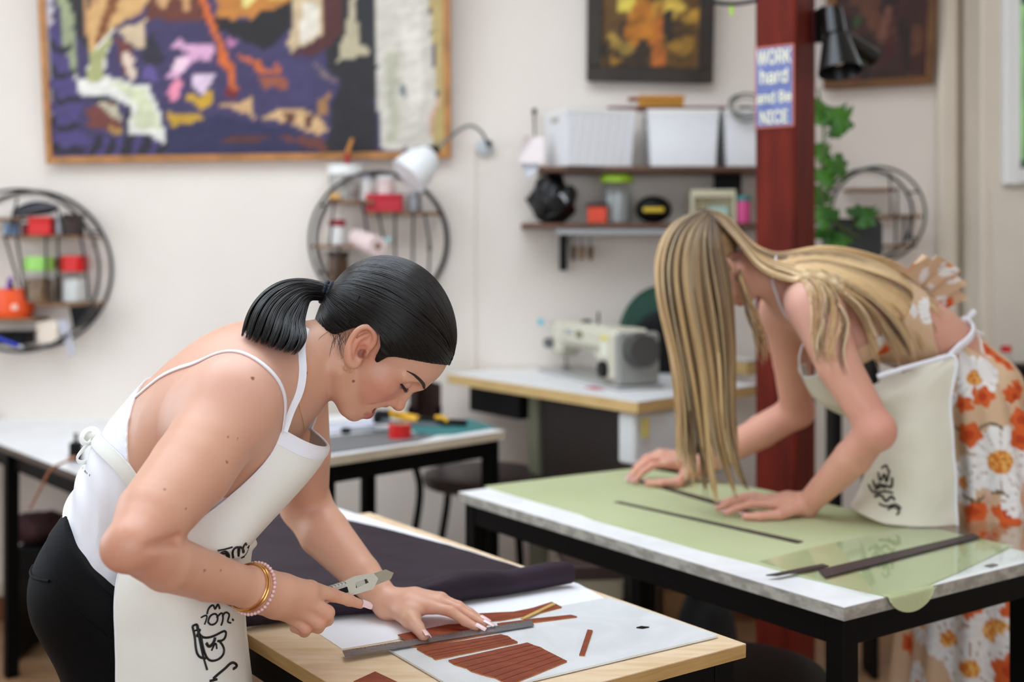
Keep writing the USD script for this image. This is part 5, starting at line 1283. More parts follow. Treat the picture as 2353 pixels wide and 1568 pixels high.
part(bgk, 'bag', e, mat('black_cloth', (17, 17, 20), 0.8), smooth=True)
part(bgk, 'strap', tube(spline([P(1600, 1380, 3.38), P(1612, 1345, 3.37), P(1632, 1330, 3.38), P(1648, 1360, 3.38)], 20), 0.012, 10, flat=(1, 0.4)), mat('black_cloth', (0, 0, 0)))
# ================================================================ implicit surfaces for bodies and clothes
def smin(a, b, k):
    h = np.maximum(k - np.abs(a - b), 0) / k
    return np.minimum(a, b) - h * h * k * 0.25
class Field:
    """smooth union of rounded limbs; shapes far from a point are skipped"""
    def __init__(self):
        self.items = []
    def _add(self, fn, lo, hi, k, op):
        self.items.append((fn, np.asarray(lo) - k - 0.012, np.asarray(hi) + k + 0.012, k, op)); return self
    def limb(self, pts, radii, k=0.015, op=1, flat=None):
        """a chain of tapering segments; flat=(axis, factor) squeezes the section along an axis"""
        pts = np.asarray(pts, float); radii = np.broadcast_to(np.asarray(radii, float), (len(pts),))
        def fn(p):
            d = None
            for i in range(len(pts) - 1):
                a, ba = pts[i], pts[i + 1] - pts[i]
                pa = p - a
                t = np.clip(pa @ ba / (ba @ ba), 0, 1)
                q = pa - t[..., None] * ba
                if flat is not None:
                    n = flat[0]
                    q = q + (q @ n)[..., None] * n * (1 / flat[1] - 1)
                e = np.sqrt((q * q).sum(-1)) - (radii[i] + (radii[i + 1] - radii[i]) * t)
                d = e if d is None else smin(d, e, 0.004)
            return d
        return self._add(fn, (pts - radii[:, None]).min(0), (pts + radii[:, None]).max(0), k, op)
    def ell(self, c, r, R=None, k=0.02, op=1):
        c, r = np.asarray(c, float), np.asarray(r, float)
        R = np.eye(3) if R is None else np.asarray(R, float)
        def fn(p):
            q = (p - c) @ R
            k0 = np.sqrt(((q / r) ** 2).sum(-1)); k1 = np.sqrt(((q / (r * r)) ** 2).sum(-1))
            return np.where(k0 < 1e-6, -r.min(), k0 * (k0 - 1) / np.maximum(k1, 1e-9))
        m = r.max()
        ext = np.sqrt(((R * r) ** 2).sum(1))
        return self._add(fn, c - ext, c + ext, k, op)
    def __call__(self, p):
        """p: (cells, points, 3)"""
        lo, hi = p.min(1), p.max(1)
        d = np.full(p.shape[:2], 0.2)
        for fn, a, b, k, op in self.items:
            m = np.nonzero(((hi > a) & (lo < b)).all(1))[0]
            if len(m) == 0:
                continue
            e = fn(p[m])
            d[m] = smin(d[m], e, k) if op > 0 else -smin(-d[m], e, k)
        return d
    def at(self, p):
        p = np.asarray(p, float).reshape(-1, 1, 3)
        return self(p)[:, 0]
    def grad(self, p, e=0.0015):
        p = np.asarray(p, float).reshape(-1, 3)
        g = np.stack([self.at(p + np.eye(3)[i] * e) - self.at(p - np.eye(3)[i] * e) for i in range(3)], -1)
        return g / np.maximum(np.linalg.norm(g, axis=1, keepdims=True), 1e-9)
    def drop(self, p, off=0.0, n=4):
        """moves points onto the surface (plus an offset)"""
        p = np.array(p, float).reshape(-1, 3)
        for _ in range(n):
            p = p - self.grad(p) * (self.at(p) - off)[:, None] * 0.9
        return p
def surface(f, lo, hi, h):
    """mesh of f = 0 by sparse surface nets; f takes (cells, points, 3)"""
    lo, hi = np.asarray(lo, float), np.asarray(hi, float)
    n0 = np.ceil((hi - lo) / (16 * h)).astype(int)
    c = np.stack(np.meshgrid(*[np.arange(k) for k in n0], indexing='ij'), -1).reshape(-1, 3) * 4
    H = 4 * h
    off = np.array([(x, y, z) for x in range(4) for y in range(4) for z in range(4)])
    ctr = lo + (c + 2) * H
    sub = np.stack(np.meshgrid([-1, 0, 1], [-1, 0, 1], [-1, 0, 1], indexing='ij'), -1).reshape(-1, 3) * H * 2
    v = f(ctr[:, None] + sub[None])
    c = c[np.abs(v).min(1) < H * 3.2]
    c = (c[:, None] + off[None]).reshape(-1, 3)
    v = f((lo + (c + 0.5) * H)[:, None])[:, 0]
    c = c[np.abs(v) < H * 2.2]
    g5 = np.stack(np.meshgrid(*[np.arange(5)] * 3, indexing='ij'), -1).reshape(-1, 3)
    V = np.concatenate([f(lo + (c[i:i + 20000, None] * 4 + g5[None]) * h) for i in range(0, len(c), 20000)]).reshape(-1, 5, 5, 5)
    S = V < 0
    corner = [(x, y, z) for x in (0, 1) for y in (0, 1) for z in (0, 1)]
    sl = lambda A, o: A[:, o[0]:o[0] + 4, o[1]:o[1] + 4, o[2]:o[2] + 4]
    cnt = sum(sl(S, o).astype(np.int8) for o in corner)
    ci = np.nonzero((cnt > 0) & (cnt < 8))
    cell = c[ci[0]] * 4 + np.stack(ci[1:], 1)
    val = {o: sl(V, o)[ci] for o in corner}
    acc, num = np.zeros((len(cell), 3)), np.zeros(len(cell))
    for o in corner:
        for a in range(3):
            if o[a] == 0:
                o2 = tuple(1 if i == a else o[i] for i in range(3))
                x, y = val[o], val[o2]
                m = (x < 0) != (y < 0)
                t = x[m] / (x[m] - y[m])
                q = np.tile(np.array(o, float), (m.sum(), 1)); q[:, a] += t
                acc[m] += q; num[m] += 1
    vert = lo + (cell + acc / num[:, None]) * h
    N = (n0 * 16 + 8).astype(np.int64)
    key = (cell[:, 0].astype(np.int64) * N[1] + cell[:, 1]) * N[2] + cell[:, 2]
    order = np.argsort(key); skey = key[order]
    faces = []
    for a in range(3):
        b, d = (a + 1) % 3, (a + 2) % 3
        o2 = tuple(1 if i == a else 0 for i in range(3))
        A, B = sl(S, (0, 0, 0)), sl(S, o2)
        e = np.nonzero(A != B)
        g = c[e[0]] * 4 + np.stack(e[1:], 1)
        ids, ok = [], np.ones(len(g), bool)
        for sb, sd in ((0, 0), (1, 0), (1, 1), (0, 1)):
            q = g.copy(); q[:, b] -= sb; q[:, d] -= sd
            k = (q[:, 0].astype(np.int64) * N[1] + q[:, 1]) * N[2] + q[:, 2]
            i = np.clip(np.searchsorted(skey, k), 0, len(skey) - 1)
            ok &= skey[i] == k
            ids.append(order[i])
        quad = np.stack(ids, 1)[ok]; inside_first = A[e][ok]
        quad[~inside_first] = quad[~inside_first][:, ::-1]
        faces.append(quad)
    q = np.concatenate(faces)
    m = trimesh.Trimesh(vert, np.vstack([q[:, [0, 1, 2]], q[:, [0, 2, 3]]]), process=False)
    return m
def relax(m, n=1, lam=0.5):
    """a little Laplacian smoothing"""
    v, f = m.vertices.view(np.ndarray).copy(), m.faces
    e = np.vstack([f[:, [0, 1]], f[:, [1, 2]], f[:, [2, 0]]])
    deg = np.bincount(e.ravel(), minlength=len(v))
    for it in range(2 * n):
        s = np.zeros_like(v)
        for k in range(3):
            s[:, k] = np.bincount(e[:, 0], v[e[:, 1], k], len(v)) + np.bincount(e[:, 1], v[e[:, 0], k], len(v))
        v += (lam if it % 2 == 0 else -lam * 1.04) * (s / np.maximum(deg, 1)[:, None] - v)
    return trimesh.Trimesh(v, f, process=False)
def project(v):
    return np.stack([CX + v[:, 0] / v[:, 1] * F, HY + (CAMZ - v[:, 2]) / v[:, 1] * F], 1)
# ================================================================ dark-haired woman leaning over the front table
def Q(*a):
    return P(*a)
W1 = thing('person', 'dark haired woman in white top and apron leaning over the front table holding a cutter', 'person', (-0.55, 1.87, 0))
M_skin = mat('skin_warm', (220, 172, 146), 0.45, spec=0.5, vcol=True, sss=0.18)
M_hair1 = mat('dark_hair', (13, 10, 10), 0.45, spec=0.3)
Y0 = 1.885
sdir, fdir = np.array([0.71, 0, 0.70]), np.array([0.70, 0, -0.71])
sdir /= np.linalg.norm(sdir); fdir = fdir - sdir * (fdir @ sdir); fdir /= np.linalg.norm(fdir)
Rt = np.stack([sdir, [0, 1, 0], fdir], 1)       # torso axes: along the spine, across, towards the front
# -------- torso
Rp = np.stack([unit([0.34, 0, 0.94]), [0, 1, 0], unit([0.94, 0, -0.34])], 1)   # the pelvis stands steeper than the back
def torso_into(Fd):
    Fd.ell(Q(276, 1290, Y0), (0.100, 0.158, 0.092), Rp, k=0.03)
    Fd.ell(Q(352, 1156, Y0), (0.13, 0.135, 0.090), Rt, k=0.05)
    Fd.ell(Q(448, 1018, Y0), (0.17, 0.150, 0.112), Rt, k=0.06)
    Fd.ell(Q(560, 905, Y0), (0.12, 0.150, 0.094), Rt, k=0.06)
    for s, dx in ((-1, 0), (1, 0)):
        Fd.ell(Q(565, 1080, Y0) + [0, s * 0.078, 0], (0.062, 0.066, 0.062), Rt, k=0.04)
torso = Field(); torso_into(torso)
body = Field(); torso_into(body)
# neck and shoulders
body.limb([Q(575, 890, Y0), Q(668, 862, Y0 + 0.002), Q(756, 806, Y0 + 0.01)], [0.066, 0.056, 0.050], k=0.05)
for sh in (Q(548, 915, 1.745), Q(640, 880, 2.025)):
    body.limb([Q(668, 850, Y0), sh + [0, 0, 0.012]], [0.034, 0.040], k=0.05)      # trapezius
sR, eR, wR = Q(530, 948, 1.742), Q(302, 1252, 1.52), Q(582, 1354, 1.73)
body.limb([sR, Q(440, 1078, 1.658), Q(352, 1186, 1.578), eR], [0.058, 0.055, 0.047, 0.031], k=0.03)
body.ell(sR + [0.0, 0.005, 0.004], (0.052, 0.052, 0.054), None, k=0.04)
body.limb([sR + [-0.04, 0.03, -0.02], Q(460, 980, 1.80)], [0.045, 0.06], k=0.05)         # back of the armpit
body.limb([sR + [0.01, 0.04, -0.05], Q(565, 1000, 1.83)], [0.036, 0.042], k=0.05)         # front of the armpit
body.limb([eR, Q(385, 1294, 1.585), Q(480, 1326, 1.66), wR], [0.031, 0.0355, 0.0315, 0.0255], k=0.009)
body.ell(Q(272, 1266, 1.515), (0.013, 0.013, 0.014), None, k=0.025)
body.limb([Q(345, 1258, 1.50), Q(405, 1240, 1.555)], [0.0025, 0.0045], k=0.012, op=-1)      # crease of the bent elbow
sL, eL, wL = Q(672, 905, 2.02), Q(700, 1158, 2.19), np.array([-0.2014, 2.06, 0.8262])
body.limb([sL, Q(690, 1040, 2.11), eL], [0.056, 0.050, 0.041], k=0.035)
body.limb([eL, Q(745, 1225, 2.15), Q(830, 1320, 2.10), wL], [0.040, 0.043, 0.032, 0.0235], k=0.018)
# -------- hands
HANDS = []
def finger(pts, r0, r1, k=0.006):
    n = len(pts)
    body.limb(pts, np.linspace(r0, r1, n), k=k)
    HANDS.append(np.array(pts))
# right hand round the cutter
mcpR = [Q(713, 1356, 1.778), Q(704, 1378, 1.772), Q(690, 1399, 1.775), Q(673, 1418, 1.783)]
for m_, r in zip(mcpR, (0.0155, 0.015, 0.014, 0.0125)):
    body.limb([wR + [0.004, 0, 0], wR * 0.45 + m_ * 0.55, m_], [0.021, 0.0185, r * 0.86], k=0.014)
body.limb([wR, wR * 0.5 + Q(690, 1370, 1.80) * 0.5], [0.024, 0.022], k=0.02)
finger([mcpR[0], Q(764, 1368, 1.806), Q(802, 1380, 1.824), Q(828, 1389, 1.836)], 0.0108, 0.0066)
finger([mcpR[1], Q(752, 1409, 1.785), Q(752, 1424, 1.818), Q(724, 1417, 1.838)], 0.0115, 0.0078)
finger([mcpR[2], Q(732, 1430, 1.782), Q(731, 1442, 1.812), Q(704, 1432, 1.830)], 0.0110, 0.0074)
finger([mcpR[3], Q(702, 1443, 1.785), Q(700, 1452, 1.808), Q(676, 1444, 1.822)], 0.0098, 0.0066)
finger([Q(606, 1362, 1.765), Q(660, 1352, 1.822), Q(712, 1352, 1.858), Q(752, 1362, 1.872)], 0.0165, 0.0088, 0.012)
# left hand flat on the ruler
dL = unit(np.array([0.95, -0.31, 0])); lL = np.array([-0.31, -0.95, 0]); lL = unit(lL)
zf = 0.8115
mcp = [wL + dL * 0.083 + lL * 0.022 + [0, 0, 0.009], wL + dL * 0.088 + [0, 0, 0.013], wL + dL * 0.083 - lL * 0.020 + [0, 0, 0.010], wL + dL * 0.074 - lL * 0.038 + [0, 0, 0.005]]
tips = [T(1094, 1445, 0.81), T(1112, 1437, 0.81), T(1104, 1426, 0.81), T(1074, 1418, 0.81)]
for i, (m_, t_) in enumerate(zip(mcp, tips)):
    body.limb([wL, wL * 0.5 + m_ * 0.5 + [0, 0, 0.003], m_], [0.0185, 0.017, 0.0115], k=0.012)
    t_ = t_.copy(); t_[2] = zf + 0.0005
    p1, p2 = m_ + (t_ - m_) * 0.45, m_ + (t_ - m_) * 0.75
    p1[2] = 0.832 - 0.002 * i; p2[2] = 0.8195
    finger([m_, p1, p2, t_], [0.0098, 0.0098, 0.0095, 0.0085][i], [0.0062, 0.0064, 0.006, 0.0055][i])
th = [wL + dL * 0.022 + lL * 0.016 + [0, 0, -0.004], np.array([-0.160, 1.992, 0.8215]), np.array([-0.1475, 1.968, 0.8165]), T(973, 1463, 0.813)]
th[3][2] = 0.8135
finger(th, 0.0145, 0.0082, 0.010)
body.limb([wL + dL * 0.05 + lL * 0.02 + [0, 0, 0.003], th[1] + [0, 0, 0.002]], [0.012, 0.009], k=0.02)  # web of the thumb
# -------- head
pit, yw = math.radians(46), math.radians(-5)
f0, hu = np.array([math.cos(pit), 0, -math.sin(pit)]), np.array([math.sin(pit), 0, math.cos(pit)])
hf = f0 * math.cos(yw) + np.array([0, 1.0, 0]) * math.sin(yw)
hl = np.cross(hu, hf)                            # her left, away from the camera
Rh = np.stack([hf, hl, hu], 1)
HC = P(842, 822, 1.829) + hl * 0.073 - hf * 0.0115
def hd(x, y, z):
    return HC + Rh @ np.array([x * 0.905 if x > 0 else x, y, z])
def face_into(Fd, hd, Rh, smile=1.0):
    E = lambda c, r, k=0.015, op=1, R=Rh: Fd.ell(hd(*c), r, R, k, op)
    E((0.001, 0, 0.044), (0.0945, 0.073, 0.083))
    E((0.045, 0, 0.046), (0.0560, 0.060, 0.050), 0.02)
    E((0.033, 0, -0.020), (0.051, 0.053, 0.066), 0.02)
    E((0.020, 0, -0.054), (0.036, 0.036, 0.026), 0.02)
    for s in (-1, 1):
        E((0.048, s * 0.042, -0.012), (0.027, 0.020, 0.021), 0.02)
        E((0.053, s * 0.033, -0.033), (0.018, 0.018, 0.018), 0.012)
        Fd.limb([hd(-0.002, s * 0.050, -0.042), hd(0.046, s * 0.019, -0.080)], [0.018, 0.0125], k=0.016)
        Fd.limb([hd(0.0945, s * 0.008, 0.021), hd(0.086, s * 0.034, 0.026), hd(0.074, s * 0.050, 0.018)], [0.0105, 0.0095, 0.008], k=0.012)
    E((0.055, 0, -0.0815), (0.0145, 0.015, 0.0125), 0.012)
    E((0.056, 0, -0.052), (0.022, 0.028, 0.026), 0.012)
    for s in (-1, 1):
        E((0.101, s * 0.030, 0.012), (0.0155, 0.0145, 0.0095), 0.012, -1)
        E((0.0785, s * 0.030, 0.0105), (0.0125, 0.0135, 0.0110), 0.003)
    Fd.limb([hd(0.087, 0, 0.010), hd(0.0925, 0, -0.008), hd(0.0965, 0, -0.0225)], [0.0078, 0.0080, 0.0100], k=0.010)
    E((0.0985, 0, -0.0245), (0.0085, 0.0085, 0.0075), 0.006)
    for s in (-1, 1):
        E((0.0865, s * 0.0115, -0.0265), (0.0095, 0.0062, 0.0072), 0.005)
        E((0.0915, s * 0.0065, -0.0335), (0.0058, 0.0032, 0.0040), 0.002, -1)
    Fd.limb([hd(0.064, -0.021, -0.0445), hd(0.0785, -0.008, -0.0378), hd(0.0802, 0, -0.0388), hd(0.0785, 0.008, -0.0378), hd(0.064, 0.021, -0.0445)], [0.003, 0.0046, 0.0046, 0.0046, 0.003], k=0.005)
    Fd.limb([hd(0.060, -0.021, -0.0535), hd(0.0715, -0.009, -0.0660), hd(0.0730, 0, -0.0670), hd(0.0715, 0.009, -0.0660), hd(0.060, 0.021, -0.0535)], [0.0036, 0.0070, 0.0074, 0.0070, 0.0036], k=0.005)
    if smile:
        E((0.081, 0, -0.0512), (0.021, 0.0215, 0.0100), 0.003, -1)
        for s in (-1, 1):
            Fd.limb([hd(0.079, s * 0.016, -0.0505), hd(0.0685, s * 0.027, -0.0465)], [0.0028, 0.0012], k=0.004, op=-1)
        for s in (-1, 1):                      # smile fold
            Fd.limb([hd(0.0875, s * 0.019, -0.028), hd(0.0775, s * 0.031, -0.040), hd(0.068, s * 0.034, -0.050)], [0.0016, 0.0022, 0.0012], k=0.007, op=-1)
    for s in (-1, 1):                           # ears
        up_, fr2 = np.array([-0.33, 0, 0.94]), np.array([0.94, 0, 0.33])
        E0 = np.array([-0.0025, 0, 0.004])
        def ep(b, a, l):
            q = E0 + fr2 * b + up_ * a
            return hd(q[0], s * l, q[2])
        Re_ = Rh @ np.stack([fr2, [0, 1.0, 0], up_], 1)
        Fd.ell(ep(-0.003, 0.003, 0.0765), (0.0155, 0.0045, 0.027), Re_, 0.004)
        hx = [(0.011, 0.004, 0.075), (0.0125, 0.018, 0.077), (0.007, 0.029, 0.080), (-0.004, 0.033, 0.083), (-0.0135, 0.026, 0.086), (-0.0175, 0.012, 0.087), (-0.0165, -0.004, 0.086), (-0.011, -0.017, 0.083), (-0.004, -0.026, 0.080), (0.002, -0.0265, 0.078), (0.006, -0.019, 0.076)]
        Fd.limb(spline([ep(*q) for q in hx], 22), [0.0034] * 14 + [0.0042, 0.0050, 0.0056, 0.0058, 0.0056, 0.0052, 0.0046, 0.004], k=0.003)
        Fd.limb(spline([ep(0.000, 0.022, 0.081), ep(-0.008, 0.012, 0.083), ep(-0.009, 0.0, 0.083), ep(-0.005, -0.011, 0.081)], 8), 0.0026, k=0.003)
        Fd.ell(ep(0.003, -0.003, 0.083), (0.0080, 0.0078, 0.0105), Re_, 0.003, -1)
        Fd.ell(ep(0.0105, -0.006, 0.0775), (0.0036, 0.0040, 0.0055), Re_, 0.003)
face_into(body, hd, Rh)
h_body = 0.0021
bm = surface(body, (-0.95, 1.42, 0.72), (0.02, 2.30, 1.48), h_body)
bm = relax(bm, 1, 0.4)
bv = bm.vertices.view(np.ndarray)
# -------- skin colour: base tone, flush, lips, nails, moles, painted shoulder highlight and ear shade
def skin_colour(v, base, spots):
    c = np.tile(lin(base), (len(v), 1))
    c *= (1 + 0.10 * (meshkit.fbm(v * 22, 3) - 0.5))[:, None]
    for p, r, col, w in spots:
        d = np.linalg.norm(v - p, axis=1) / r
        k = (np.clip(1 - d, 0, 1) ** 0.7 * w)[:, None] if r > 0.0131 else (np.clip((1 - d) * 4, 0, 1) * w)[:, None]
        c = c * (1 - k) + lin(col) * k
    return c
sp = [(hd(0.070, -0.040, -0.020), 0.042, (206, 112, 98), 0.55), (hd(0.070, 0.040, -0.020), 0.042, (206, 112, 98), 0.55), (hd(0.10, 0, -0.028), 0.02, (206, 124, 104), 0.5),
      (hd(-0.003, -0.085, 0.015), 0.045, (216, 112, 84), 0.55), (eR, 0.07, (206, 132, 112), 0.35), (sR + [0, 0, 0.06], 0.12, (236, 188, 172), 0.5)]  # last spot: highlight on top of the shoulder, painted into the skin
for hnd in HANDS:
    sp += [(hnd[1], 0.016, (214, 128, 108), 0.45), (hnd[2], 0.014, (214, 128, 108), 0.4), (hnd[-1], 0.016, (220, 140, 124), 0.45), (hnd[0], 0.016, (214, 134, 112), 0.3)]
lipc = (172, 78, 80)
for y in np.linspace(-0.018, 0.018, 9):
    sp += [(hd(0.0795 - 0.014 * (y / 0.02) ** 2, y, -0.0390 - 0.004 * abs(y) / 0.02), 0.0085, lipc, 0.8), (hd(0.0728 - 0.012 * (y / 0.02) ** 2, y, -0.0665 + 0.012 * (abs(y) / 0.02) ** 2), 0.0118, lipc, 0.85)]
sp += [(hd(0.0045, -0.078, 0.000), 0.0085, (120, 58, 44), 0.8)]  # shade in the hollow of the ear, painted as a dark spot
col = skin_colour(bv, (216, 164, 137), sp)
lv_ = (bv - HC) @ Rh
mouth = (lv_[:, 0] > 0.05) & (np.abs(lv_[:, 1]) < 0.018) & (np.abs(lv_[:, 2] + 0.0515) < 0.0080) & (lv_[:, 0] < 0.0680)
col[mouth] = lin((98, 38, 38))
pj = project(bv)
fac = (bm.vertex_normals * bv).sum(1) - bm.vertex_normals[:, 2] * CAMZ < 0
for x, y, r in ((703, 858, 3.6), (581, 870, 4.4), (521, 1062, 3.0), (524, 1005, 2.4), (470, 1312, 3.0), (506, 1311, 2.2), (546, 1010, 2.0), (812, 876, 3), (428, 1170, 2.4), (378, 1124, 2.2)):
    col[fac & (np.hypot(pj[:, 0] - x, pj[:, 1] - y) < r) & (bv[:, 1] < 1.97)] = lin((136, 84, 66))
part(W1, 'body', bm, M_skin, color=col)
# teeth
tm = [ellipsoid(hd(0.0755 - 0.007 * (y / 0.014) ** 2, y, -0.0462), (0.0046, 0.0030, 0.0056), Rh, 2) for y in np.linspace(-0.013, 0.013, 7)]
part(W1, 'teeth', cat_(tm), mat('teeth', (238, 230, 216), 0.25), smooth=True)
# brows and lashes
M_brow = mat('brow_hair', (38, 25, 22), 0.6)
for s in (-1, 1):
    pts = spline([hd(0.1045, s * 0.011, 0.0240), hd(0.101, s * 0.024, 0.0290), hd(0.088, s * 0.041, 0.0310), hd(0.070, s * 0.054, 0.0270)], 18)
    pts = body.drop(pts, 0.0004)
    part(W1, 'eyebrow', tube(pts, np.interp(np.linspace(0, 1, 18), [0, 0.2, 0.7, 1], [0.0018, 0.0026, 0.0020, 0.0006]), 8), M_brow, smooth=True)
    pts = body.drop(spline([hd(0.086, s * 0.0165, 0.0060), hd(0.0915, s * 0.026, 0.0035), hd(0.0895, s * 0.037, 0.0038), hd(0.076, s * 0.0465, 0.0085)], 16), 0.0002)
    part(W1, 'eyelash_line', tube(pts, np.interp(np.linspace(0, 1, 16), [0, 0.5, 1], [0.0009, 0.0019, 0.0014]), 8), mat('lash', (16, 12, 12), 0.5), smooth=True)
    rsl = np.random.RandomState(4)
    st = []
    for i in range(30):
        p = pts[int(i / 30 * 15.9)]
        d = unit(hf * 0.75 - hu * 0.62 + hl * s * (0.06 + 0.45 * i / 30) + 0.12 * rsl.randn(3))
        L = 0.006 + 0.003 * i / 30
        st.append(np.array([p, p + d * L * 0.5, p + d * L + hu * 0.0012]))
    curves(W1, 'eyelashes', st, 0.00055, mat('lash', (0, 0, 0)))
# nails
M_nail = mat('pale_pink_nail', (240, 206, 206), 0.18, spec=0.6, coat=0.4)
def nail(tip, prev, n, w, L, fwd=0.4):
    d = unit(tip - prev); n = unit(n - d * (n @ d)); x = np.cross(d, n)
    c = body.drop([tip + n * 0.006 + d * 0.001], 0.0)[0]
    n2 = body.grad([c])[0]; n2 = unit(n2 - d * (n2 @ d)); x = np.cross(d, n2)
    us, ws = np.linspace(-0.5, 0.5, 9), np.linspace(-1, 1, 9)
    g = np.array([[c + d * (u + fwd) * L + x * q * w * (1 if u < 0.3 else 1 - 0.9 * (u - 0.3)) + n2 * (0.0012 - 0.0022 * q * q - 0.002 * max(0, u + 0.1) ** 2) for q in ws] for u in us])
    part(W1, 'fingernail', sheet(g, 0.0007), M_nail, smooth=60)
upz = np.array([0, 0, 1.0])
for hnd, nn, w in ((HANDS[0], np.array([0.1, -0.8, 0.6]), 0.0053), (HANDS[5], upz + lL * 0.25, 0.0048), (HANDS[6], upz, 0.005), (HANDS[7], upz, 0.0046), (HANDS[8], upz, 0.004), (HANDS[9], upz + np.array([0.5, 0.1, 0.0]), 0.0062)):
    nail(hnd[-1], hnd[-2], nn, w, 0.019 if w > 0.006 else 0.018)
c = Q(652, 1441, 1.80)
part(W1, 'ring', tube(np.stack([c[0] + 0.0072 * np.cos(np.arange(24) / 24 * 6.283), c[1] + 0.01 + 0.0105 * np.sin(np.arange(24) / 24 * 6.283), c[2] + 0.002 * np.cos(np.arange(24) / 24 * 6.283)], 1), 0.0011, 8, True), mat('silver', (210, 210, 212), 0.2, metal=1.0)) if False else None

# -------- clothes
pel = Q(240, 1275, Y0)
def st_of(p):
    q = p - pel
    return q @ sdir, q @ fdir
M_top = mat('white_jersey', (240, 240, 246), 0.75, spec=0.25, bump=0.1, bscale=300, sheen=0.2)
def top_f(p):
    d = torso(p) - 0.0045
    s, t = st_of(p)
    y = np.abs(p[..., 1] - Y0)
    top = np.interp(t, [-0.16, -0.145, -0.10, -0.06, -0.02, 0.03, 0.08, 0.12], [0.245, 0.236, 0.196, 0.170, 0.168, 0.19, 0.245, 0.262])
    fold = 0.0026 * np.sin(s * 150 + t * 90 + 3 * np.sin(t * 30)) * np.clip(1 - np.abs(s - 0.08) / 0.09, 0, 1)
    return np.maximum(np.maximum(d - fold, s - top), 0.028 - s + 0.05 * np.clip(-t - 0.05, 0, 1) * 0)
tmh = surface(top_f, (-0.80, 1.68, 0.86), (-0.28, 2.09, 1.30), 0.0026)
part(W1, 'tank_top', tmh, M_top, smooth=True)
# shoulder straps of the top
def strap(pts, w, m, name, off=0.0014, th=0.0022, n=60, fld=body):
    p = fld.drop(spline([np.array(q) for q in pts], n), off)
    tn = np.gradient(p, axis=0); tn /= np.linalg.norm(tn, axis=1, keepdims=True)
    nn = fld.grad(p)
    x = np.cross(tn, nn); x /= np.linalg.norm(x, axis=1, keepdims=True)
    g = np.stack([p - x * w / 2, p - x * w / 6 + nn * 0.0004, p + x * w / 6 + nn * 0.0004, p + x * w / 2], 1)
    part(W1, name, sheet(g, th), m, smooth=60)
strap([Q(306, 930, 1.83), Q(335, 884, 1.80), Q(390, 842, 1.78), Q(460, 818, 1.76), Q(530, 816, 1.75), Q(590, 845, 1.74), Q(626, 888, 1.75), Q(636, 940, 1.76), Q(636, 1000, 1.77), Q(622, 1050, 1.78)], 0.0062, M_top, 'top_strap')
strap([Q(370, 850, 1.98), Q(450, 800, 2.0), Q(560, 790, 2.01), Q(650, 850, 2.0), Q(690, 940, 1.99)], 0.0062, M_top, 'top_strap')
# trousers
trf = Field()
trf.ell(Q(276, 1292, Y0), (0.106, 0.165, 0.097), Rp, k=0.03)
trf.ell(Q(346, 1163, Y0), (0.10, 0.139, 0.096), Rt, k=0.05)
for s in (-1, 1):
    hip = Q(306, 1350, Y0) + [0, s * 0.085, 0]
    kn = np.array([hip[0] + 0.075, hip[1] + s * 0.01, 0.47]); an = np.array([hip[0] + 0.06, kn[1], 0.07])
    trf.limb([hip, hip * 0.5 + kn * 0.5 + [0.012, 0, 0], kn, an], [0.098, 0.086, 0.062, 0.048], k=0.04)
    trf.ell(hip + [-0.026, 0, 0.02], (0.080, 0.080, 0.086), None, k=0.05)
def tr_f(p):
    s, t = st_of(p)
    fold = 0.002 * np.sin(p[..., 2] * 46 + p[..., 0] * 60) * np.clip((1.0 - p[..., 2]) * 4, 0, 1)
    return np.maximum(trf(p) - fold, np.maximum(s - 0.036, 0.045 - p[..., 2]))
M_trou = mat('black_trousers', (7, 7, 9), 0.7, spec=0.12, bump=0.08, bscale=200)
part(W1, 'trousers', surface(tr_f, (-0.82, 1.60, 0.02), (-0.36, 2.17, 1.10), 0.005), M_trou, smooth=True)
def wb_f(p):
    s, t = st_of(p)
    return np.maximum(trf(p) - 0.0022, np.maximum(s - 0.040, -0.002 - s))
part(W1, 'waistband', surface(wb_f, (-0.82, 1.68, 0.88), (-0.36, 2.09, 1.10), 0.003), M_trou, smooth=True)
pk = trf.drop(spline([Q(78, 1300, 1.80), Q(92, 1322, 1.77), Q(112, 1334, 1.75), Q(142, 1340, 1.735)], 20), 0.0006)
part(W1, 'pocket_welt', tube(pk, 0.0022, 8), M_trou)
for s in (-1, 1):
    hip = Q(306, 1350, Y0) + [0, s * 0.095, 0]
    shf = m3.Manifold.hull_points(np.array([[hip[0] + 0.06 + x, hip[1] + y, z] for x, y, z in ((-0.06, -0.035, 0.002), (-0.06, 0.035, 0.002), (0.06, -0.045, 0.002), (0.06, 0.045, 0.002), (0.17, -0.03, 0.002), (0.17, 0.03, 0.002), (-0.05, -0.03, 0.09), (-0.05, 0.03, 0.09), (0.04, -0.03, 0.10), (0.04, 0.03, 0.10), (0.16, -0.022, 0.03), (0.16, 0.022, 0.03))]))
    part(W1, 'shoe', shf, M_blk)
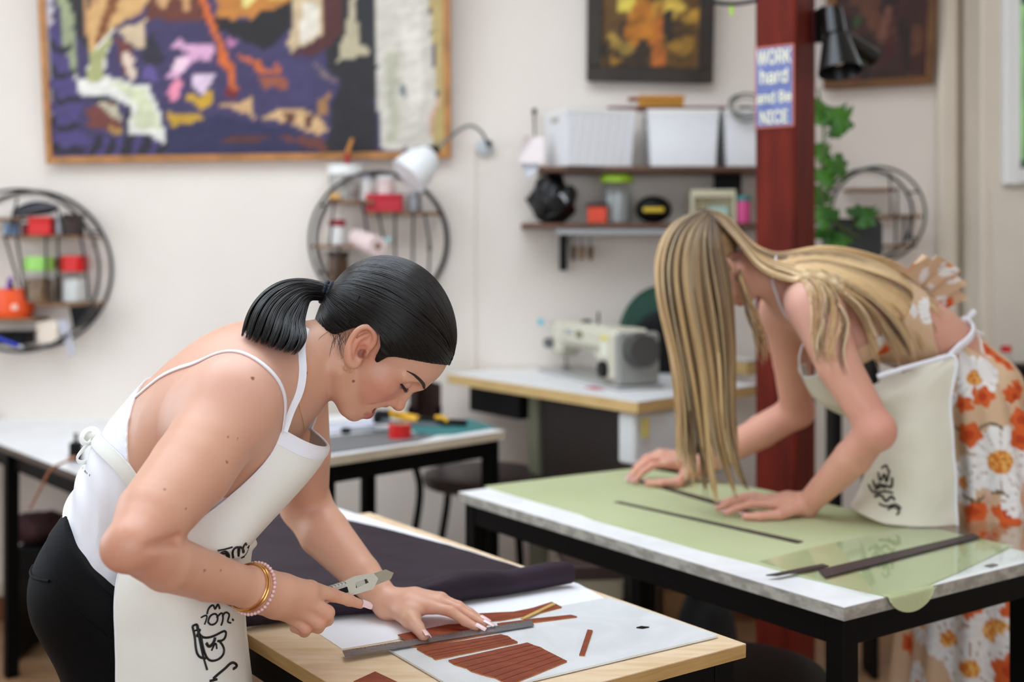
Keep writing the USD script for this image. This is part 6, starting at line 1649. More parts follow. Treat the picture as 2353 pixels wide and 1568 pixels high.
# -------- apron: rows from the bib's hem to the skirt's hem, each from the near edge round the front to the far edge
rows = [[(643, 985, 1.768), (690, 1012, 1.79), (752, 1027, 1.88), (712, 984, 1.995)],
        [(622, 1048, 1.752), (682, 1076, 1.775), (737, 1067, 1.87), (700, 1050, 2.00)],
        [(560, 1115, 1.735), (620, 1142, 1.752), (674, 1141, 1.86), (650, 1120, 2.01)],
        [(475, 1185, 1.722), (545, 1217, 1.73), (606, 1211, 1.85), (585, 1190, 2.02)],
        [(385, 1246, 1.708), (490, 1268, 1.705), (577, 1252, 1.82), (556, 1230, 2.02)],
        [(300, 1290, 1.698), (430, 1300, 1.69), (555, 1290, 1.80), (546, 1265, 2.01)],
        [(268, 1330, 1.692), (415, 1345, 1.682), (542, 1338, 1.785), (544, 1310, 2.0)],
        [(269, 1430, 1.685), (410, 1440, 1.676), (536, 1440, 1.775), (545, 1400, 2.0)],
        [(271, 1568, 1.68), (408, 1575, 1.672), (546, 1568, 1.765), (550, 1530, 2.0)],
        [(272, 1760, 1.68), (408, 1768, 1.672), (566, 1760, 1.765), (552, 1700, 2.0)]]
nr, nc = 110, 70
cols = np.array([[Q(*p) for p in r] for r in rows])
from scipy.interpolate import CubicSpline
rr = CubicSpline(np.arange(len(rows)), cols, axis=0)(np.linspace(0, len(rows) - 1, nr))
ap = np.array([spline(r, nc) for r in rr])
uu, vv = np.meshgrid(np.linspace(0, 1, nr), np.linspace(0, 1, nc), indexing='ij')
nrm = np.cross(np.gradient(ap, axis=0), np.gradient(ap, axis=1)); nrm /= np.linalg.norm(nrm, axis=2, keepdims=True)
if (nrm[:, nc // 5, 1].mean()) > 0: nrm = -nrm
wr_ = 0.004 * np.sin(vv * 14 + 2 * np.sin(uu * 9)) * np.clip((uu - 0.42) * 4, 0, 1) + 0.006 * np.exp(-((uu - 0.47) / 0.03) ** 2) * np.sin(vv * 20 + 1) + 0.005 * (meshkit.fbm(ap * 14, 3) - 0.5) * np.clip((uu - 0.2) * 4, 0, 1)
ap = ap + nrm * wr_[..., None]
# keep the cloth outside the body
flat_ = ap.reshape(-1, 3)
both = np.minimum(torso.at(flat_), trf.at(flat_))
push = np.clip(0.009 - both, 0, 0.08)
gt = torso.grad(flat_); gr = trf.grad(flat_)
gsel = np.where((torso.at(flat_) < trf.at(flat_))[:, None], gt, gr)
ap = (flat_ + gsel * push[:, None]).reshape(ap.shape)
M_apron = mat('white_canvas', (238, 238, 230), 0.6, spec=0.3, bump=0.12, bscale=260)
apron = part(W1, 'apron', sheet(ap, 0.0016), M_apron, smooth=60)
# hems
def hem(line, w, inward, name='hem'):
    t = np.gradient(line, axis=0)
    g = np.stack([line, line + inward * w], 1)
    return g
part(W1, 'hem', tube(ap[:, 0], 0.0016, 8), M_top, parent=apron)
part(W1, 'hem', tube(ap[0] , 0.0020, 8), M_top, parent=apron)
part(W1, 'stitched_band', sheet(ap[1:9] + nrm[1:9] * 0.0016, 0.0010)[0] if False else sheet(ap[0:8] + nrm[0:8] * 0.0012, 0.0012), M_top, smooth=60, parent=apron)
def ribbon(pts, w, m, name, nrmf, th=0.002, n=50, parent=None):
    p = spline([np.array(q) for q in pts], n)
    for _ in range(4):
        p = p + body.grad(p) * np.clip(0.0022 - body.at(p), 0, 0.05)[:, None]
    t = np.gradient(p, axis=0); t /= np.linalg.norm(t, axis=1, keepdims=True)
    x = np.cross(t, nrmf); x /= np.linalg.norm(x, axis=1, keepdims=True)
    part(W1, name, sheet(np.stack([p - x * w / 2, p, p + x * w / 2], 1), th), m, smooth=60, parent=parent)
ribbon([ap[0, 0] + [0.003, 0, -0.004], Q(652, 950, 1.782), Q(664, 895, 1.80), Q(676, 838, 1.815), Q(690, 790, 1.835), Q(700, 768, 1.86)], 0.0115, M_top, 'neck_strap', np.array([0.5, -0.8, 0.3]), parent=apron)
ribbon([ap[0, -1] + [0.0, 0, -0.004], Q(714, 960, 1.985), Q(718, 918, 1.97), Q(720, 860, 1.955), Q(712, 800, 1.945)], 0.0115, M_top, 'neck_strap', np.array([0.6, 0.7, 0.3]), parent=apron)
# waist ties round the back with a small bow
tie = [ap[44, 0]] + [Q(x, y, Y) for x, y, Y in ((330, 1150, 1.715), (280, 1080, 1.73), (240, 1030, 1.78), (222, 1006, 1.86))]
tp_ = torso.drop(spline(tie, 40), 0.008)
ribt = np.cross(np.gradient(tp_, axis=0), torso.grad(tp_)); ribt /= np.linalg.norm(ribt, axis=1, keepdims=True)
part(W1, 'waist_tie', sheet(np.stack([tp_ - ribt * 0.010, tp_ - ribt * 0.003 + torso.grad(tp_) * 0.0012, tp_ + ribt * 0.004, tp_ + ribt * 0.010], 1), 0.002), M_apron, smooth=60, parent=apron)
kb = tp_[-1]
part(W1, 'bow_knot', ellipsoid(kb + [-0.006, 0, 0.004], (0.012, 0.014, 0.012)), M_apron, smooth=True, parent=apron)
for dz, dy in ((0.010, -0.02), (-0.014, -0.03)):
    lp2 = np.array([kb, kb + [-0.006, dy, dz + 0.004], kb + [-0.009, dy * 1.8, dz - 0.010], kb + [-0.003, dy, dz - 0.016], kb])
    q_ = spline(lp2[:-1], 30, True)
    part(W1, 'bow_loop', tube(q_, 0.0035, 10, True, flat=(0.3, 1)), M_apron, smooth=True, parent=apron)
# printed lettering and drawing on the apron, laid on its surface
from scipy.interpolate import LinearNDInterpolator
front = ap[:, :int(nc * 0.80)].reshape(-1, 3) + (nrm * 0.0016)[:, :int(nc * 0.80)].reshape(-1, 3)
lay = LinearNDInterpolator(project(front), front)
M_ink = mat('black_print', (14, 14, 14), 0.5)
strokes = [([(478, 1432), (486, 1414), (496, 1412), (500, 1422), (494, 1434), (484, 1436), (478, 1430)], 2.2), ([(498, 1420), (510, 1410), (512, 1424), (508, 1438)], 2.2), ([(511, 1418), (520, 1408), (526, 1412), (524, 1430), (530, 1432)], 2.2), ([(534, 1424), (536, 1426)], 2.4),
           ([(462, 1420), (474, 1415), (470, 1436)], 1.8), ([(476, 1412), (482, 1396), (490, 1392), (494, 1400), (500, 1390), (505, 1400)], 2.2), ([(520, 1388), (535, 1394), (545, 1400)], 2.0),
           ([(442, 1440), (452, 1436), (456, 1450), (462, 1462), (500, 1458), (518, 1452), (514, 1470), (500, 1474)], 2.6), ([(442, 1440), (448, 1470), (462, 1512), (472, 1514)], 2.6), ([(452, 1436), (470, 1520), (476, 1540)], 2.4), ([(462, 1462), (470, 1500), (482, 1518), (512, 1506), (514, 1490), (504, 1474)], 2.6), ([(474, 1478), (480, 1486), (490, 1478), (494, 1466)], 3.4), ([(486, 1496), (496, 1480), (498, 1492)], 2.0), ([(448, 1450), (460, 1448), (452, 1462), (464, 1462)], 2.0),
           ([(490, 1560), (506, 1546), (520, 1534), (538, 1524), (544, 1530), (536, 1538)], 3.0), ([(482, 1566), (498, 1562)], 3.0),
           ([(502, 1292), (506, 1276), (518, 1270), (524, 1280), (520, 1288)], 4.6), ([(536, 1282), (538, 1262), (546, 1258), (548, 1280)], 2.6), ([(548, 1278), (552, 1258), (558, 1262), (556, 1282)], 2.6), ([(560, 1280), (564, 1250), (570, 1246), (570, 1260), (562, 1276)], 2.4), ([(566, 1252), (576, 1242), (574, 1252)], 2.6), ([(500, 1266), (520, 1262), (534, 1258)], 2.0)]
ink = []
for pts, w in strokes:
    p2 = spline([np.array([x, y, 0.0]) for x, y in pts], max(8, 6 * len(pts)))[:, :2]
    p3 = lay(p2); p3 = p3[~np.isnan(p3).any(1)]
    if len(p3) > 3:
        ink.append(tube(p3, w * 0.00062, 8))
part(W1, 'printed_lettering', cat_(ink), M_ink, parent=apron)
# -------- jewellery
M_gold = mat('gold', (226, 178, 108), 0.22, metal=1.0)
fa = unit(wR - eR)
fr3 = frame_of(fa)
def ring_pts(c, r, n=48):
    a = np.arange(n) / n * 6.283
    return c + r * (np.cos(a)[:, None] * fr3[:, 0] + np.sin(a)[:, None] * fr3[:, 1])
def hug(c, off, n=60):
    return body.drop(ring_pts(c, 0.034, n), off, 8)
b1 = hug(wR - fa * 0.012, 0.0018)
part(W1, 'bracelet', tube(b1, 0.0015, 10, True), M_gold, label='gold link bracelet')
b1b = hug(wR - fa * 0.0165, 0.0018)
part(W1, 'bracelet', tube(b1b, 0.0011, 10, True), M_gold, label='gold link bracelet')
b2 = hug(wR - fa * 0.003, 0.0027, 40)
part(W1, 'bead_bracelet', cat_([ellipsoid(p, (0.0027,) * 3, None, 2) for p in b2]), mat('rose_bead', (232, 190, 186), 0.15, spec=0.7, coat=0.5), smooth=True, label='pink bead bracelet')
ec = hd(0.004, -0.0795, -0.0275)
a = np.linspace(2.6, 6.8, 26)
part(W1, 'earring', tube(np.stack([ec + np.array([1, 0, 0]) * 0.0072 * math.cos(t) + np.array([0, 0, 1]) * 0.0072 * math.sin(t) + np.array([0, -0.002 * math.cos(2 * t), 0]) for t in a]), 0.0011, 10), mat('pale_gold_metal', (240, 214, 164), 0.2, metal=0.8), label='small gold hoop earring')
nk = body.drop(spline([Q(690, 830, 1.83), Q(678, 868, 1.81), Q(677, 905, 1.80), Q(684, 945, 1.82), Q(694, 985, 1.86)], 40), 0.0008)
part(W1, 'necklace', tube(nk, 0.0005, 8), mat('pale_gold', (226, 176, 104), 0.3), label='thin gold necklace')
# -------- hair: dark cap, strands drawn back to the tie, ponytail
hc, hr = np.array([-0.001, 0, 0.048]), np.array([0.1025, 0.0815, 0.0895])
fl_x = [-0.13, -0.088, -0.066, -0.047, -0.033, -0.019, -0.001, 0.015, 0.021, 0.027, 0.032, 0.040, 0.063, 0.080, 0.0965, 0.13]
fl_z = [-0.044, -0.042, -0.030, -0.013, 0.016, 0.034, 0.040, 0.026, 0.006, 0.004, 0.022, 0.031, 0.047, 0.058, 0.070, 0.074]
hairf = Field(); hairf.ell(hd(*hc), hr, Rh, k=0.02); hairf.ell(hd(-0.022, 0, 0.06), (0.083, 0.076, 0.078), Rh, k=0.03); hairf.ell(hd(-0.060, 0, 0.005), (0.034, 0.048, 0.050), Rh, k=0.03)
def hair_cap(p):
    q = (p - HC) @ Rh
    rough = 0.0006 * np.sin(np.arctan2(q[..., 1], q[..., 2] - 0.02) * 46)
    line = np.interp(q[..., 0], fl_x, fl_z)
    return np.maximum(hairf(p) + rough, (line - q[..., 2]) * 0.8)
hm_ = surface(hair_cap, HC - 0.16, HC + 0.17, 0.0022)
hair = part(W1, 'hair', hm_, M_hair1, smooth=True)
tieL = np.array([-0.103, 0.0, 0.016])
rsh = np.random.RandomState(12)
st = []
tn = (tieL - hc) / hr; tn /= np.linalg.norm(tn)
while len(st) < 5200:
    v = rsh.randn(3); v /= np.linalg.norm(v)
    p = hc + v * hr
    zl = np.interp(p[0], fl_x, fl_z)
    if p[2] < zl - 0.001 or (p[2] < 0.006 and p[0] > -0.03):
        continue
    if p[2] > zl + 0.02 and rsh.rand() > 0.35 and p[0] > -0.05:
        continue
    ang_ = math.acos(np.clip(v @ tn, -1, 1))
    if ang_ < 0.15:
        continue
    n = 20
    f_ = np.linspace(0, 1, n) * (0.97 if rsh.rand() < 0.8 else 0.6 + 0.37 * rsh.rand())
    s_ = (np.sin((1 - f_) * ang_)[:, None] * v + np.sin(f_ * ang_)[:, None] * tn) / math.sin(ang_)
    if p[0] > -0.01 and p[2] < 0.085:            # from the temple the strands run over the ear
        wp = (np.array([-0.004, math.copysign(0.078, p[1]), 0.050 + 0.5 * max(0, p[2] - 0.02)]) - hc) / hr
        wp = wp / np.linalg.norm(wp) * (0.75 + 0.35 * min(1, ang_ / 2))
        bz = (1 - f_)[:, None] ** 2 * v + 2 * (f_ * (1 - f_))[:, None] * wp + f_[:, None] ** 2 * tn
        bz /= np.linalg.norm(bz, axis=1, keepdims=True)
        s_ = bz
    w_ = 0.0010 * rsh.rand() + 0.0012 * np.sin(f_ * 3.1)
    pts = hc + s_ * (hr + w_[:, None])
    wav = 0.0012 * np.sin(f_ * 7 + rsh.rand() * 6)
    pts[:, 1] += wav
    need = np.maximum(np.interp(pts[:, 0], fl_x, fl_z) + 0.0015 - pts[:, 2], 0)
    need = np.convolve(np.pad(need, 2, mode='edge'), np.ones(5) / 5, 'valid')
    pts[:, 2] += need
    world = HC + pts @ Rh.T
    st.append(world)
allp = np.concatenate(st)
allp = hairf.drop(allp, 0.0004, 2) + (allp - hairf.drop(allp, 0.0, 2)) * 0
lay_ = 0.0012 * rsh.rand(len(st)).repeat([len(s) for s in st])
allp = allp + hairf.grad(allp) * lay_[:, None]
st = np.split(allp, np.cumsum([len(s) for s in st])[:-1])
def stays(s):
    q = (s - HC) @ Rh
    line = np.interp(q[:, 0], fl_x, fl_z)
    return not (((q[:, 2] < 0.036) & (q[:, 0] > -0.024) & (q[:, 0] < 0.0215)) | ((q[:, 2] < line - 0.004) & (q[:, 0] > 0.03)) | ((q[:, 2] < -0.001) & (q[:, 0] > -0.024))).any()
st = [s for s in st if stays(s)]
M_strand = usdkit.material(stage, '/World/Looks/dark_hair_strand', {'p': ('principled_bsdf', {'base_color': tuple(lin((17, 13, 13))), 'roughness': 0.30, 'specular_ior_level': 0.5})}, [], surface='p.BSDF')
curves(W1, 'scalp_strands', st, 0.0011, M_strand, parent=hair)
# flyaway baby hairs at the nape
bb_ = []
for i in range(22):
    x0_, y0_ = 716 + 92 * rsh.rand(), 0
    y0_ = np.interp(x0_, [700, 745, 775, 810], [728, 762, 776, 752]) - 6
    p = hairf.drop([Q(x0_, y0_, 1.83)], 0.0005)[0]
    L = 0.022 + 0.020 * rsh.rand(); sw = 0.25 * rsh.randn() - 0.05
    q = np.array([p + np.array([sw * L * t + 0.002 * math.sin(4 * t + i), 0, -L * t]) for t in np.linspace(0, 1, 8)])
    bb_.append(body.drop(q, 0.0009))
curves(W1, 'nape_hairs', bb_, 0.00045, M_strand, parent=hair)
TP = HC + Rh @ tieL
outer = [TP + [0.006, 0, 0.012], Q(700, 641, 1.90), Q(640, 648, 1.865), Q(592, 686, 1.835), Q(570, 730, 1.82), Q(562, 768, 1.81)]
inner = [TP + [0.002, 0, -0.012], Q(722, 690, 1.895), Q(704, 716, 1.86), Q(699, 752, 1.83), Q(701, 786, 1.80), Q(684, 812, 1.785)]
So, Si = spline(outer, 30), spline(inner, 30)
tail_g = []
st = []
for i in range(4200):
    w = rsh.rand(); ph = rsh.rand() * 6.283; rr_ = math.sqrt(rsh.rand())
    t = np.linspace(0, 1, 30)
    wv = 0.5 + (w - 0.5) * (0.9 + 0.1 * t)
    
    base = So * (1 - wv)[:, None] + Si * wv[:, None]
    thick = 0.010 + 0.024 * np.sin(np.clip(t * 1.2, 0, 1) * math.pi * 0.5) * math.sqrt(max(0.05, 1 - (2 * w - 1) ** 2))
    side = (rsh.rand() * 2 - 1)
    side = math.copysign(abs(side) ** 0.5, side)
    base[:, 1] += thick * side - 0.008 * t
    base += 0.0016 * np.sin(t * 5 + ph)[:, None] * np.array([0.6, 0.2, 0.8])
    # locks: strands gather towards a few centres
    lock = (round(w * 7) / 7 - w) * 0.30
    base += (Si - So) * (lock * t)[:, None]
    L = 0.93 + 0.07 * rsh.rand()
    k = max(6, int(round(30 * L)))
    st.append(base[:k])
tail_core = []
na = 22
for i in range(30):
    t = i / 29
    ti_ = t * 0.93 * 29; i0_ = int(ti_); fr_i = ti_ - i0_
    so_, si_ = So[i0_] * (1 - fr_i) + So[i0_ + 1] * fr_i, Si[i0_] * (1 - fr_i) + Si[i0_ + 1] * fr_i
    c, wd = (so_ + si_) / 2, (si_ - so_) / 2 * 0.90
    th_ = 0.009 + 0.021 * math.sin(min(1, t * 1.2) * math.pi * 0.5)
    sc_e = (1.0 if t < 0.8 else max(0.2, 1 - ((t - 0.8) / 0.2) ** 2 * 0.8))
    a = np.arange(na) / na * 6.283
    tail_core.append(c + np.cos(a)[:, None] * wd * sc_e + np.sin(a)[:, None] * np.array([0, th_ * sc_e, 0]) - [0, 0.008 * t, 0])
tc = np.array(tail_core); idx = np.arange(30 * na).reshape(30, na)
f = np.stack([idx[:-1], np.roll(idx, -1, 1)[:-1], np.roll(idx, -1, 1)[1:], idx[1:]], -1).reshape(-1, 4)
f = np.vstack([f[:, [0, 1, 2]], f[:, [0, 2, 3]]])
vv_ = np.vstack([tc.reshape(-1, 3), tc[0].mean(0), tc[-1].mean(0)]); j = np.arange(na)
f = np.vstack([f, np.stack([np.full(na, 30 * na), (j + 1) % na, j], 1), np.stack([np.full(na, 30 * na + 1), 29 * na + j, 29 * na + (j + 1) % na], 1)])
tcm = trimesh.Trimesh(vv_, f, process=False); tcm.fix_normals()
pony = part(W1, 'ponytail', tcm, M_hair1, smooth=True)
curves(W1, 'ponytail_strands', st, 0.0011, M_strand, parent=pony)
tdir = unit(Q(700, 655, 1.91) - TP)
fr4 = frame_of(tdir)
for k_, off in enumerate((-0.004, 0.004, 0.011)):
    a = np.arange(60) / 60 * 6.283
    rr2 = (0.0175 - 0.001 * k_) * (1 + 0.03 * np.sin(a * 20))
    part(W1, 'hair_tie', tube(TP + tdir * off + rr2[:, None] * (np.cos(a)[:, None] * fr4[:, 0] + np.sin(a)[:, None] * fr4[:, 1]), 0.0032, 8, True), mat('navy_tie', (22, 28, 44), 0.7))
pn_ = hairf.drop([Q(826, 680, 1.83), Q(800, 742, 1.83)], 0.002)
part(W1, 'hair_pin', rod(pn_[0], pn_[1], 0.0009, None, 8), M_blk)
# -------- the cutter in her right hand (a thing of its own)
k0, k1 = Q(742, 1372, 1.830), Q(868, 1330, 1.872)
kd = unit(k1 - k0); kn_ = unit(np.array([0.12, -0.97, 0.22])); kn_ = unit(kn_ - kd * (kn_ @ kd)); kw = np.cross(kn_, kd)
Rk = np.stack([kd, kw, kn_], 1)
kp = lambda x, y, z: k0 + Rk @ np.array([x, y, z])
KL = np.linalg.norm(k1 - k0)
kt = thing('utility_knife', 'grey snap off cutter with broad blade in the dark haired woman\'s hand', 'knife', k0)
M_knife = mat('grey_alloy', (190, 190, 182), 0.32, metal=0.6)
part(kt, 'handle', box(kp(KL * 0.20, 0, 0), (KL * 1.15, 0.021, 0.012), 0.003, Rk), M_knife)
for i in range(7):
    part(kt, 'grip_ridge', rod(kp(0.006 + i * 0.0052, 0.0108, -0.005), kp(0.006 + i * 0.0052, 0.0108, 0.005), 0.0014, None, 10), M_knife)
part(kt, 'slider_channel', box(kp(KL * 0.18, -0.001, 0.0062), (KL * 0.8, 0.008, 0.001), 0.0003, Rk), M_blk)
hx = m3.Manifold.hull_points(np.array([kp(x, y, z) for x, y in ((KL * 0.42, -0.011), (KL * 0.42, 0.012), (KL * 0.60, 0.014), (KL * 0.92, 0.010), (KL * 0.98, 0.0), (KL * 0.85, -0.012)) for z in (-0.0075, 0.0075)]))
win_ = m3.Manifold.hull_points(np.array([kp(x, y, z) for x, y in ((KL * 0.56, -0.003), (KL * 0.58, 0.005), (KL * 0.78, 0.005), (KL * 0.80, -0.001)) for z in (0.004, 0.012)]))
part(kt, 'head', hx - win_, mat('pale_alloy', (206, 204, 190), 0.3, metal=0.35), smooth=False)
part(kt, 'window', m3.Manifold.hull_points(np.array([kp(x, y, z) for x, y in ((KL * 0.56, -0.003), (KL * 0.58, 0.005), (KL * 0.78, 0.005), (KL * 0.80, -0.001)) for z in (0.003, 0.0045)])), mat('dark_window', (58, 22, 18), 0.3), smooth=False)
bl = m3.Manifold.hull_points(np.array([kp(x, y, z) for x, y in ((KL * 0.8, -0.009), (KL * 0.8, 0.009), (KL * 1.18, 0.009), (KL * 1.30, 0.0005), (KL * 1.22, -0.007)) for z in (-0.0004, 0.0004)]))
part(kt, 'blade', bl, mat('blade_steel', (176, 170, 152), 0.3, metal=0.8), smooth=False)
part(kt, 'end_cap', box(kp(-KL * 0.40, 0, 0), (0.012, 0.022, 0.013), 0.003, Rk), M_blk)
# ================================================================ blonde woman leaning over the right table
YB2 = 2.87
W2 = thing('person', 'blonde woman in floral dress and apron pressing the olive leather flat', 'person', (1.05, 2.95, 0))
M_skin2 = mat('skin_fair', (228, 182, 162), 0.5, spec=0.35, vcol=True, sss=0.18)
pel2 = Q(2225, 905, 2.94); nek2 = Q(1780, 650, YB2)
s2 = unit(nek2 - pel2); a2 = unit(np.cross([0, 0, 1.0], s2)); f2 = np.cross(s2, a2)
if f2[2] > 0: f2 = -f2; 
R2 = np.stack([s2, a2, f2], 1)
torso2 = Field()
def torso2_into(Fd):
    Fd.ell(Q(2222, 895, 2.94), (0.12, 0.155, 0.105), R2, k=0.03)
    Fd.ell(Q(2120, 775, 2.92), (0.13, 0.120, 0.085), R2, k=0.06)
    Fd.ell(Q(1985, 705, 2.89), (0.16, 0.135, 0.100), R2, k=0.06)
    Fd.ell(Q(1870, 675, YB2), (0.11, 0.140, 0.080), R2, k=0.06)
    for s in (-1, 1):
        Fd.ell(Q(1930, 775, 2.88) + a2 * s * 0.068, (0.055, 0.058, 0.055), R2, k=0.04)
torso2_into(torso2)
b2 = Field(); torso2_into(b2)
b2.limb([Q(1850, 668, YB2), Q(1792, 645, YB2), Q(1722, 618, YB2 - 0.005)], [0.06, 0.052, 0.048], k=0.04)
sN, eN, wN = Q(1868, 700, 2.735), Q(2012, 985, 2.655), np.array([0.662, 2.835, 0.8275])
b2.limb([Q(1860, 672, YB2), sN], [0.05, 0.048], k=0.05)
b2.limb([sN, sN * 0.5 + eN * 0.5 + [-0.012, -0.004, 0.0], eN], [0.056, 0.047, 0.036], k=0.035)
b2.ell(Q(2028, 1000, 2.645), (0.020, 0.020, 0.026), None, k=0.03)
b2.limb([eN, eN * 0.66 + wN * 0.34 + [0.004, 0, -0.004], wN], [0.036, 0.040, 0.0255], k=0.02)
sF, eF, wF = Q(1800, 715, 3.00), Q(1832, 945, 3.17), np.array([0.468, 3.25, 0.832])
b2.limb([Q(1850, 680, YB2), sF], [0.05, 0.046], k=0.05)
b2.limb([sF, sF * 0.5 + eF * 0.5 + [0.004, 0, 0], eF], [0.052, 0.046, 0.040], k=0.035)
b2.limb([eF, eF * 0.66 + wF * 0.34, wF], [0.040, 0.042, 0.026], k=0.02)
HANDS2 = []
def hand2(w, d, l, tips, thumb, arch=0.012):
    m_ = [w + d * 0.080 + l * 0.024 + [0, 0, arch * 0.6], w + d * 0.086 + l * 0.004 + [0, 0, arch], w + d * 0.083 - l * 0.016 + [0, 0, arch * 0.8], w + d * 0.074 - l * 0.034 + [0, 0, arch * 0.3]]
    for i in range(4):
        b2.limb([w, w * 0.5 + m_[i] * 0.5 + [0, 0, 0.003], m_[i]], [0.020, 0.018, 0.012], k=0.014)
        t_ = tips[i]
        p1, p2 = m_[i] + (t_ - m_[i]) * 0.45 + [0, 0, 0.006 + arch * 0.3], m_[i] + (t_ - m_[i]) * 0.75 + [0, 0, 0.004 + arch * 0.25]
        b2.limb([m_[i], p1, p2, t_], [0.0098, 0.0095, 0.0085, 0.0065], k=0.006)
        HANDS2.append([m_[i], p1, p2, t_])
    b2.limb(thumb, [0.015, 0.012, 0.0098, 0.0078], k=0.010)
    HANDS2.append(thumb)
zt2 = 0.8125
d2, l2 = unit(np.array([-1.0, 0.10, 0])), unit(np.array([-0.10, -1.0, 0]))       # near hand: fingers to the left
tp2 = [T(1668, 1180, 0.811), T(1650, 1170, 0.811), T(1660, 1158, 0.811), T(1685, 1150, 0.811)]
for q in tp2: q[2] = zt2
hand2(wN, d2, l2, [tp2[0], tp2[1], tp2[2], tp2[3]], [wN + d2 * 0.02 + l2 * 0.018 + [0, 0, -0.002], T(1790, 1183, 0.815), T(1745, 1187, 0.813), T(1712, 1187, 0.8125)], 0.010)
d3, l3 = unit(np.array([-1.0, 0.02, 0])), unit(np.array([-0.02, 1.0, 0]))        # far hand
tp3 = [T(1468, 1094, 0.811), T(1446, 1100, 0.811), T(1448, 1104, 0.811), T(1458, 1108, 0.811)]
for q in tp3: q[2] = zt2 + 0.001
hand2(wF + [0, 0, 0.012], d3, l3, tp3, [wF + d3 * 0.02 - l3 * 0.02, T(1560, 1108, 0.817), T(1520, 1110, 0.815), T(1488, 1110, 0.8135)], 0.030)
# head bowed right down
p2_ = math.radians(80)
hf2, hu2 = np.array([-math.cos(p2_), 0, -math.sin(p2_)]), np.array([-math.sin(p2_), 0, math.cos(p2_)])
hl2 = np.cross(hu2, hf2)
Rh2 = np.stack([hf2, hl2, hu2], 1)
HC2 = Q(1648, 612, YB2)
def hd2(x, y, z):
    return HC2 + Rh2 @ np.array([x, y, z])
face_into(b2, hd2, Rh2, 0)
bm2 = surface(b2, (0.20, 2.45, 0.76), (1.30, 3.45, 1.55), 0.0032)
bm2 = relax(bm2, 1, 0.4)
v2 = bm2.vertices.view(np.ndarray)
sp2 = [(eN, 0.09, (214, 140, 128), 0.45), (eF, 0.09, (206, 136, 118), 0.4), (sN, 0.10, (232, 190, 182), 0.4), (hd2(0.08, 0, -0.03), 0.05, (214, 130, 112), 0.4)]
for h_ in HANDS2:
    sp2 += [(h_[1], 0.018, (218, 140, 124), 0.5), (h_[-1], 0.02, (222, 150, 138), 0.6), (h_[2], 0.016, (218, 140, 124), 0.5)]
lp_c = [(hd2(0.078, y, -0.042), 0.008, (180, 92, 90), 0.8) for y in (-0.012, 0, 0.012)] + [(hd2(0.072, y, -0.063), 0.008, (180, 92, 90), 0.8) for y in (-0.012, 0, 0.012)]
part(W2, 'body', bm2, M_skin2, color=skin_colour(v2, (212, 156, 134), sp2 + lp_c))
for s in (-1, 1):
    pts = b2.drop(spline([hd2(0.103, s * 0.011, 0.0225), hd2(0.101, s * 0.026, 0.0300), hd2(0.090, s * 0.043, 0.0300), hd2(0.080, s * 0.051, 0.0255)], 14), 0.0004)
    part(W2, 'eyebrow', tube(pts, 0.0018, 8), mat('light_brow', (120, 90, 62), 0.6), smooth=True)
for i, h_ in enumerate(HANDS2):
    t_, q_ = h_[-1], h_[-2]
    d = unit(np.asarray(t_) - q_)
    c = b2.drop([t_ + np.array([0, 0, 0.006])], 0.0)[0]
    part(W2, 'fingernail', ellipsoid(c + d * 0.006, (0.009, 0.0046, 0.0014), frame_of([0, 0, 1.0], d) if False else np.stack([d, unit(np.cross([0, 0, 1.0], d)), np.cross(d, unit(np.cross([0, 0, 1.0], d)))], 1), 2), mat('rose_nail', (226, 176, 182), 0.2, coat=0.4), smooth=True)
part(W2, 'ring', tube(np.array([HANDS2[1][1] * 0.7 + np.array(HANDS2[1][0]) * 0.3 + 0.0105 * np.array([0, math.cos(a), math.sin(a)]) for a in np.arange(24) / 24 * 6.283]), 0.0012, 8, True), mat('silver', (210, 210, 212), 0.2, metal=1.0))
for q in (2000,):
    pass
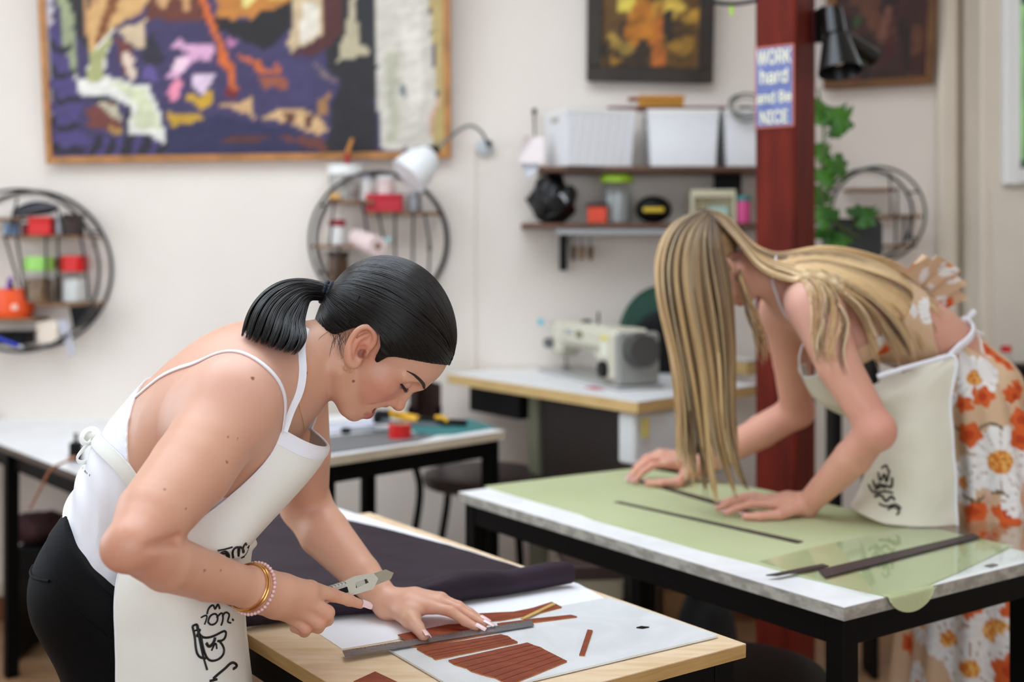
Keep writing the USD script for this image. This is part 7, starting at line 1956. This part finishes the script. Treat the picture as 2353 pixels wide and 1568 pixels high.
# -------- floral print, painted petal by petal on the cloth's vertices
M_print = mat('floral_viscose', (214, 182, 150), 0.7, spec=0.2, vcol=True, bump=0.06, bscale=220)
def bloom(v, n, col, flowers):
    """flowers: (centre, radius, kind, turn); each lies on the cloth around its centre"""
    for c, R, kind, ph in flowers:
        d = v - c
        r3 = np.linalg.norm(d, axis=1)
        m = np.nonzero(r3 < R * 1.25)[0]
        if len(m) == 0:
            continue
        k = m[np.argmin(r3[m])]
        nn = n[k]; ex = unit(np.cross([0, 0, 1.0], nn) if abs(nn[2]) < 0.95 else np.array([1.0, 0, 0])); ey = np.cross(nn, ex)
        x, y = d[m] @ ex, d[m] @ ey
        ok = n[m] @ nn > 0.1
        r, th = np.hypot(x, y) / R, np.arctan2(y, x) + ph
        if kind == 'daisy':
            pet = 0.78 + 0.22 * np.sqrt(np.abs(np.cos(th * 7.0))) - 0.05 * np.sin(th * 3)
            q = ok & (r < pet)
            sh = 0.86 + 0.14 * np.abs(np.cos(th * 7.0))
            col[m[q]] = lin((240, 236, 232)) * sh[q][:, None]
            edge = ok & (np.abs(np.cos(th * 7.0)) < 0.13) & (r > 0.5) & (r < 0.95)
            col[m[edge]] = lin((176, 150, 132))
            q = ok & (r < 0.34)
            sp_ = meshkit.noise(np.stack([x, y, 0 * x], -1) * 260)
            col[m[q]] = np.where((sp_[q] > 0.5)[:, None], lin((206, 116, 40)), lin((232, 176, 96)))
        elif kind == 'poppy':
            q = ok & (r < 0.72 + 0.26 * np.sin(th * 2.5) ** 2)
            col[m[q]] = np.where((r[q] < 0.35)[:, None], lin((186, 66, 28)), lin((212, 96, 44)))
        elif kind == 'bud':
            q = ok & (np.abs(x / R) * 1.6 + np.abs(y / R) ** 2 < 0.9)
            col[m[q]] = lin((232, 226, 222))
        elif kind == 'stem':
            q = ok & (np.abs(y - 0.25 * R * np.sin(x / R * 3)) < 0.0035) & (np.abs(x) < R)
            col[m[q]] = lin((116, 96, 72))
    return col
BEIGE = (212, 178, 144)
# skirt: rings from the waist down, pleated
rings = [(Q(2190, 795, 2.92), 0.088, 0.122, 0.55), (Q(2225, 865, 2.935), 0.108, 0.150, 0.35), (Q(2236, 960, 2.94), 0.122, 0.172, 0.15)]
zc0 = rings[-1][0]
for z, rx, ry in ((0.86, 0.135, 0.185), (0.66, 0.16, 0.205), (0.42, 0.185, 0.235), (0.20, 0.205, 0.26)):
    rings.append((np.array([zc0[0] + 0.02, zc0[1] + 0.005, z]), rx, ry, 0.0))
nr_, na_ = 200, 260
from scipy.interpolate import PchipInterpolator
tt = np.arange(len(rings)); ti = np.linspace(0, len(rings) - 1, nr_)
cen = PchipInterpolator(tt, np.array([r[0] for r in rings]), axis=0)(ti)
rx_, ry_, tl_ = (PchipInterpolator(tt, np.array([r[k] for r in rings]))(ti) for k in (1, 2, 3))
aa = np.arange(na_) / na_ * 2 * np.pi
pl_ = np.clip(np.linspace(0, 1, nr_) * 2.2 - 0.1, 0, 1)[:, None]
ripple = 1 + pl_ * (0.055 * np.sin(aa * 11 + 0.6 * np.sin(aa * 3))[None] + 0.03 * np.sin(aa * 17 + 1)[None])
gx_, gy_ = rx_[:, None] * np.cos(aa) * ripple, ry_[:, None] * np.sin(aa) * ripple
gz_ = -np.tan(tl_)[:, None] * gx_ * -1.0
sk = np.stack([cen[:, :1] + gx_, cen[:, 1:2] + gy_, cen[:, 2:3] - np.tan(tl_)[:, None] * gx_], -1)
idx = np.arange(nr_ * na_).reshape(nr_, na_)
f = np.stack([idx[:-1], np.roll(idx, -1, 1)[:-1], np.roll(idx, -1, 1)[1:], idx[1:]], -1).reshape(-1, 4)
f = np.vstack([f[:, [0, 2, 1]], f[:, [0, 3, 2]]])
skm = trimesh.Trimesh(sk.reshape(-1, 3), f, process=False)
sn = skm.vertex_normals.view(np.ndarray)
if ((skm.vertices - cen.repeat(na_, 0)) * sn).sum(1).mean() < 0:
    skm.faces = skm.faces[:, ::-1]; sn = -sn
sv = skm.vertices.view(np.ndarray)
facing = (sn * (sv - [0, 0, CAMZ])).sum(1) < 0
lay2 = LinearNDInterpolator(project(sv[facing]), sv[facing])
fl = []
for x, y, R, kd_, ph in ((2300, 1062, 0.078, 'daisy', 0), (2240, 868, 0.052, 'daisy', 1), (2212, 838, 0.035, 'bud', 0), (2268, 850, 0.034, 'bud', 0), (2258, 912, 0.026, 'poppy', 0.5), (2210, 930, 0.022, 'poppy', 1.0), (2250, 985, 0.05, 'stem', 0), (2348, 965, 0.03, 'poppy', 0),
                          (2225, 1000, 0.03, 'poppy', 2), (2232, 1175, 0.030, 'poppy', 0), (2320, 1180, 0.036, 'poppy', 1.4), (2345, 1010, 0.028, 'poppy', 0.8), (2215, 1110, 0.05, 'daisy', 0.4), (2350, 1145, 0.05, 'daisy', 2), (2265, 1140, 0.045, 'stem', 0), (2250, 795, 0.018, 'poppy', 0), (2285, 830, 0.02, 'poppy', 1),
                          (2290, 1452, 0.085, 'daisy', 0.3), (2230, 1390, 0.034, 'poppy', 0), (2340, 1400, 0.04, 'poppy', 1), (2345, 1500, 0.055, 'daisy', 1), (2180, 1470, 0.055, 'daisy', 2), (2230, 1540, 0.06, 'daisy', 0.9), (2120, 1430, 0.05, 'daisy', 1.5), (2060, 1540, 0.035, 'poppy', 0), (2040, 1460, 0.05, 'daisy', 0), (2320, 1545, 0.04, 'poppy', 0.4), (2275, 1370, 0.05, 'stem', 0)):
    c = lay2([[x, y]])[0]
    if not np.isnan(c).any():
        fl.append((c, R, kd_, ph))
rs2 = np.random.RandomState(5)
pl0 = np.array([q[0] for q in fl])
for _ in range(170):
    c = sv[rs2.randint(len(sv))]
    kd_ = ['daisy', 'poppy', 'bud', 'stem', 'daisy', 'bud', 'stem'][rs2.randint(7)]
    R = {'daisy': 0.05, 'poppy': 0.028, 'bud': 0.026, 'stem': 0.045}[kd_] * (0.7 + 0.6 * rs2.rand())
    if np.min(np.linalg.norm(pl0 - c, axis=1)) > 0.075:
        fl.append((c, R, kd_, rs2.rand() * 6)); pl0 = np.vstack([pl0, c])
scol = np.tile(lin(BEIGE), (len(sv), 1)) * (1 + 0.10 * (meshkit.fbm(sv * 12, 2) - 0.5))[:, None]
part(W2, 'dress_skirt', skm, M_print, color=bloom(sv, sn, scol, fl))
# bodice
def st2(p):
    q = p - pel2
    return q @ s2, q @ f2
def bod_f(p):
    s, t = st2(p)
    lo = np.interp(t, [-0.10, -0.05, 0.0, 0.05], [0.235, 0.20, 0.13, 0.03])
    hi = np.interp(t, [-0.10, -0.03, 0.03, 0.08], [0.285, 0.29, 0.335, 0.36])
    return np.maximum(torso2(p) - 0.004, np.minimum(np.maximum(lo - s, s - hi), s - 0.078))
bo = surface(bod_f, (0.70, 2.68, 0.86), (1.26, 3.14, 1.42), 0.0032)
bo_v, bo_n = bo.vertices.view(np.ndarray), bo.vertex_normals.view(np.ndarray)
fb = []
for _ in range(110):
    kd_ = ['daisy', 'poppy', 'bud'][rs2.randint(3)]
    fb.append((bo_v[rs2.randint(len(bo_v))], {'daisy': 0.034, 'poppy': 0.022, 'bud': 0.02}[kd_], kd_, rs2.rand() * 6))
part(W2, 'dress_bodice', bo, M_print, color=bloom(bo_v, bo_n, np.tile(lin(BEIGE), (len(bo_v), 1)), fb))
# frill on the back of the bodice
n1_, n2_ = 90, 14
kc = Q(2118, 668, 2.90)
gr_ = np.zeros((n1_, n2_, 3))
for i in range(n1_):
    u = i / (n1_ - 1)
    base = Q(2075, 628, 2.86) * (1 - u) + Q(2168, 715, 2.97) * u
    for j in range(n2_):
        w = j / (n2_ - 1)
        out_ = -f2 * 0.055 * w * (0.5 + 0.6 * math.sin(math.pi * u)) + s2 * (-0.01 * w) + np.array([0.028, 0, 0.012]) * w
        gr_[i, j] = base + out_ + (0.016 * w * math.sin(u * 30) * s2 + 0.012 * w * math.cos(u * 23) * a2)
gr_ = gr_ + np.array([0, 0, 0.004])
fm = sheet(gr_, 0.0016); fv, fn_ = fm.vertices.view(np.ndarray), fm.vertex_normals.view(np.ndarray)
fb = [(fv[rs2.randint(len(fv))], 0.024, ['daisy', 'poppy', 'bud'][k % 3], k) for k in range(16)]
part(W2, 'dress_frill', fm, M_print, color=bloom(fv, fn_, np.tile(lin(BEIGE), (len(fv), 1)), fb))
# legs and shoes under the skirt
lg = Field()
for s in (-1, 1):
    x0 = np.array([zc0[0] + 0.02, zc0[1] + s * 0.09, 0])
    lg.limb([x0 + [0, 0, 0.85], x0 + [-0.02, 0, 0.48], x0 + [0.01, 0, 0.09]], [0.085, 0.055, 0.036], k=0.02)
    part(W2, 'shoe', m3.Manifold.hull_points(np.array([x0 + [x, y, z] for x, y, z in ((0.06, -0.03, 0.002), (0.06, 0.03, 0.002), (-0.06, -0.042, 0.002), (-0.06, 0.042, 0.002), (-0.18, -0.025, 0.002), (-0.18, 0.025, 0.002), (0.05, -0.03, 0.08), (0.05, 0.03, 0.08), (-0.04, -0.03, 0.085), (-0.04, 0.03, 0.085), (-0.17, -0.02, 0.025), (-0.17, 0.02, 0.025))])), M_whitepl)
lgm = surface(lg, lg_lo := zc0 * [1, 1, 0] + [-0.2, -0.25, 0.02], zc0 * [1, 1, 0] + [0.25, 0.25, 0.98], 0.008)
part(W2, 'legs', lgm, M_skin2, color=np.tile(lin((220, 172, 150)), (len(lgm.vertices), 1)))
# -------- apron
rows = [[(1878, 862, 2.815), (1858, 868, 2.84), (1838, 852, 2.89), (1850, 838, 2.97)],
        [(2020, 880, 2.79), (1970, 930, 2.79), (1925, 950, 2.88), (1935, 930, 2.99)],
        [(2182, 820, 2.768), (2095, 905, 2.745), (2012, 985, 2.84), (2018, 950, 3.0)],
        [(2187, 905, 2.748), (2100, 965, 2.735), (2012, 1040, 2.825), (2018, 1000, 3.0)],
        [(2191, 1050, 2.735), (2108, 1085, 2.72), (2002, 1110, 2.80), (2010, 1075, 2.98)],
        [(2196, 1160, 2.725), (2105, 1180, 2.71), (1985, 1160, 2.79), (1995, 1130, 2.96)],
        [(2198, 1206, 2.722), (2105, 1216, 2.705), (1972, 1178, 2.79), (1980, 1150, 2.95)]]
cols = np.array([[Q(*p) for p in r] for r in rows])
nr, nc = 90, 60
rr = CubicSpline(np.arange(len(rows)), cols, axis=0)(np.linspace(0, len(rows) - 1, nr))
ap2 = np.array([spline(r, nc) for r in rr])
nm2 = np.cross(np.gradient(ap2, axis=0), np.gradient(ap2, axis=1)); nm2 /= np.linalg.norm(nm2, axis=2, keepdims=True)
if nm2[:, nc // 4, 1].mean() > 0: nm2 = -nm2
ap2 = ap2 + nm2 * (0.012 * (meshkit.fbm(ap2 * 11, 3) - 0.5))[..., None]
fl2 = ap2.reshape(-1, 3)
for _ in range(2):
    fl2 = fl2 + torso2.grad(fl2) * np.clip(0.010 - torso2.at(fl2), 0, 0.06)[:, None]
from scipy.spatial import cKDTree
kt_ = cKDTree(sv)
dd, ii = kt_.query(fl2)
sd_ = ((fl2 - sv[ii]) * sn[ii]).sum(1)
fl2 = fl2 + sn[ii] * np.clip(0.008 - sd_, 0, 0.08)[:, None] * (dd < 0.12)[:, None]
fl2[:, 2] = np.maximum(fl2[:, 2], ZT + 0.0085)
ap2 = fl2.reshape(ap2.shape)
M_apron2 = mat('cream_canvas', (222, 216, 198), 0.65, spec=0.25, bump=0.12, bscale=240)
apr2 = part(W2, 'apron', sheet(ap2, 0.0018), M_apron2, smooth=60)
lo_ = 26
part(W2, 'hem', tube(ap2[lo_:, 0] + nm2[lo_:, 0] * 0.002, 0.0055, 10, flat=(1, 0.5)), M_top, parent=apr2)
part(W2, 'hem', tube(ap2[0], 0.003, 8), M_top, parent=apr2)
wl = spline([Q(2016, 866, 2.70), Q(2060, 852, 2.71), Q(2110, 838, 2.73), Q(2182, 818, 2.76)], 30)
for _ in range(3):
    wl = wl + b2.grad(wl) * np.clip(0.006 - b2.at(wl), 0, 0.05)[:, None]
part(W2, 'waist_hem', tube(wl, 0.0055, 10, flat=(0.5, 1)), M_top, smooth=True, parent=apr2)
# waist tie over the hip to a bow on the back
tw = spline([Q(2182, 820, 2.765), Q(2206, 795, 2.80), Q(2222, 765, 2.86), Q(2218, 738, 2.93)], 30)
for _ in range(3):
    dd, ii = kt_.query(tw)
    tw = tw + torso2.grad(tw) * np.clip(0.008 - torso2.at(tw), 0, 0.05)[:, None]
part(W2, 'waist_tie', tube(tw, 0.0095, 12, flat=(0.4, 1)), M_top, smooth=True, parent=apr2)
kb2 = tw[-1]
part(W2, 'bow_knot', ellipsoid(kb2, (0.013, 0.013, 0.012)), M_top, smooth=True, parent=apr2)
part(W2, 'bow_end', tube(spline([kb2, Q(2226, 728, 2.92), Q(2240, 714, 2.91)], 14), 0.0075, 10, flat=(0.4, 1)), M_top, smooth=True, parent=apr2)
part(W2, 'bow_end', tube(spline([kb2, Q(2235, 760, 2.90), Q(2258, 770, 2.90)], 14), 0.0075, 10, flat=(0.4, 1)), M_top, smooth=True, parent=apr2)
nst = spline([Q(1880, 862, 2.812), Q(1856, 800, 2.80), Q(1824, 735, 2.795), Q(1800, 690, 2.80), Q(1786, 655, 2.815), Q(1776, 615, 2.85)], 40)
for _ in range(3):
    nst = nst + b2.grad(nst) * np.clip(0.004 - b2.at(nst), 0, 0.05)[:, None]
nst[:12] = spline([ap2[0, nc // 3], Q(1842, 800, 2.80), nst[12]], 13)[:12]
part(W2, 'neck_strap', tube(nst, 0.0058, 10, flat=(0.4, 1)), M_top, smooth=True, parent=apr2)
# printed lettering on the apron
fr2_ = ap2[:, :int(nc * 0.75)].reshape(-1, 3) + (nm2 * 0.0018)[:, :int(nc * 0.75)].reshape(-1, 3)
lay3 = LinearNDInterpolator(project(fr2_), fr2_)
ink = []
for pts, w in [([(2018, 1086), (2024, 1104), (2032, 1090), (2036, 1106), (2044, 1080)], 2.6), ([(2006, 1104), (2016, 1122), (2030, 1116), (2046, 1120), (2050, 1098)], 3.0), ([(1996, 1114), (2008, 1132), (2030, 1130), (2052, 1134)], 2.6), ([(2010, 1142), (2026, 1140), (2036, 1152), (2048, 1142), (2056, 1150)], 3.0), ([(2020, 1158), (2040, 1164), (2058, 1160), (2070, 1170)], 2.6), ([(2040, 1172), (2056, 1166), (2066, 1176), (2060, 1184)], 2.4), ([(2012, 1128), (2020, 1112), (2034, 1124)], 2.4), ([(2026, 1076), (2036, 1070), (2040, 1082)], 2.4)]:
    p_ = spline([np.array([x, y, 0.0]) for x, y in pts], 6 * len(pts))[:, :2]
    p3 = lay3(p_); p3 = p3[~np.isnan(p3).any(1)]
    if len(p3) > 3:
        ink.append(tube(p3, w * 0.00095, 8))
if ink:
    part(W2, 'printed_lettering', cat_(ink), M_ink, parent=apr2)
# -------- long blonde hair
M_bl = usdkit.material(stage, '/World/Looks/blonde_strand', {'a': ('attribute', {'attribute': 'Col'}), 'p': ('principled_bsdf', {'roughness': 0.38, 'specular_ior_level': 0.5})}, [('a.color', 'p.base_color')], surface='p.BSDF')
M_blcap = mat('blonde_under', (128, 96, 66), 0.5, ramp=[(0, (74, 54, 40)), (0.4, (120, 90, 62)), (0.6, (176, 140, 98)), (1, (206, 170, 124))], vscale=5, stretch=(14, 14, 1.2))
hair2 = Field(); hair2.ell(hd2(-0.006, 0, 0.046), (0.106, 0.084, 0.092), Rh2, k=0.02)
fx2 = [-0.13, -0.095, -0.05, -0.02, 0.01, 0.03, 0.06, 0.0965, 0.13]; fz2 = [-0.06, -0.055, -0.03, -0.005, 0.0, 0.03, 0.047, 0.070, 0.074]
def cap2(p):
    q = (p - HC2) @ Rh2
    return np.maximum(hair2(p), (np.interp(q[..., 0], fx2, fz2) - q[..., 2]) * 0.8)
h2p = part(W2, 'hair', surface(cap2, HC2 - 0.16, HC2 + 0.16, 0.0032), M_blcap, smooth=True)
rs3 = np.random.RandomState(21)
BLO = [lin(c) for c in ((222, 188, 138), (200, 166, 118), (162, 128, 90), (238, 214, 172), (110, 84, 62), (188, 152, 108))]
ROOT = lin((62, 45, 36))
def guided(guides, n, jitter, ybase, m=26, tip=(0.85, 1.0), rootlen=0.22, push=None, wave=0.004, rootgrow=0.0):
    """strands between guide lines (each a list of picture points with depth), neighbours gathered into locks"""
    G = np.array([spline([Q(*p) for p in g], m) for g in guides])
    ns = len(G)
    CS = CubicSpline(np.linspace(0, 1, ns), G, axis=0) if ns > 2 else None
    st, co = [], []
    nl = 26
    lockc = np.sort(rs3.rand(nl)); lockph = rs3.rand(nl) * 6.283; locky = rs3.rand(nl) - 0.5; locktone = rs3.randint(len(BLO), size=nl); lockL = rs3.rand(nl)
    for i in range(n):
        w = rs3.rand()
        k = np.argmin(np.abs(lockc - w))
        t = np.linspace(0, 1, m)
        wv = w + (lockc[k] - w) * 0.62 * t
        if CS is not None:
            P_ = CS(w) * 0 + np.array([CS(x)[j] for j, x in enumerate(wv)]) if False else CS(w) + (CS(np.clip(lockc[k], 0, 1)) - CS(w)) * (0.62 * t)[:, None]
        else:
            P_ = G[0] * (1 - wv)[:, None] + G[1] * wv[:, None]
        off = rs3.randn(3) * jitter
        P_ = P_ + off * (0.3 + 0.7 * t)[:, None]
        P_ = P_ + np.array([0, 1.0, 0]) * (ybase * ((rs3.rand() - 0.5) * 0.6 + locky[k] * 0.8) * np.clip(t * 3, 0.2, 1))[:, None]
        P_ = P_ + (wave * np.sin(t * 7 + lockph[k]) * t)[:, None] * np.array([1.0, 0.4, 0.5]) + (0.0025 * np.sin(t * 11 + i) * t)[:, None] * np.array([0.6, 0.4, 0.3])
        L = tip[0] + (tip[1] - tip[0]) * (0.5 * rs3.rand() + 0.5 * lockL[k])
        kk = min(m, max(6, int(m * L)))
        P_ = P_[:kk]
        c0 = BLO[locktone[k]] if rs3.rand() < 0.75 else BLO[rs3.randint(len(BLO))]
        rt = np.clip(1 - t[:kk] / (rootlen * (0.5 + rs3.rand()) * (1 + rootgrow * w)), 0, 1)[:, None] * 0.85
        st.append(P_); co.append(c0 * (1 - rt) + ROOT * rt)
    allp = np.concatenate(st)
    if push is not None:
        for _ in range(3):
            dlt = np.clip(push[1] - push[0].at(allp), 0, 0.05)
            allp = allp + push[0].grad(allp) * dlt[:, None]
        sz = np.cumsum([len(s) for s in st])[:-1]
        st = np.split(allp, sz)
    return st, co
both2 = Field(); both2.items = b2.items + hair2.items
# curtain in front of the face
gd = [[(1612, 484, 2.86), (1545, 515, 2.84), (1508, 590, 2.83), (1512, 690, 2.82), (1540, 800, 2.82), (1552, 950, 2.83), (1556, 1085, 2.84)],
      [(1618, 488, 2.84), (1570, 530, 2.80), (1546, 610, 2.78), (1556, 720, 2.785), (1580, 850, 2.80), (1596, 990, 2.82), (1610, 1140, 2.84)],
      [(1628, 492, 2.83), (1606, 550, 2.775), (1604, 640, 2.76), (1618, 740, 2.77), (1636, 870, 2.79), (1650, 1000, 2.81), (1690, 1150, 2.83)],
      [(1640, 496, 2.83), (1660, 555, 2.772), (1680, 635, 2.762), (1690, 730, 2.77), (1690, 860, 2.785), (1690, 980, 2.81), (1720, 1130, 2.83)]]
st, co = guided(gd, 3600, 0.0016, 0.075, m=30, tip=(0.70, 1.04), rootlen=0.26, rootgrow=1.1, push=(both2, 0.002))
front2 = curves(W2, 'hair_curtain', st, 0.0019, M_bl, parent=h2p, color=co)
# hair swept over the back
gd = [[(1606, 482, 2.88), (1660, 492, 2.90), (1715, 545, 2.90), (1770, 578, 2.90), (1870, 566, 2.91), (1990, 582, 2.92), (2110, 640, 2.94), (2175, 700, 2.95)],
      [(1616, 484, 2.86), (1672, 510, 2.85), (1728, 572, 2.84), (1800, 600, 2.83), (1905, 610, 2.82), (2020, 650, 2.83), (2110, 700, 2.84), (2170, 775, 2.85)],
      [(1630, 490, 2.84), (1690, 540, 2.81), (1742, 600, 2.79), (1815, 630, 2.77), (1910, 650, 2.75), (2010, 700, 2.76), (2080, 780, 2.765), (2110, 850, 2.765)],
      [(1640, 500, 2.83), (1700, 560, 2.785), (1752, 620, 2.77), (1815, 645, 2.745), (1880, 660, 2.72), (1950, 720, 2.715), (1985, 790, 2.715), (2010, 850, 2.715)]]
st, co = guided(gd, 3600, 0.0022, 0.03, m=30, tip=(0.60, 1.0), rootlen=0.22, push=(both2, 0.003), wave=0.009)
curves(W2, 'hair_over_back', st, 0.0019, M_bl, parent=h2p, color=co)
# a few loose strands falling over the near arm
gd = [[(1760, 610, 2.79), (1850, 650, 2.72), (1866, 720, 2.675), (1862, 790, 2.67), (1872, 850, 2.655)], [(1770, 610, 2.78), (1890, 660, 2.71), (1946, 740, 2.67), (1930, 810, 2.65), (1962, 885, 2.615)]]
st, co = guided(gd, 110, 0.002, 0.01, m=22, rootlen=0.01, push=(b2, 0.003), wave=0.012)
curves(W2, 'loose_strands', st, 0.0016, M_bl, parent=h2p, color=co)
gd = [[(1690, 640, 2.80), (1712, 700, 2.81), (1735, 780, 2.83), (1748, 830, 2.84)], [(1700, 620, 2.80), (1730, 700, 2.81), (1752, 770, 2.83), (1770, 850, 2.84)]]
st, co = guided(gd, 40, 0.002, 0.02, m=18, rootlen=0.05, wave=0.012)
curves(W2, 'loose_strands', st, 0.0014, M_bl, parent=h2p, color=co)
